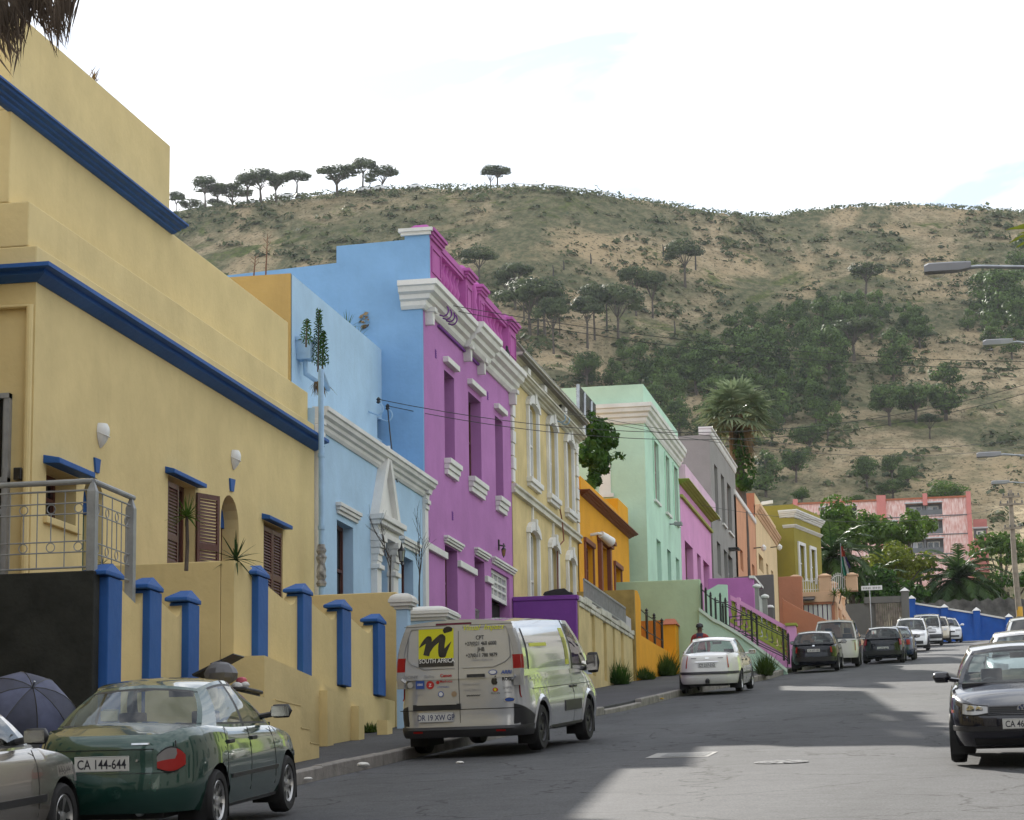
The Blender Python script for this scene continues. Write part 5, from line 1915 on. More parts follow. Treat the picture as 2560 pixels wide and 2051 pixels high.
for (xa_, xb_, n, arch) in ((px_[0] + .3, px_[1] - .3, 7, 0), (px_[1] + .3, px_[2] - .3, 7, .22)):
 for i in range(n):
  t = (i + .5) / n
  x = xa_ + (xb_ - xa_) * t
  mb = MB()
  mb.tube([(x, yT + .3, zf), (x, yT + .3, zt_p - .15 + arch * math.sin(math.pi * t))], .022, 6)
  mb.build('bar', M_white, T12)
 for z in (zf + .15, zt_p - .28):
  mb = MB()
  mb.tube([(xa_ + (xb_ - xa_) * t / 8, yT + .3, z + (arch * math.sin(math.pi * t / 8) if z > zf + .5 else 0)) for t in range(9)], .02, 6)
  mb.build('rail', M_white, T12)
for k in range(4):                                        # pilasters and garage doors on the street side
 y = yT + .2 + 3.6 * k
 mb = MB()
 mb.box(xT - .02, xT + .14, y, y + .5, gz(y) - .3, zg - .02)
 mb.build('pilaster', M_peach, T12, bevel=.02)
 if k < 3:
  mb = MB()
  mb.box(xT - .01, xT + .03, y + .7, y + 3.2, gz(y) - .2, gz(y) + 2.1)
  mb.build('garage_door', M_white if k == 0 else M_butter, T12)
# flag on its pole
v = atY(2110, 1440, 117.4)
FG = thing('flag', 'limp red, white, green and blue flag hanging on a pole at the terrace corner', 'flag', (v.x, 117.4, zf))
zt_ = atY(2110, 1364, 117.4).z
mb = MB()
mb.tube([(v.x - .1, 117.4, zf - .0), (v.x - .1, 117.4, zt_ + .1)], .025, 6)
mb.build('pole', M_greymetal, FG)
cols = [('flag_red', (.45, .06, .03)), ('flag_blue', (.03, .04, .22)), ('flag_white', (.75, .75, .72)), ('flag_green', (.02, .22, .14))]
def flagpiece(name, rows, m):
 P = []
 for (za, xo, wd) in rows:
  P.append([(v.x - .08 + xo + wd * t, 117.4 + .12 * math.sin(t * 9 + za), za) for t in [i / 8 for i in range(9)]])
 mb = MB()
 mb.grid(P)
 mb.grid([[(x, y + .012, z) for x, y, z in r] for r in P], flip=True)
 return mb.build(name, m, FG)
zz = [atY(2110, p_, 117.4).z for p_ in (1366, 1392, 1440)]
flagpiece('stripe', [(zz[0], 0, .05), (zz[0] - .3, 0, .16), (zz[1], 0, .20)], pbr('flag_red', (.45, .06, .03), .8))
flagpiece('stripe', [(zz[1], 0, .09), (zz[1] - .4, 0, .13), (zz[2], .06, .16)], pbr('flag_green', (.02, .25, .17), .8))
flagpiece('stripe', [(zz[1], .09, .06), (zz[1] - .4, .13, .12), (zz[2] + .1, .22, .14)], pbr('flag_white', (.75, .75, .72), .8))
flagpiece('stripe', [(zz[1] - .02, .15, .08), (zz[1] - .4, .25, .14), (zz[2] + .35, .36, .06)], pbr('flag_violet', (.07, .04, .20), .8))
# ------------------------------------------------------------------ end of the street
M_bluew = plaster('blue_wall_paint', (0.022, 0.10, 0.40), stain=.12, var=.2)
M_stone = pbr('dark_stone', (.10, .095, .085), .9, var=.6, vscale=1.4, bump=.8, bscale=3)
M_plank = pbr('weathered_plank', (.19, .16, .13), .85, var=.4, vscale=3, bump=.4)
M_polew = pbr('pole_wood', (.26, .22, .17), .85, var=.3, vscale=2.5, bump=.4, bscale=12)
yW = 156.0
BW = thing('blue_wall', 'long bright blue boundary wall closing the end of the street', 'wall', (-1, yW, gz(yW)))
tp = [(2276, 1507), (2300, 1511), (2358, 1520), (2372, 1523), (2437, 1533), (2448, 1535), (2515, 1547), (2560, 1556), (2760, 1590)]
tv = [atY(px, py, yW) for px, py in tp]
zb_ = min(gz(yW), atY(2420, 1606, yW).z) - .1
mb = MB()
mb.prismY([(tv[0].x, zb_ - 3)] + [(tv[-1].x, zb_ - 3)] + [(q.x, q.z - .06) for q in tv[::-1]], yW, yW + .3)
mb.build('wall', M_bluew, BW, recalc=True)
lv = [atY(px, py, yW) for px, py in ((2380, 1560), (2490, 1578), (2560, 1590), (2760, 1622))]
mb = MB()
mb.prismY([(tv[0].x, zb_ - 3), (lv[-1].x, zb_ - 3)] + [(q.x, q.z) for q in lv[::-1]] + [(tv[0].x, lv[0].z + .5)], yW - .16, yW - .002)
mb.build('wall_base', M_bluew, BW, recalc=True)
for a, b in zip(tv, tv[1:]):
 mb = MB()
 mb.prismY([(a.x, a.z - .06), (b.x, b.z - .06), (b.x, b.z + .05), (a.x, a.z + .05)], yW - .08, yW + .36)
 mb.build('coping', M_white, BW, recalc=True)
for px, py in ((2279, 1494), (2361, 1516), (2441, 1524), (2522, 1540)):
 v = atY(px, py, yW)
 mb = MB()
 mb.box(v.x - .22, v.x + .22, yW - .2, yW + .4, zb_ - .5, v.z - .1)
 mb.build('pillar', M_bluew, BW)
 mb = MB()
 c = [(v.x - .28, yW - .26, v.z - .1), (v.x + .28, yW - .26, v.z - .1), (v.x + .28, yW + .46, v.z - .1), (v.x - .28, yW + .46, v.z - .1)]
 mb.add(c + [(v.x, yW + .1, v.z + .16)], [(0, 1, 4), (1, 2, 4), (2, 3, 4), (3, 0, 4), (3, 2, 1, 0)])
 mb.build('cap', M_white, BW)
yD = 151.0
DW = thing('dark_gate', 'dark wall with weathered plank gate and white capped pillar left of the blue wall', 'gate', (-6, yD, gz(yD)))
v0, v1, v2 = atY(2160, 1492, yD), atY(2253, 1490, yD), atY(2271, 1478, yD)
vg0, vg1 = atY(2188, 1508, yD), atY(2257, 1506, yD)
mb = MB()
mb.box(v0.x, v1.x, yD, yD + .3, vg0.z, v1.z)
mb.build('wall', M_greyd, DW)
mb = MB()
mb.box(v1.x, v2.x, yD - .1, yD + .4, gz(yD) - 1, v2.z)
mb.build('pillar', M_greyd, DW)
mb = MB()
e = .08
mb.add([(v1.x - e, yD - .18, v2.z), (v2.x + e, yD - .18, v2.z), (v2.x + e, yD + .48, v2.z), (v1.x - e, yD + .48, v2.z), ((v1.x + v2.x) / 2, yD + .15, v2.z + .26)], [(0, 1, 4), (1, 2, 4), (2, 3, 4), (3, 0, 4), (3, 2, 1, 0)])
mb.build('cap', M_white, DW)
n = 12
for i in range(n):
 a = vg0.x + (v1.x - vg0.x) * i / n
 mb = MB()
 mb.box(a + .012, a + (v1.x - vg0.x) / n - .012, yD + .02, yD + .07 + rnd.uniform(0, .02), gz(yD) - .6, vg0.z - rnd.uniform(0, .05))
 mb.build('plank', M_plank, DW)
mb = MB()
mb.box(v0.x - 2, vg0.x, yD + .2, yD + .5, gz(yD) - 1, v0.z - .4)
mb.build('side_wall', M_greyd, DW)
mb = MB()
a, b = atY(2285, 1506, 164), atY(2700, 1512, 164)
P = []
for k in range(2):
 P.append([(a.x + (b.x - a.x) * i / 40, 164 - .12 * rnd.random(), (gz(150) - 1 if k == 0 else a.z + rnd.uniform(-.12, .12))) for i in range(41)])
mb.grid(P, smooth=False)
mb.box(a.x, b.x, 164.05, 164.6, gz(150) - 1, a.z - .1)
tag(place(mb.build('stone_wall', M_stone), (a.x, 164, gz(160))), 'dark rough stone wall behind the blue wall under the palm', 'wall')
# street name sign
v0, v1, vp = atY(2153, 1466, 139), atY(2205, 1462, 139), atY(2180, 1600, 139)
SG = thing('street_sign', 'white street name board with black letters on a thin pole', 'sign', (vp.x, 139, gz(139)))
mb = MB()
mb.tube([(vp.x, 139, gz(139) - .3), (vp.x - .02, 139, v1.z + .12)], .035, 8)
mb.build('pole', M_steel, SG)
mb = MB()
zs_ = v0.z
hb_ = .25
mb.box(v0.x, v1.x, 138.94, 138.97, zs_ - hb_, zs_)
bd = mb.build('board', pbr('sign_white', (.72, .73, .74), .5), SG)
M_ink = pbr('black_ink', (.012, .012, .013), .5)
mb = MB()
for k in range(11):
 x = v0.x + .1 + (v1.x - v0.x - .2) * k / 10.5
 if k != 5: mb.box(x, x + .04, 138.93, 138.939, zs_ - .19, zs_ - .07)
tag(mb.build('worn_letters', M_greyd, bd), kind='stuff')
# utility pole
v = atY(2536, 1400, 150)
UP = thing('utility_pole', 'weathered wooden utility pole with crossarms at the right edge', 'pole', (v.x, 150, gz(150)))
zt = atY(2532, 1226, 150).z
mb = MB()
mb.tube([(v.x + .18, 150, gz(150) - .4), (v.x, 150, (gz(150) + zt) / 2), (v.x - .04, 150, zt)], [.2, .17, .13], 10)
mb.build('shaft', M_polew, UP)
for py, w in ((1243, .55), (1262, .75), (1322, .55)):
 z = atY(2532, py, 150).z
 mb = MB()
 mb.box(v.x - w, v.x + w, 149.76, 149.87, z - .06, z + .06)
 mb.build('crossarm', M_polew, UP)
 for i in range(4):
  mb = MB()
  mb.lathe([(.02, 0), (.06, .05), (.04, .1), (.06, .14), (.01, .18)], (v.x - w + .1 + (2 * w - .2) * i / 3, 149.81, z + .06), seg=8)
  mb.build('insulator', M_greyd, UP)
M_yband = pbr('yellow_band', (.62, .34, .03), .6)
mb = MB()
zb2 = atY(2545, 1530, 150).z
mb.lathe([(.205, -.3), (.205, .3)], (v.x + .13, 150, zb2), seg=10)
mb.build('marking', M_yband, UP)
# ------------------------------------------------------------------ pink flats on the slope
yF = 372.0
def fq(px, py): return atY(px, py, yF)
M_fl = None
def tilehung():
 m = pbr('pink_tile_hanging', (.66, .35, .31), .8, var=.12, vscale=.3)
 n, l = m.node_tree.nodes, m.node_tree.links
 b = n['Principled BSDF']
 geo = n.new('ShaderNodeNewGeometry')
 mp = n.new('ShaderNodeMapping')
 mp.inputs['Scale'].default_value = (4.5, 1, .9)
 l.new(geo.outputs['Position'], mp.inputs['Vector'])
 t = n.new('ShaderNodeTexNoise')
 t.inputs['Scale'].default_value = 1
 t.inputs['Detail'].default_value = 4
 l.new(mp.outputs[0], t.inputs['Vector'])
 r = n.new('ShaderNodeMapRange')
 r.inputs[1].default_value = .42
 r.inputs[2].default_value = .6
 l.new(t.outputs['Fac'], r.inputs[0])
 old = b.inputs['Base Color'].links[0].from_socket
 mx = n.new('ShaderNodeMix')
 mx.data_type = 'RGBA'
 l.new(r.outputs[0], mx.inputs[0])
 l.new(old, mx.inputs[6])
 mx.inputs[7].default_value = (.80, .60, .57, 1)
 l.new(mx.outputs[2], b.inputs['Base Color'])
 return m
M_fl = tilehung()
M_flp = plaster('pink_pier', (.60, .22, .20), stain=.1)
M_slate = plaster('slate_balcony', (.15, .155, .165))
FT = thing('apartment_block', 'three storey pink apartment block with grey balconies on the hillside', 'apartment block', (fq(2250, 1400).x, yF, fq(2250, 1400).z))
zR = fq(2250, 1251).z
zl_ = [zR, fq(2300, 1291).z, fq(2300, 1338).z, fq(2300, 1386).z, fq(2300, 1432).z]
xL, xRr = fq(1985, 1300).x, fq(2424, 1300).x
bal = [(2050, 2143, 0, 1277), (2265, 2357, 0, 1262), (2150, 2243, 1, 1308), (2262, 2356, 1, 1305), (2264, 2356, 2, 1352)]
holes_ = []
for (pa, pb, f, pt) in bal:
 xa_, xb_ = fq(pa, 1300).x, fq(pb, 1300).x
 z1 = zl_[f] - .62
 holes_.append((xa_, xb_, zl_[f + 1] + .12, z1, 1.4))
# wall facing -Y: build with front() turned
mb = MB()
t_ = MB()
front(t_, 0, xL, xRr, zl_[4] - 6, zR, holes_)
t_.v = [(v[1], yF - v[0], v[2]) for v in t_.v]
mb.v, mb.f, mb.smooth = t_.v, t_.f, t_.smooth
mb.box(xL, xRr, yF + 1.5, yF + 9, zl_[4] - 6, zR)
mb.build('wall', M_fl, FT)
mb = MB()
mb.box(xL - .2, xRr + .2, yF - .2, yF + 9, zR, zR + .28)
mb.build('roof', plaster('rust_roof_edge', (.38, .13, .07)), FT)
for z in zl_[1:4]:
 mb = MB()
 mb.box(xL, xRr, yF - .12, yF - .003, z - .12, z + .02)
 mb.build('string_course', M_slate, FT)
for px in (1990, 2098, 2205, 2315, 2424):
 x = fq(px, 1300).x
 mb = MB()
 wd = .35 if px != 2205 else .7
 mb.box(x - wd, x + wd, yF - .4, yF + .4, zR - (1.0 if px not in (2205, 2424) else 14), zR + .85)
 mb.build('pier', M_flp, FT)
for h in holes_:
 mb = MB()
 mb.box(h[0] + .02, h[1] - .02, yF + 1.30, yF + 1.39, h[2], h[3])
 mb.build('balcony_back', M_slate, FT)
 mb = MB()
 mb.box(h[0] + .02, h[1] - .02, yF + .02, yF + .10, h[2], h[2] + .85)
 mb.build('balcony_front', M_slate, FT)
 mb = MB()
 mb.box(h[0] - .1, h[1] + .1, yF - .25, yF - .02, h[3], h[3] + .18)
 mb.build('balcony_head', pbr('pale_grey_trim', (.5, .51, .53), .6), FT)
 xm = (h[0] + h[1]) / 2
 mb = MB()
 mb.box(xm - .12, xm + .12, yF + .1, yF + 1.29, h[2], h[3])
 mb.build('divider', M_slate, FT)
 for xc in ((h[0] + xm) / 2 + .15, (h[1] + xm) / 2 - .15):
  mb = MB()
  mb.box(xc - .95, xc + .95, yF + 1.22, yF + 1.295, h[2] + .75, h[3] - .35)
  w = mb.build('window', M_white, FT)
  for q in (-1, 1):
   mb = MB()
   mb.box(xc + q * .45 - .36, xc + q * .45 + .36, yF + 1.2, yF + 1.225, h[2] + .85, h[3] - .45)
   mb.build('pane', M_pane if (q + int(xc * 7)) % 3 else M_curtain, w)
yA_ = 377.0
v0, v1 = atY(2432, 1299, yA_), atY(2470, 1358, yA_)
AN = thing('apartment_wing', 'small salmon pink wing right of the pink apartment block', 'building', (v0.x, yA_, v1.z))
mb = MB()
mb.box(v0.x, v1.x, yA_, yA_ + 8, v1.z - 8, v0.z)
mb.build('wall', plaster('rose_plaster', (.50, .20, .18)), AN)
w0, w1 = atY(2434, 1323, yA_), atY(2467, 1344, yA_)
mb = MB()
mb.box(w0.x, w1.x, yA_ - .1, yA_ - .003, w1.z, w0.z)
mb.build('balcony', M_slate, AN)
mb = MB()
mb.box(w0.x + .4, w1.x - .4, yA_ - .16, yA_ - .101, w1.z + .15, w0.z - .35)
w = mb.build('window', M_white, AN)
mb = MB()
mb.box(w0.x + .6, w1.x - .6, yA_ - .18, yA_ - .161, w1.z + .3, w0.z - .5)
mb.build('pane', M_pane, w)
mb = MB()
mb.box(w0.x - .2, w1.x + .3, yA_ - .4, yA_, w0.z, w0.z + .25)
mb.build('canopy', MATS['pale_grey_trim'], AN)
# ------------------------------------------------------------------ street lamps on the right pavement
M_bowl = glass('lamp_bowl', (.86, .87, .86))
def street_lamp(label, pxa, pxb, py, Y, small=False):
 a, b = atY(pxa, py, Y), atY(pxb, py, Y)
 X0 = max(xr(Y) + 1.0, b.x + 1.2)
 T = thing('street_lamp', label, 'street lamp', (X0, Y, gz(Y)), group='street lamps along the right side')
 L = b.x - a.x
 z = a.z
 mb = MB()
 mb.tube([(X0, Y, gz(Y) - .2), (X0, Y, z - 1.2)], [.09, .06], 10)
 mb.tube([(X0, Y, z - 1.25), (X0 - .15, Y, z - .7), (X0 - .6, Y, z - .15), (b.x + .1, Y, z - .02), (b.x - .05, Y, z - .03)], .03, 8)
 mb.build('pole', M_steel, T)
 h = L * .19
 mb = MB()
 n = 10
 P = []
 for i in range(n + 1):
  t = i / n
  w = L * .16 * (1 - .5 * max(0, t - .6) / .4) * (1 if t > .06 else .8)
  x = a.x + L * t
  top, bot = z + h * (.5 if t > .05 else .3), z - h * (.55 if t < .75 else .55 - 1.2 * (t - .75))
  P.append([(x, Y - w, bot), (x, Y - w, top - h * .2), (x, Y - w * .6, top), (x, Y + w * .6, top), (x, Y + w, top - h * .2), (x, Y + w, bot), (x, Y - w, bot)])
 mb.grid(P, smooth=False)
 m = len(P[0]) - 1
 mb.add(P[0][:m], [tuple(range(m))])
 mb.add(P[-1][:m], [tuple(range(m))[::-1]])
 mb.build('housing', pbr('lamp_housing', (.27, .27, .28), .6, metal=.3), T, recalc=True)
 mb = MB()
 r, c = L * .215, a.x + L * .24
 P = []
 for i in range(9):
  u = math.pi / 2 * i / 8
  P.append([(c + r * math.cos(u) * math.cos(k * math.pi / 8), Y + r * .72 * math.cos(u) * math.sin(k * math.pi / 8), z - h * .55 - r * .62 * math.sin(u)) for k in range(17)])
 mb.grid(P)
 mb.build('bowl', M_bowl, T)
 return T
street_lamp('largest street lamp head, highest at right against the hillside', 2310, 2428, 672, 37)
street_lamp('second street lamp head, right edge above the dark pines', 2457, 2533, 858, 56)
street_lamp('third small street lamp head over the dry grass', 2441, 2503, 1138, 73)
street_lamp('lowest street lamp head just above the pole top', 2478, 2524, 1207, 108)
# ------------------------------------------------------------------ brackets and overhead wires
M_wire = pbr('black_cable', (.012, .012, .012), .5)
def bracket(H, px, py, r=.13, X=None):
 v = atX(px, py, (X if X is not None else H.X))
 mb = MB()
 mb.tube([(v.x, v.y, v.z - .05)] + [(v.x + .22 + r * math.sin(t), v.y, v.z - r * math.cos(t) * 1.1) for t in [math.pi * (i / 8) * 1.0 for i in range(9)]], .018, 6)
 br = mb.build('wire_bracket', M_violet if H is H3 else M_pipe, H.root)
 mb = MB()
 mb.lathe([(.02, 0), (.055, .03), (.035, .07), (.055, .1), (.015, .15)], (v.x + .24, v.y, v.z + r * 1.1 - .02), seg=8)
 mb.build('insulator', M_black, br)
 return Vector((v.x + .24, v.y, v.z + r * 1.1 + .08))
def wire(label, a, b, sag, r=.009, grp='overhead wires'):
 a, b = Vector(a), Vector(b)
 pts = []
 for i in range(25):
  t = i / 24
  p_ = a.lerp(b, t)
  p_.z -= sag * 4 * t * (1 - t)
  pts.append(p_)
 mb = MB()
 mb.tube(pts, r, 5)
 o = place(mb.build('overhead_wire', M_wire), a)
 tag(o, label, 'wire', grp)
B3 = [bracket(H3, px, py) for px, py in ((1086, 778), (1094, 786), (1102, 792), (1108, 800))]
B2 = [bracket(H2, 921, 1024, X=XB), bracket(H2, 944, 1040, X=XB)]
B4 = [bracket(H4, 1386, 1046), bracket(H4, 1396, 1052)]
wire('upper wire from the purple house passing over the pines', B3[1], atY(2640, 905, 62), .35)
wire('lower wire from the purple house passing over the pines', B3[3], atY(2640, 921, 62), .40)
wire('upper wire from the light blue house crossing the purple and mint fronts', B2[0], atY(2640, 938, 66), 1.15)
wire('lower wire from the light blue house crossing the purple and mint fronts', B2[1], atY(2640, 960, 66), 1.15)
wire('upper wire sloping from the cream house past the mint cornice', B4[0], atY(2640, 1085, 108), .9)
wire('lower wire sloping from the cream house past the mint cornice', B4[1], atY(2640, 1102, 108), 1.0)
wire('thin wire crossing below the grey house to the utility pole', atX(1755, 1264, XM + .3), (atY(2532, 1262, 149.8)), .9, .01)
wire('slack service cable hanging on the blue front', B2[1], atX(993, 1205, XF + .1), .25, .016)
# ------------------------------------------------------------------ vehicles: builder
def paint(name, col, metal=0.0, rough=0.22, coat=1.0, spec=.5):
 m = pbr(name, col, rough, metal, var=.06, vscale=2, coat=coat, spec=spec)
 return m
M_rub = pbr('tyre_rubber', (.018, .018, .019), .8, var=.3, vscale=9)
M_trim = pbr('black_plastic', (.022, .022, .024), .5, var=.2)
M_gap = pbr('panel_gap', (.006, .006, .007), .7)
M_alloy = pbr('wheel_silver', (.50, .50, .50), .3, metal=.75)
M_chrome = pbr('chrome', (.7, .7, .7), .08, metal=1)
M_cglass = glass('car_glass', (.42, .47, .46))
M_cglass2 = glass('clear_car_glass', (.62, .70, .70))
M_seat = pbr('seat_cloth', (.035, .036, .04), .9)
M_redl = pbr('red_tail_lens', (.30, .008, .006), .4, spec=.3, coat=0)
M_orl = pbr('orange_lens', (.55, .16, .02), .12, coat=1)
M_clr = pbr('clear_lens', (.36, .36, .36), .2, metal=.2, coat=.5, spec=.6)
M_plate = pbr('plate_white', (.62, .62, .60), .5)
M_inkb = pbr('plate_ink', (.02, .02, .03), .5)
def tab(t, x): return lerp_tab(t, x)
class Car:
 N = 5.0
 def __init__(s, name, label, cat, sp, body, group=None):
  s.sp, s.paint = sp, body
  s.root = thing(name, label, cat, group=group)
  s.L, s.xm = sp['L'], 0.0
  s.W = max(w for z, w in sp['w'])
  s.N = sp.get('N', 5.0)
 def X(s, a, z):
  return a * tab(s.sp['xf'], z) if a >= 0 else -a * tab(s.sp['xr'], z)
 def pt(s, phi, z, off=0.0):
  """point of the body surface in plan direction phi (0 front, 90 left, 180 back) at height z"""
  n = s.N
  c, q = math.cos(phi), math.sin(phi)
  a, b = math.copysign(abs(c) ** (2 / n), c), math.copysign(abs(q) ** (2 / n), q)
  w = tab(s.sp['w'], z)
  p = Vector((s.X(a, z), b * w, z))
  if off:
   nx = math.copysign(abs(a) ** (n - 1), a) / (s.L / 2)
   ny = math.copysign(abs(b) ** (n - 1), b) / w
   l = math.hypot(nx, ny)
   p += Vector((nx / l, ny / l, 0)) * off
  return p
 def phi_y(s, y, z, back):
  b = max(-1, min(1, y / tab(s.sp['w'], z)))
  t = math.asin(math.copysign(abs(b) ** (s.N / 2), b))
  return math.pi - t if back else t
 def phi_x(s, x, z, left):
  e = tab(s.sp['xf'] if x >= 0 else s.sp['xr'], z)
  a = min(1, abs(x / e))
  t = math.acos(math.copysign(a ** (s.N / 2), x))
  return t if left else -t
 def low(s, x):
  z = s.sp.get('sill', .2)
  if x > s.sp['xw'][0] + s.sp['R'] + .12: z = s.sp.get('fb', .22)
  if x < s.sp['xw'][1] - s.sp['R'] - .12: z = s.sp.get('rb', .25)
  Ra = s.sp['R'] + s.sp.get('ag', .055)
  for xw in s.sp['xw']:
   d = abs(x - xw)
   if d < Ra: z = max(z, s.sp['R'] + math.sqrt(Ra * Ra - d * d))
  return z
 def shell(s):
  sp = s.sp
  Ra = sp['R'] + sp.get('ag', .055)
  xs = set()
  xf, xr = tab(sp['xf'], .5) * .955, tab(sp['xr'], .5) * .955
  x = xr
  while x < xf:
   xs.add(round(x, 3))
   x += .16
  xs.add(round(xf, 3))
  for xw in sp['xw']:
   xs = {q for q in xs if abs(q - xw) > Ra + .015}
   for k in range(13): xs.add(round(xw - Ra * math.cos(math.pi * k / 12), 3))
   xs |= {round(xw - Ra - .004, 3), round(xw + Ra + .004, 3)}
  xs = sorted(x for x in xs if xr - 1e-6 <= x <= xf + 1e-6)
  B = [.97, .86, .7, .45, .2, 0, -.2, -.45, -.7, -.86, -.97]
  bmax = (1 - .955 ** s.N) ** (1 / s.N)
  B = [b / .97 * bmax for b in B]
  cols = []
  for x in reversed(xs): cols.append(('L', x))
  for b in B[1:-1]: cols.append(('K', b))
  for x in xs: cols.append(('R', x))
  for b in reversed(B[1:-1]): cols.append(('F', b))
  T = [0, .04, .12, .25, .4, .55, .7, .82, .91, .97, 1.0]
  rows = [[] for _ in T]
  def colpt(c, t):
   k, q = c
   if k in 'LR':
    a = q / (tab(sp['xf'], .5) if q >= 0 else -tab(sp['xr'], .5))
    b = (1 - abs(a) ** s.N) ** (1 / s.N) * (1 if k == 'L' else -1)
    zl, zt = s.low(q), tab(sp['ztop'], q)
   else:
    b = q
    a = (1 - abs(b) ** s.N) ** (1 / s.N) * (1 if k == 'F' else -1)
    zl = sp.get('fb', .22) if k == 'F' else sp.get('rb', .25)
    e = tab(sp['xf'] if k == 'F' else sp['xr'], .5)
    zt = tab(sp['ztop'], e * .99)
   z = zl + (zt - zl) * t
   w = tab(sp['w'], z)
   tuck = sp.get('tuck', .035) * max(0, (t - .9) / .1) ** 2
   return (s.X(a, z) - (math.copysign(tuck, a) if k in 'FK' else 0), b * (w - tuck), z)
  P = [[colpt(c, t) for c in cols] + [colpt(cols[0], t)] for t in T]
  mb = MB()
  mb.grid(P, flip=True)
  top = P[-1][:-1]
  nx, nb = len(xs), len(B)
  Lr = top[:nx]
  K = top[nx:nx + nb - 2]
  Rr = top[nx + nb - 2:nx * 2 + nb - 2]
  Fr = top[nx * 2 + nb - 2:]
  rowsC = [[Lr[0]] + list(reversed(Fr)) + [Rr[-1]]]
  cr = sp.get('crown', .05)
  for i in range(1, nx - 1):
   l, r = Vector(Lr[i]), Vector(Rr[nx - 1 - i])
   row = []
   for b in B:
    t = (1 - b / bmax) / 2
    p_ = l.lerp(r, t)
    edge = min(1, i / 2.0, (nx - 1 - i) / 2.0)
    p_.z += cr * edge * (1 - (b / bmax) ** 2)
    row.append(tuple(p_))
   row[0], row[-1] = Lr[i], Rr[nx - 1 - i]
   rowsC.append(row)
  rowsC.append([Lr[-1]] + list(K) + [Rr[0]])
  mb.grid(rowsC)
  o = mb.build('body', s.paint, s.root, auto=42, recalc=True)
  # dark wheel wells and underside
  mb = MB()
  for xw in sp['xw']:
   for sd in (1, -1):
    y1, y0 = sd * (s.W - .03), sd * (s.W - .30)
    A = [(xw - Ra * 1.02 * math.cos(math.pi * k / 12), sp['R'] + Ra * 1.02 * math.sin(math.pi * k / 12)) for k in range(13)]
    A = [(xw - Ra * 1.02, .12)] + A + [(xw + Ra * 1.02, .12)]
    mb.grid([[(x, y0, z) for x, z in A], [(x, y1, z) for x, z in A]], smooth=False)
    mb.add([(x, y0, z) for x, z in A], [tuple(range(len(A)))])
  mb.box(tab(sp['xr'], .5) * .93, tab(sp['xf'], .5) * .93, -s.W + .31, s.W - .31, sp.get('ub', .19), .5)
  mb.build('underbody', M_gap, s.root)
 def patch(s, name, m, phis, zs0, zs1, off=.006, rows=5, parent=None, auto=50):
  """a piece lying on the body surface: phis across, lower and upper heights for each"""
  P = []
  n = len(phis)
  for i, ph in enumerate(phis):
   a, b = zs0[i] if hasattr(zs0, '__len__') else zs0, zs1[i] if hasattr(zs1, '__len__') else zs1
   P.append([tuple(s.pt(ph, a + (b - a) * k / (rows - 1), off)) for k in range(rows)])
  Q = []
  for i, ph in enumerate(phis):
   a, b = zs0[i] if hasattr(zs0, '__len__') else zs0, zs1[i] if hasattr(zs1, '__len__') else zs1
   Q.append([tuple(s.pt(ph, a, -.004))] + P[i] + [tuple(s.pt(ph, b, -.004))])
  Q = [[tuple(s.pt(phis[0], q[2], -.004)) for q in Q[0]]] + Q + [[tuple(s.pt(phis[-1], q[2], -.004)) for q in Q[-1]]]
  mb = MB()
  mb.grid(Q)
  return mb.build(name, m, parent or s.root, auto=auto, recalc=False)
 def rear(s, name, m, y0, y1, z0, z1, off=.006, n=8, parent=None, back=True, rows=4):
  ys = [y0 + (y1 - y0) * i / n for i in range(n + 1)]
  zm = ((z0 if not hasattr(z0, '__len__') else z0[0]) + (z1 if not hasattr(z1, '__len__') else z1[0])) / 2
  return s.patch(name, m, [s.phi_y(y, zm, back) for y in ys], z0, z1, off, rows, parent)
 def side(s, name, m, x0, x1, z0, z1, left, off=.005, n=10, parent=None, rows=4):
  xs = [x0 + (x1 - x0) * i / n for i in range(n + 1)]
  zm = ((z0 if not hasattr(z0, '__len__') else z0[0]) + (z1 if not hasattr(z1, '__len__') else z1[0])) / 2
  return s.patch(name, m, [s.phi_x(x, zm, left) for x in xs], z0, z1, off, rows, parent)
 def cabin(s, glass_m, roofm=None):
  """c = dict(base=[...], roof=[...] pillar edges front to back, kinds, wb, wr, bow)"""
  sp, c = s.sp, s.sp['cab']
  bx, rx, kinds = c['base'], c['roof'], c['kinds']
  T = [0, .07, .11, .3, .5, .7, .88, .93, 1.0]
  H = sp['H']
  cr = c.get('crown', .045)
  def zroof(x): return H - cr - c.get('arc', .06) * ((x - (rx[0] + rx[-1]) / 2) / max(.4, (rx[0] - rx[-1]) / 2)) ** 2
  def zb(x): return tab(sp['ztop'], x) + c.get('dz', -.01)
  def sd(i_, t, sgn, u=0.0):
   x0 = bx[i_] + (bx[i_ + 1] - bx[i_]) * u if i_ < len(bx) - 1 else bx[i_]
   x1 = rx[i_] + (rx[i_ + 1] - rx[i_]) * u if i_ < len(rx) - 1 else rx[i_]
   x = x0 + (x1 - x0) * t
   z = zb(x0) + (zroof(x1) - zb(x0)) * t
   y = c['wb'] + (c['wr'] - c['wb']) * t + c.get('bul', .03) * math.sin(math.pi * t)
   # pinch at both ends so the glasshouse tapers in plan
   e = (x0 - (bx[0] + bx[-1]) / 2) / ((bx[0] - bx[-1]) / 2)
   y -= c.get('pin', .05) * abs(e) ** 3
   return (x, sgn * y, z)
  mbP, mbB = MB(), MB()
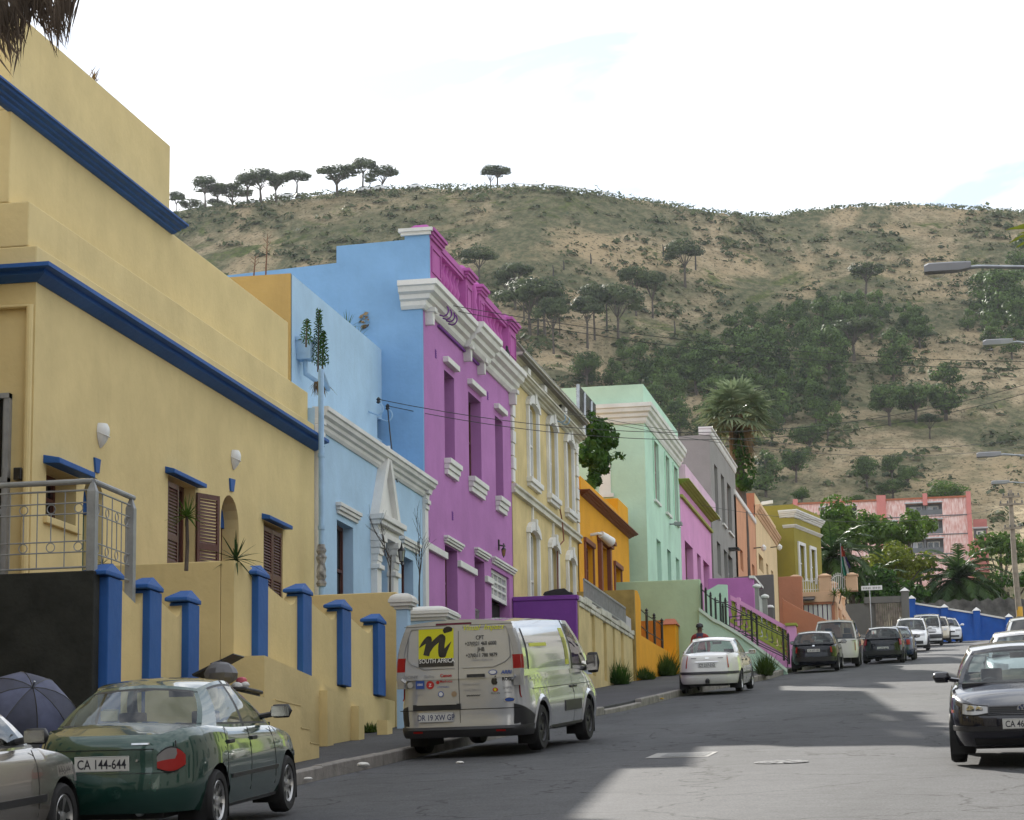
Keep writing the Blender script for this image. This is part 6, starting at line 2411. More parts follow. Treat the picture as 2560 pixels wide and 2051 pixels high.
  for sgn in (1, -1):
   for i, k in enumerate(kinds):
    nu = 4 if k == 'w' else 2
    G = [[sd(i, t, sgn, u / nu) for u in range(nu + 1)] for t in T]
    fl = sgn < 0
    if k == 'w':
     mbP.grid(G[0:2], flip=fl)
     mbB.grid(G[1:3], flip=fl)
     mbB.grid(G[6:8], flip=fl)
     mbP.grid(G[7:9], flip=fl)
     mb = MB()
     mb.grid(G[2:7], flip=fl)
     mb.build('side_window', glass_m, s.root)
    elif k == 'b': mbB.grid(G, flip=fl)
    else: mbP.grid(G, flip=fl)
  # windscreen and rear window
  Bc = [1, .93, .8, .5, .2, 0, -.2, -.5, -.8, -.93, -1]
  for front_, gl in ((True, c.get('ws', True)), (False, c.get('rw', True))):
   i = 0 if front_ else len(bx) - 1
   bow = c.get('bow', .10) * (1 if front_ else -.7) * (1 if front_ else c.get('rbow', 1))
   G = []
   for t in T:
    l = Vector(sd(i, t, 1))
    row = []
    for b in Bc:
     zc_ = l.z + (cr * t if True else 0) * (1 - b * b) * (1 if t > .5 else t * 2)
     row.append((l.x + bow * (1 - b * b) * (1 - .35 * t), l.y * b, zc_))
    G.append(row)
   fl = front_ is False
   if gl:
    mbP.grid([G[0], G[1]], flip=fl)
    mbB.grid([G[1], G[2]], flip=fl)
    mbB.grid([G[6], G[7]], flip=fl)
    mbP.grid([G[7], G[8]], flip=fl)
    mbP.grid([r[0:2] for r in G[1:8]], flip=fl)
    mbP.grid([r[-2:] for r in G[1:8]], flip=fl)
    mb = MB()
    mb.grid([r[1:-1] for r in G[2:7]], flip=fl)
    mb.build('windscreen' if front_ else 'rear_window', gl if gl is not True else glass_m, s.root)
   else: mbP.grid(G, flip=fl)
   if front_: f0 = G[-1]
   else: f1 = G[-1]
  # roof
  rows = [f0]
  for i in range(len(kinds)):
   nu = 4 if kinds[i] == 'w' else 2
   for u in range(1 if i == 0 else 0, nu + (0 if i == len(kinds) - 1 else 0)):
    l = Vector(sd(i, 1, 1, u / nu))
    rows.append([(l.x, l.y * b, l.z + cr * (1 - b * b)) for b in Bc])
  rows.append(f1)
  mb = MB()
  mb.grid(rows)
  mb.build('roof', roofm or s.paint, s.root, recalc=True)
  mbP.build('pillars', s.paint, s.root, auto=50, recalc=False)
  mbB.build('window_trim', M_trim, s.root, recalc=False)
  s.sd = sd
 def seats(s, xfr=.15, xre=-.75, zs=.28, hz=None):
  mb = MB()
  H = s.sp['H']
  W2 = s.sp['cab']['wr']
  mb.box((xre if xre is not None else xfr - .5) - .45, xfr + .9, -s.W * .85, s.W * .85, .26, .34)
  mb.box(xfr + .55, xfr + .95, -s.W * .8, s.W * .8, .34, tab(s.sp['ztop'], xfr + .7) + .02)
  mb.build('interior', M_seat, s.root)
  def one(x, y, w):
   m2 = MB()
   m2.box(x - .25, x + .28, y - w, y + w, .34, .52)
   m2.add([(x - .20, y - w, .48), (x - .32, y - w * .8, H - .55), (x - .22, y - w * .8, H - .55), (x - .06, y - w, .48), (x - .20, y + w, .48), (x - .32, y + w * .8, H - .55), (x - .22, y + w * .8, H - .55), (x - .06, y + w, .48)],
                   [(0, 1, 2, 3), (7, 6, 5, 4), (0, 4, 5, 1), (1, 5, 6, 2), (2, 6, 7, 3)])
   m2.box(x - .33, x - .24, y - min(w * .6, .13), y + min(w * .6, .13), H - .53, H - .33)
   m2.build('seat', M_seat, s.root, bevel=.02)
  one(xfr, .36, .23)
  one(xfr, -.36, .23)
  if xre is not None:
   m2 = MB()
   m2.box(xre - .2, xre + .3, -W2, W2, .34, .5)
   m2.box(xre - .30, xre - .15, -W2, W2, .48, H - .58)
   for y in (.34, -.34): m2.box(xre - .30, xre - .2, y - .13, y + .13, H - .58, H - .43)
   m2.build('rear_seat', M_seat, s.root, bevel=.02)
  m2 = MB()
  m2.tube([(xfr + .5 + .17 * math.sin(t) * .3, -.36 + .17 * math.cos(t), .80 + .17 * math.sin(t)) for t in [2 * math.pi * k / 16 for k in range(17)]], .014, 6, cap=False)
  m2.build('steering_wheel', M_seat, s.root)
  m2 = MB()
  xq = s.sp['cab']['roof'][0]
  m2.box(xq - .02, xq + .02, -.12, .12, H - .20, H - .13)
  m2.build('interior_mirror', M_trim, s.root)
 def wheels(s, style='hub', wide=.185, rim=None):
  R_ = s.sp['R']
  rr = R_ * s.sp.get('rimf', .66)
  base = None
  for xw in s.sp['xw']:
   for sd in (1, -1):
    y = sd * (s.W - .015)
    w = bpy.data.objects.new('wheel', None)
    C.objects.link(w)
    w.parent = s.root
    w.location = (xw, y, R_)
    if sd < 0: w.rotation_euler = (0, 0, math.pi)
    if base is None:
     mb = MB()
     hw = wide / 2
     mb.lathe([(rr, -.02), (rr + .01, 0), (R_ * .9, .004), (R_ * .97, -.02), (R_, -.05), (R_, -wide + .05), (R_ * .97, -wide + .02), (rr, -wide)], axis='Y', seg=36, cap=False)
     a = mb.build('tyre', M_rub)
     mb = MB()
     mb.lathe([(rr, -.015), (rr * .95, -.006), (rr * .9, -.03), (.001, -.035)], axis='Y', seg=36, cap=False)
     b = mb.build('rim', rim or M_alloy)
     mb = MB()
     n = {'hub': 7, 'five': 5, 'steel': 8, 'multi': 9}[style]
     for k in range(n):
      t0 = 2 * math.pi * k / n
      if style in ('hub', 'steel'):
       w0, w1, r0, r1 = .16, .24, rr * .45, rr * .84
      else: w0, w1, r0, r1 = .28, .42, rr * .28, rr * .86
      V = [(r0 * math.cos(t0 - w0), -.024, r0 * math.sin(t0 - w0)), (r1 * math.cos(t0 - w1), -.018, r1 * math.sin(t0 - w1)), (r1 * math.cos(t0 + w1), -.018, r1 * math.sin(t0 + w1)), (r0 * math.cos(t0 + w0), -.024, r0 * math.sin(t0 + w0))]
      mb.add(V, [(0, 1, 2, 3)])
     d = mb.build('rim_slots', M_gap)
     tag(d, kind='stuff')
     mb = MB()
     mb.lathe([(rr * .22, -.03), (rr * .20, -.008), (.001, -.004)], axis='Y', seg=16, cap=False)
     e = mb.build('hub_cap', rim or M_alloy)
     base = (a, b, d, e)
     for o in base: o.parent = w
    else:
     for o in base:
      c = o.copy()
      C.objects.link(c)
      c.parent = w
 def mirror(s, x, z, size=(.09, .11, .07), m=None, y=None, glassface=-1):
  for sd in (1, -1):
   y0 = s.sp['cab']['wb'] - .03
   yc = sd * (y0 + .06 + size[1])
   mb = MB()
   P = []
   for i in range(7):
    u = -1 + 2 * i / 6
    k = (1 - abs(u) ** 4) ** .25 * .92 + .08
    P.append([(x + size[0] * math.cos(t) * k * (1 if math.cos(t) > 0 else .45), yc + size[1] * u, z + size[2] * math.sin(t) * k) for t in [2 * math.pi * q / 10 for q in range(11)]])
   mb.grid(P)
   mb.tube([(x, sd * (y0 - .05), z - size[2] * .7), (x, sd * (y0 + .08), z - size[2] * .4)], .028, 6)
   o = mb.build('mirror', m or M_trim, s.root, auto=60)
   mb = MB()
   xg = x - size[0] * .46
   mb.add([(xg, yc - size[1] * .8, z - size[2] * .7), (xg, yc + size[1] * .8, z - size[2] * .7), (xg, yc + size[1] * .8, z + size[2] * .7), (xg, yc - size[1] * .8, z + size[2] * .7)], [(0, 1, 2, 3)])
   mb.build('mirror_glass', M_chrome, o)
 def seams(s, xs, z0=.32, m=None):
  """door shut lines following the body side"""
  for x in xs:
   for left in (True, False):
    zt = tab(s.sp['ztop'], x) - .01
    s.side('door_gap', m or M_gap, x - .004, x + .004, z0, zt, left, off=.0025, n=1, rows=8)
 def handles(s, xs, z, m=None):
  for x in xs:
   for left in (True, False):
    p = s.pt(s.phi_x(x, z, left), z)
    sd = 1 if left else -1
    mb = MB()
    mb.box(x - .09, x + .09, min(p.y - sd * .012, p.y + sd * .022), max(p.y - sd * .012, p.y + sd * .022), z - .018, z + .018)
    mb.build('door_handle', m or M_trim, s.root, bevel=.006)
 def plate(s, txt, z, back=True, y=0.0, w=.44, h=.115, ink=None, off=.012, size=None):
  e = tab(s.sp['xr' if back else 'xf'], z)
  sg = -1 if back else 1
  x = e + sg * off
  mb = MB()
  mb.box(min(x, x - sg * .012), max(x, x - sg * .012), y - w / 2, y + w / 2, z - h / 2, z + h / 2)
  o = mb.build('number_plate', M_plate, s.root, bevel=.004)
  mt = Matrix(((0, 0, sg, x + sg * .002), (sg, 0, 0, y), (0, 1, 0, z - h * .30), (0, 0, 0, 1)))
  mt = Matrix(((0, 0, sg, x + sg * .0025), (-1 if back else 1, 0, 0, y), (0, 1, 0, z - h * .30), (0, 0, 0, 1)))
  lettering(txt, size or h * .86, ink or M_inkb, o, mt, ax='CENTER', sx=.78, bold=.0015)
  for q in (0, 1):
   mb = MB()
   mb.box(min(x, x + sg * .0015), max(x, x + sg * .0015), y - w / 2 + .004, y + w / 2 - .004, z - h / 2 + .004 + q * (h - .011), z - h / 2 + .007 + q * (h - .011))
   mb.build('plate_border', ink or M_inkb, o)
  return o
 def park(s, px, py, local, face=1, yaw=0.0):
  """put the ground contact of one wheel where the photograph shows it"""
  P = atG(px, py)
  sl = .0952 + 2 * .00003 * P.y
  s.root.rotation_euler = (0, -math.atan(sl) * face, R(90 * face) + yaw)
  Rm = s.root.rotation_euler.to_matrix()
  s.root.location = P - Rm @ Vector((local[0], local[1], 0)) + Vector((0, 0, .004))
  return P
 def wpt(s, q):
  return s.root.rotation_euler.to_matrix() @ Vector(q) + Vector(s.root.location)
def pix(P):
 """photograph pixel of a world point (only used while measuring)"""
 d = Vector(P)
 c = Vector((_x.x * d.x + _s.x * d.y + _u.x * d.z, _x.y * d.x + _s.y * d.y + _u.y * d.z, _x.z * d.x + _s.z * d.y + _u.z * d.z))
 return CX + FPX * c.x / c.z, CY + FPX * c.y / c.z
def sedan_spec(L=4.12, W=.81, H=1.395, R_=.285, xw=(1.24, -1.18), hood=.86, deck=.96, **k):
 h = L / 2
 d = dict(L=L, H=H, R=R_, xw=xw, crown=.05,
             ztop=[(-h, deck - .05), (-h + .12, deck), (-1.3, deck + .005), (-.6, deck - .03), (.2, deck - .055), (.95, hood + .02), (1.35, hood - .035), (h - .25, hood - .14), (h, hood - .24)],
             xf=[(.2, h - .07), (.34, h - .005), (.5, h), (.6, h - .03), (.75, h - .14), (.95, h - .45)],
             xr=[(.2, -h + .08), (.34, -h + .005), (.52, -h), (.60, -h + .045), (.8, -h + .075), (.93, -h + .13), (1.02, -h + .2)],
             w=[(.2, W - .06), (.36, W - .01), (.6, W), (.75, W - .01), (.9, W - .045), (1.05, W - .09)],
             cab=dict(base=[.98, .80, -.12, -.20, -.98, -1.34], roof=[.26, .18, -.20, -.27, -.66, -.80], kinds=['p', 'w', 'b', 'w', 'p'], wb=W - .075, wr=W - .28, bow=.13))
 d.update(k)
 return d
def hatch_spec(L=4.0, W=.84, H=1.42, R_=.30, xw=(1.23, -1.24), hood=.92, deck=.96, **k):
 h = L / 2
 d = dict(L=L, H=H, R=R_, xw=xw, crown=.05,
             ztop=[(-h, deck - .04), (-h + .15, deck + .02), (-1.2, deck), (-.4, deck - .02), (.3, deck - .035), (.95, hood), (1.35, hood - .05), (h - .2, hood - .13), (h, hood - .24)],
             xf=[(.2, h - .06), (.34, h - .005), (.5, h), (.6, h - .02), (.75, h - .09), (.95, h - .35)],
             xr=[(.2, -h + .07), (.34, -h + .005), (.52, -h), (.60, -h + .03), (.8, -h + .05), (.96, -h + .10), (1.05, -h + .15)],
             w=[(.2, W - .06), (.36, W - .01), (.6, W), (.75, W - .008), (.9, W - .04), (1.05, W - .08)],
             cab=dict(base=[1.02, .84, -.05, -.13, -.98, -1.10, -1.40, -h + .14], roof=[.36, .28, -.16, -.23, -.84, -.94, -1.12, -h + .52], kinds=['p', 'w', 'b', 'w', 'b', 'w', 'p'], wb=W - .07, wr=W - .25, bow=.12, rbow=.5))
 d.update(k)
 return d
# ============================ green sedan
P_green = paint('green_car_paint', (.012, .055, .042), metal=.25, rough=.2)
sp = sedan_spec(rb=.24)
GC = Car('parked_car', 'dark green saloon car with plate CA 144-644 by the yellow wall', 'car', sp, P_green, 'cars parked on the left side')
GC.shell()
GC.cabin(M_cglass2)
GC.seats()
GC.wheels('hub', .185)
GC.mirror(.70, 1.02)
GC.seams((.72, -.14, -1.02 + .12))
GC.handles((-.02, -.78), .80)
for sd in (1, -1):
 left = sd > 0
 a, b = GC.phi_y(sd * .47, .72, True), GC.phi_x(-1.80, .72, left)
 if not left: b += 2 * math.pi
 n = 12
 ph = [a + (b - a) * i / n for i in range(n + 1)]
 lo = [.60 + .05 * (1 - math.sin(math.pi * min(1, .12 + i / n * .9))) for i in range(n + 1)]
 hi = [.655 + .145 * math.sin(math.pi * min(.94, .10 + i / n * .80)) ** .55 for i in range(n + 1)]
 mid = [lo[i] + (hi[i] - lo[i]) * (.52 if i < 8 else .75) for i in range(n + 1)]
 L_ = GC.patch('tail_light', M_redl, ph, lo, mid, .012)
 GC.patch('lens_top', pbr('smoked_lens', (.16, .15, .15), .3), ph[:9], mid[:9], hi[:9], .012, parent=L_)
 GC.patch('lens_red', M_redl, ph[8:], mid[8:], hi[8:], .012, parent=L_)
 GC.patch('lens_rim', M_gap, ph, [l - .012 for l in lo], [h + .012 for h in hi], .004, parent=L_)
 # headlights wrap the front corner
 a, b = GC.phi_y(sd * .42, .60, False), GC.phi_x(1.75, .60, left)
 ph = [a + (b - a) * i / 8 for i in range(9)]
 GC.patch('headlight', M_clr, ph, .535, [.62 - .004 * i for i in range(9)], .008)
 GC.side('side_trim', M_trim, -.80, .78, .465, .505, left, .014, 14)
 GC.side('sill_trim', M_trim, -.80, .86, .205, .235, left, .006, 8)
GC.rear('boot_gap', M_gap, -.60, .60, .585, .592, .003, 14)
for y in (.62, -.62): GC.rear('boot_gap', M_gap, y - .004, y + .004, .59, .86, .003, 1, rows=8)
GC.rear('boot_shadow_line', M_gap, -.44, .44, .792, .798, .004, 10)
GC.plate('CA 144-644', .675, y=.02, w=.50, h=.135)
GC.rear('badge', M_chrome, -.40, -.24, .835, .85, .006, 3)
mb = MB()
mb.lathe([(.026, 0), (.032, .01), (.032, .12), (.024, .125), (.022, .02)], (-1.99, -.30, .245), axis='X', seg=14)
mb.build('exhaust', M_steel, GC.root)
mb = MB()
mb.lathe([(.012, -.002), (.014, .006), (.001, .012)], (GC.pt(math.pi, .70).x - .012, -.30, .70), axis='X', seg=10)
mb.build('lock', M_chrome, GC.root)
GC.park(726, 2031, (1.24, -.80), 1, .022)
# ============================ black hatch facing us (right)
P_blk = paint('black_car_paint', (.007, .007, .014), rough=.16, coat=.7, spec=.3)
sp = hatch_spec(4.15, .868, 1.40, .30, (1.22, -1.29), .90, .95, N=4.6)
sp['ztop'] = [(-2.07, .92), (-1.9, .98), (-1.2, .96), (-.4, .93), (.3, .92), (.95, .90), (1.3, .865), (1.7, .80), (1.9, .745), (2.07, .68)]
sp['xf'] = [(.2, 2.0), (.3, 2.06), (.45, 2.075), (.56, 2.06), (.62, 2.03), (.75, 1.97), (.95, 1.6)]
BG = Car('parked_car', 'black hatchback facing us at right edge with round front badge', 'car', sp, P_blk)
BG.shell()
BG.cabin(M_cglass2)
BG.seats(.1, -.85)
BG.wheels('steel', .195)
BG.mirror(.78, 1.0, m=P_blk)
BG.seams((.74, -.4))
for sd in (1, -1):
 left = sd > 0
 a, b = BG.phi_y(sd * .39, .645, False), BG.phi_x(1.86, .645, left)
 n = 10
 ph = [a + (b - a) * i / n for i in range(n + 1)]
 lo = [.595 - .012 * math.sin(math.pi * i / n) + .03 * max(0, .3 - i / n) for i in range(n + 1)]
 hi = [.675 + .035 * i / n for i in range(n + 1)]
 H_ = BG.patch('headlight', M_clr, ph, lo, hi, .012)
 BG.patch('headlight_rim', M_gap, ph, [l - .012 for l in lo], [h + .012 for h in hi], .005, parent=H_)
 for q, rr_ in ((.24, .045), (.58, .055)):
  phq = a + (b - a) * q
  p = BG.pt(phq, .64, .014)
  mb = MB()
  nrm = (BG.pt(phq, .64, .1) - BG.pt(phq, .64, 0)).normalized()
  mb.lathe([(rr_, 0), (rr_ * .8, .003), (rr_ * .3, .005), (.001, .005)], seg=14)
  rot = nrm.to_track_quat('Z', 'Y').to_matrix()
  mb.v = [tuple(p + rot @ Vector(v)) for v in mb.v]
  mb.build('reflector', M_chrome, H_)
 p = BG.pt(BG.phi_x(1.55, .58, left), .62)
 BG.side('indicator', M_orl, 1.52, 1.60, .60, .635, left, .01, 2)
 BG.side('bumper_trim', M_trim, 1.62, 1.95, .40, .45, left, .012, 6)
BG.rear('grille', M_trim, -.38, .38, .60, .675, .008, 10, back=False)
for z in (.615, .637, .659): BG.rear('grille_bar', M_gap, -.37, .37, z, z + .008, .011, 8, back=False)
BG.rear('bumper_trim', M_trim, -.78, .78, .395, .45, .014, 16, back=False)
BG.rear('bumper_gap', M_gap, -.70, .70, .575, .585, .004, 14, back=False)
BG.rear('lower_intake', M_gap, -.55, .55, .235, .31, .006, 10, back=False)
e = BG.pt(0, .64).x + .014
mb = MB()                                                 # round badge: ring with a V over a W
RB = .058
mb.grid([[(e, r * math.cos(t), .64 + r * math.sin(t)) for t in [2 * math.pi * k / 28 for k in range(29)]] for r in (RB, RB * .86)], smooth=False)
def stroke(pts, w):
 for (y0, z0), (y1, z1) in zip(pts, pts[1:]):
  d = Vector((y1 - y0, z1 - z0)).normalized() * w / 2
  mb.add([(e, (y0 - d.y) * RB, .64 + (z0 + d.x) * RB), (e, (y1 - d.y) * RB, .64 + (z1 + d.x) * RB), (e, (y1 + d.y) * RB, .64 + (z1 - d.x) * RB), (e, (y0 + d.y) * RB, .64 + (z0 - d.x) * RB)], [(0, 1, 2, 3)])
stroke([(-.42, .76), (0, .06), (.42, .76)], .17)
stroke([(-.82, .30), (-.42, -.74), (0, .02), (.42, -.74), (.82, .30)], .17)
bd = mb.build('badge', M_chrome, BG.root)
mb = MB()
mb.add([(e - .004, RB * math.cos(t), .64 + RB * math.sin(t)) for t in [2 * math.pi * k / 28 for k in range(28)]], [tuple(range(28))])
mb.build('badge_back', pbr('badge_blue', (.04, .06, .14), .3), bd)
BG.plate('CA 460-112', .475, back=False, w=.46, h=.12, off=.026)
BG.park(2381, 1908, (1.22, -.85), -1, -.02)
# ============================ silver hatch at the left edge, only its front wing in view
P_sil = paint('silver_beige_paint', (.36, .33, .29), metal=.75, rough=.25)
sp = hatch_spec(3.9, .81, 1.42, .285, (1.22, -1.22), .88, .92)
sp['cab'] = dict(sp['cab'], base=[.84, .66, -.15, -.23, -.98, -1.10, -1.40, -1.81], roof=[.2, .12, -.24, -.31, -.84, -.94, -1.12, -1.43])
SH = Car('parked_car', 'silver beige hatchback at lower left corner, nose behind the green car', 'car', sp, P_sil, 'cars parked on the left side')
SH.shell()
SH.cabin(M_cglass)
SH.seats(.1, -.8)
SH.wheels('five', .18)
SH.mirror(.44, .99)
SH.seams((.66, -.3))
for sd in (1, -1):
 left = sd > 0
 a, b = SH.phi_y(sd * .36, .62, False), SH.phi_x(1.60, .62, left)
 ph = [a + (b - a) * i / 8 for i in range(9)]
 SH.patch('headlight', M_clr, ph, .56, [.67 + .004 * i for i in range(9)], .008)
 SH.side('side_trim', M_trim, -.85, .80, .44, .50, left, .014, 14)
 SH.side('bumper_gap', M_gap, 1.56, 1.80, .53, .54, left, .004, 5)
SH.rear('bumper_trim', M_trim, -.74, .74, .40, .50, .012, 12, back=False)
SH.rear('grille', M_trim, -.34, .34, .60, .66, .008, 8, back=False)
SH.plate('CA 318-207', .45, back=False, off=.024)
SH.park(166, 2128, (1.22, -.80), 1, -.02)
print('GREEN rear wheel px', pix(GC.wpt((-1.18, -.80, 0))), 'front bumper', pix(GC.wpt((2.06, 0, .5))), 'roof', pix(GC.wpt((-.3, 0, 1.395))))
print('GOLF', pix(BG.wpt((2.08, 0, .64))), pix(BG.wpt((0, 0, 1.44))))
print('SILVER', pix(SH.wpt((1.95, -.6, .6))), pix(SH.wpt((1.22, -.81, .3))))
# ============================ silver van
P_van = paint('silver_van_paint', (.53, .545, .57), metal=.45, rough=.2)
h = 2.485
sp = dict(L=4.97, H=1.97, R=.335, xw=(1.50, -1.43), crown=.03, N=9.0, tuck=.004, ag=.06, sill=.30, fb=.25, rb=.27, ub=.26, rimf=.62,
          ztop=[(-h, 1.10), (-1.5, 1.14), (.3, 1.16), (1.3, 1.13), (1.75, 1.10), (2.1, .98), (2.3, .88), (h, .75)],
          xf=[(.2, 2.38), (.4, 2.46), (.6, h), (.8, 2.40), (.95, 2.22), (1.15, 1.75)],
          xr=[(.2, -2.38), (.30, -2.43), (.40, -2.46), (.41, -2.42), (.8, -2.43), (1.15, -2.425)],
          w=[(.2, .90), (.3, .95), (.55, .985), (.8, .985), (.82, .965), (1.0, .96), (1.15, .95)],
          cab=dict(base=[1.95, 1.72, 1.62, .62, .50, -2.32, -2.425], roof=[.92, .80, .74, .50, .42, -2.24, -2.33], kinds=['p', 'p', 'w', 'b', 'p', 'p'], wb=.95, wr=.80, bow=.16, bul=.05, rw=False, rbow=.12, pin=.012, crown=.06, arc=.02, dz=-.005))
VN = Car('van', 'silver van with yellow logo square and phone numbers on its rear doors', 'van', sp, P_van)
VN.shell()
VN.cabin(M_cglass)
VN.seats(.75, None)
VN.wheels('steel', .21, pbr('steel_wheel_black', (.05, .05, .055), .45, metal=.4))
VN.mirror(1.38, 1.22, (.12, .11, .17), y=1)
for x in (1.60, .50): VN.seams((x,), .33)
for left in (True, False):
 # lower dark cladding, rear corner, sliding rail, ribbed side moulding, arch lips
 VN.side('sill_trim', M_trim, -.95, 1.02, .30, .345, left, .008, 12)
 VN.side('side_moulding', M_trim, -.10, .95, .52, .68, left, .012, 12)
 VN.side('sliding_rail', P_van, -1.95, .45, 1.045, 1.075, left, .016, 14)
 VN.side('body_crease', M_gap, -1.9, 1.7, .905, .915, left, .003, 16)
 VN.side('corner_bumper', M_trim, -2.38, -1.84, .28, [.44 + .30 * min(1, i / 7) if False else .72 - .02 * i for i in range(11)], left, .006, 10)
 for xw in sp['xw']:
  mb = MB()
  Ra = .395
  sd = 1 if left else -1
  A = [math.pi * k / 16 for k in range(17)]
  P = []
  for q, oo in ((0, 0.0), (.05, .02), (.095, .0)):
   P.append([(xw - (Ra + q) * math.cos(t), VN.pt(VN.phi_x(xw - (Ra + q) * math.cos(t), .335 + (Ra + q) * math.sin(t), left), .335 + (Ra + q) * math.sin(t)).y + sd * (oo + .002), .335 + (Ra + q) * math.sin(t)) for t in A])
  mb.grid(P, flip=left)
  mb.build('arch_flare', P_van, VN.root, recalc=False)
VN.handles((.62, .38), .88)
# panel windows covered with foil, seen as slightly proud sheets on the flank
def vside(xa, za, zb, sgn, off=.006):
 z0, z1 = tab(sp['ztop'], xa), 1.97 - .06 - .02
 t = (za - z0) / (z1 - z0)
 return t
def vanface(z):
 """x of the rear doors at height z"""
 if z < 1.10: return tab(sp['xr'], z)
 t = (z - 1.10) / (1.89 - 1.10)
 return -2.425 + t * .095 - .0135 * (1 - .35 * t) - .003
def vm(y, z, off=.004):
 """letters on the rear doors: right is -y, up is z"""
 a, b = vanface(z - .05), vanface(z + .05)
 s_ = (b - a) / .1
 up = Vector((s_, 0, 1)).normalized()
 out = Vector((-1, 0, s_)).normalized()
 rt = up.cross(out)
 rt = Vector((0, -1, 0))
 o = Vector((vanface(z), y, z)) + out * off
 return Matrix(((rt.x, up.x, out.x, o.x), (rt.y, up.y, out.y, o.y), (rt.z, up.z, out.z, o.z), (0, 0, 0, 1)))
def vquad(name, m, y0, y1, z0, z1, off=.004, parent=None, r=0.0):
 P = []
 n = 4
 for k in range(n + 1):
  z = z0 + (z1 - z0) * k / n
  P.append([(vanface(z) - off, y0, z), (vanface(z) - off, y1, z)])
 mb = MB()
 mb.grid(P, smooth=False)
 return mb.build(name, m, parent or VN.root)
M_lyel = pbr('logo_yellow', (.62, .60, .01), .35, coat=.5)
M_lblk = pbr('logo_black', (.014, .014, .016), .35, coat=.5)
M_lwht = pbr('logo_white', (.75, .75, .75), .4)
M_lred = pbr('logo_red', (.45, .02, .02), .4)
M_lblu = pbr('logo_blue', (.03, .08, .32), .4)
M_lgry = pbr('logo_grey', (.20, .20, .21), .4)
M_lime2 = pbr('logo_lime', (.60, .62, .02), .4)
# door gaps and pressed window outlines
vquad('door_gap', M_gap, .004, -.004, .42, 1.86, .003)
vquad('door_gap', M_gap, .90, -.90, .655, .665, .004)
vquad('door_gap', M_gap, .82, -.82, 1.863, 1.87, .003)
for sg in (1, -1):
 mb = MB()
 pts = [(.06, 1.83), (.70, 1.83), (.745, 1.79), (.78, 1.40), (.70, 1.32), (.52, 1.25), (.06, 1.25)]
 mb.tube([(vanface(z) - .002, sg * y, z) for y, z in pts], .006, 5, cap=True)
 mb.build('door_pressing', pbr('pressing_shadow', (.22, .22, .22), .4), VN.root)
 # tall tail lights
 a, b = .84, .965
 for k, (z0, z1, mm, nm) in enumerate(((.80, .98, M_redl, 'tail_light'), (.98, 1.22, M_clr, 'reversing_light'), (1.22, 1.42, M_redl, 'tail_light'))):
  zc = (z0 + z1) / 2
  if z1 <= 1.1:
   ph0 = VN.phi_y(sg * .87, zc, True)
   ph1 = VN.phi_x(-2.30, zc, sg > 0)
   if sg < 0: ph1 += 2 * math.pi
   VN.patch(nm, mm, [ph0 + (ph1 - ph0) * i / 5 for i in range(6)], z0, z1, .014)
  else:
   mb = MB()
   P = []
   for q in range(5):
    z = z0 + (z1 - z0) * q / 4
    t = (z - 1.10) / .79
    yo = .945 - .155 * t + .05 * math.sin(math.pi * t)
    x = vanface(z)
    P.append([(x + .03, sg * (yo - .14), z), (x - .012, sg * (yo - .12), z), (x - .008, sg * (yo - .02), z), (x + .06, sg * (yo + .012), z), (x + .12, sg * (yo + .006), z)])
   mb.grid(P, flip=sg < 0)
   mb.build(nm, mm, VN.root)
 mb = MB()
 P = []
 for q in range(7):
  z = 1.42 + .38 * q / 6
  t = (z - 1.10) / .79
  yo = .945 - .155 * t + .05 * math.sin(math.pi * t)
  x = vanface(z)
  k = .10 - .03 * q / 6
  P.append([(x + .03, sg * (yo - .12), z), (x - .011, sg * (yo - .10), z), (x - .006, sg * (yo - .02), z), (x + .05, sg * (yo + .012), z), (x + .10, sg * (yo + .006), z)])
 mb.grid(P, flip=sg < 0)
 mb.build('tail_light', M_clr, VN.root)
 mb = MB()
 mb.tube([(vanface(1.15) - .0, sg * .80, 1.05 + .02), (vanface(1.15) - .02, sg * .86, 1.12)], .022, 6)
 mb.build('hinge', P_van, VN.root)
pa, pb = VN.phi_x(-1.95, .35, True), 2 * math.pi + VN.phi_x(-1.95, .35, False)
VN.patch('bumper', M_trim, [pa + (pb - pa) * i / 40 for i in range(41)], .262, .415, .035)
for y in (.62, -.62): vquad('reflector', M_redl, y + .07, y - .07, .335, .36, .06)
vquad('brake_light', pbr('high_brake_lens', (.12, .02, .05), .2), .34, -.20, 1.875, 1.905, .006)
vquad('grip_recess', M_trim, .70, -.02, .655, .745, .02)
vquad('grip_lip', P_van, .64, .04, .735, .775, .030)
vquad('door_handle', M_trim, -.13, -.40, 1.115, 1.16, .022)
bd = vquad('logo_panel', M_lyel, .60, .07, 1.40, 1.83, .006)
vquad('logo_band', M_lblk, .60, .07, 1.285, 1.40, .006)
def flat(pts, m, name='logo_mark', parent=None, off=.010):
 """flat printed shape from (y, z) points on the rear doors, thick stroke along the path"""
 mb = MB()
 L_, R_ = [], []
 n = len(pts)
 for i, (y, z, w) in enumerate(pts):
  a, b = pts[max(0, i - 1)], pts[min(n - 1, i + 1)]
  d = Vector((b[0] - a[0], b[1] - a[1])).normalized()
  L_.append((vanface(z) - off, y - d.y * w, z + d.x * w))
  R_.append((vanface(z) - off, y + d.y * w, z - d.x * w))
 mb.grid([L_, R_], smooth=False)
 return mb.build(name, m, parent or VN.root)
def yz(cx, cy, w=0): return ((620 - cx) / 590, 1.97 - (cy - 172 - (620 - cx) * .045) / 652, w)
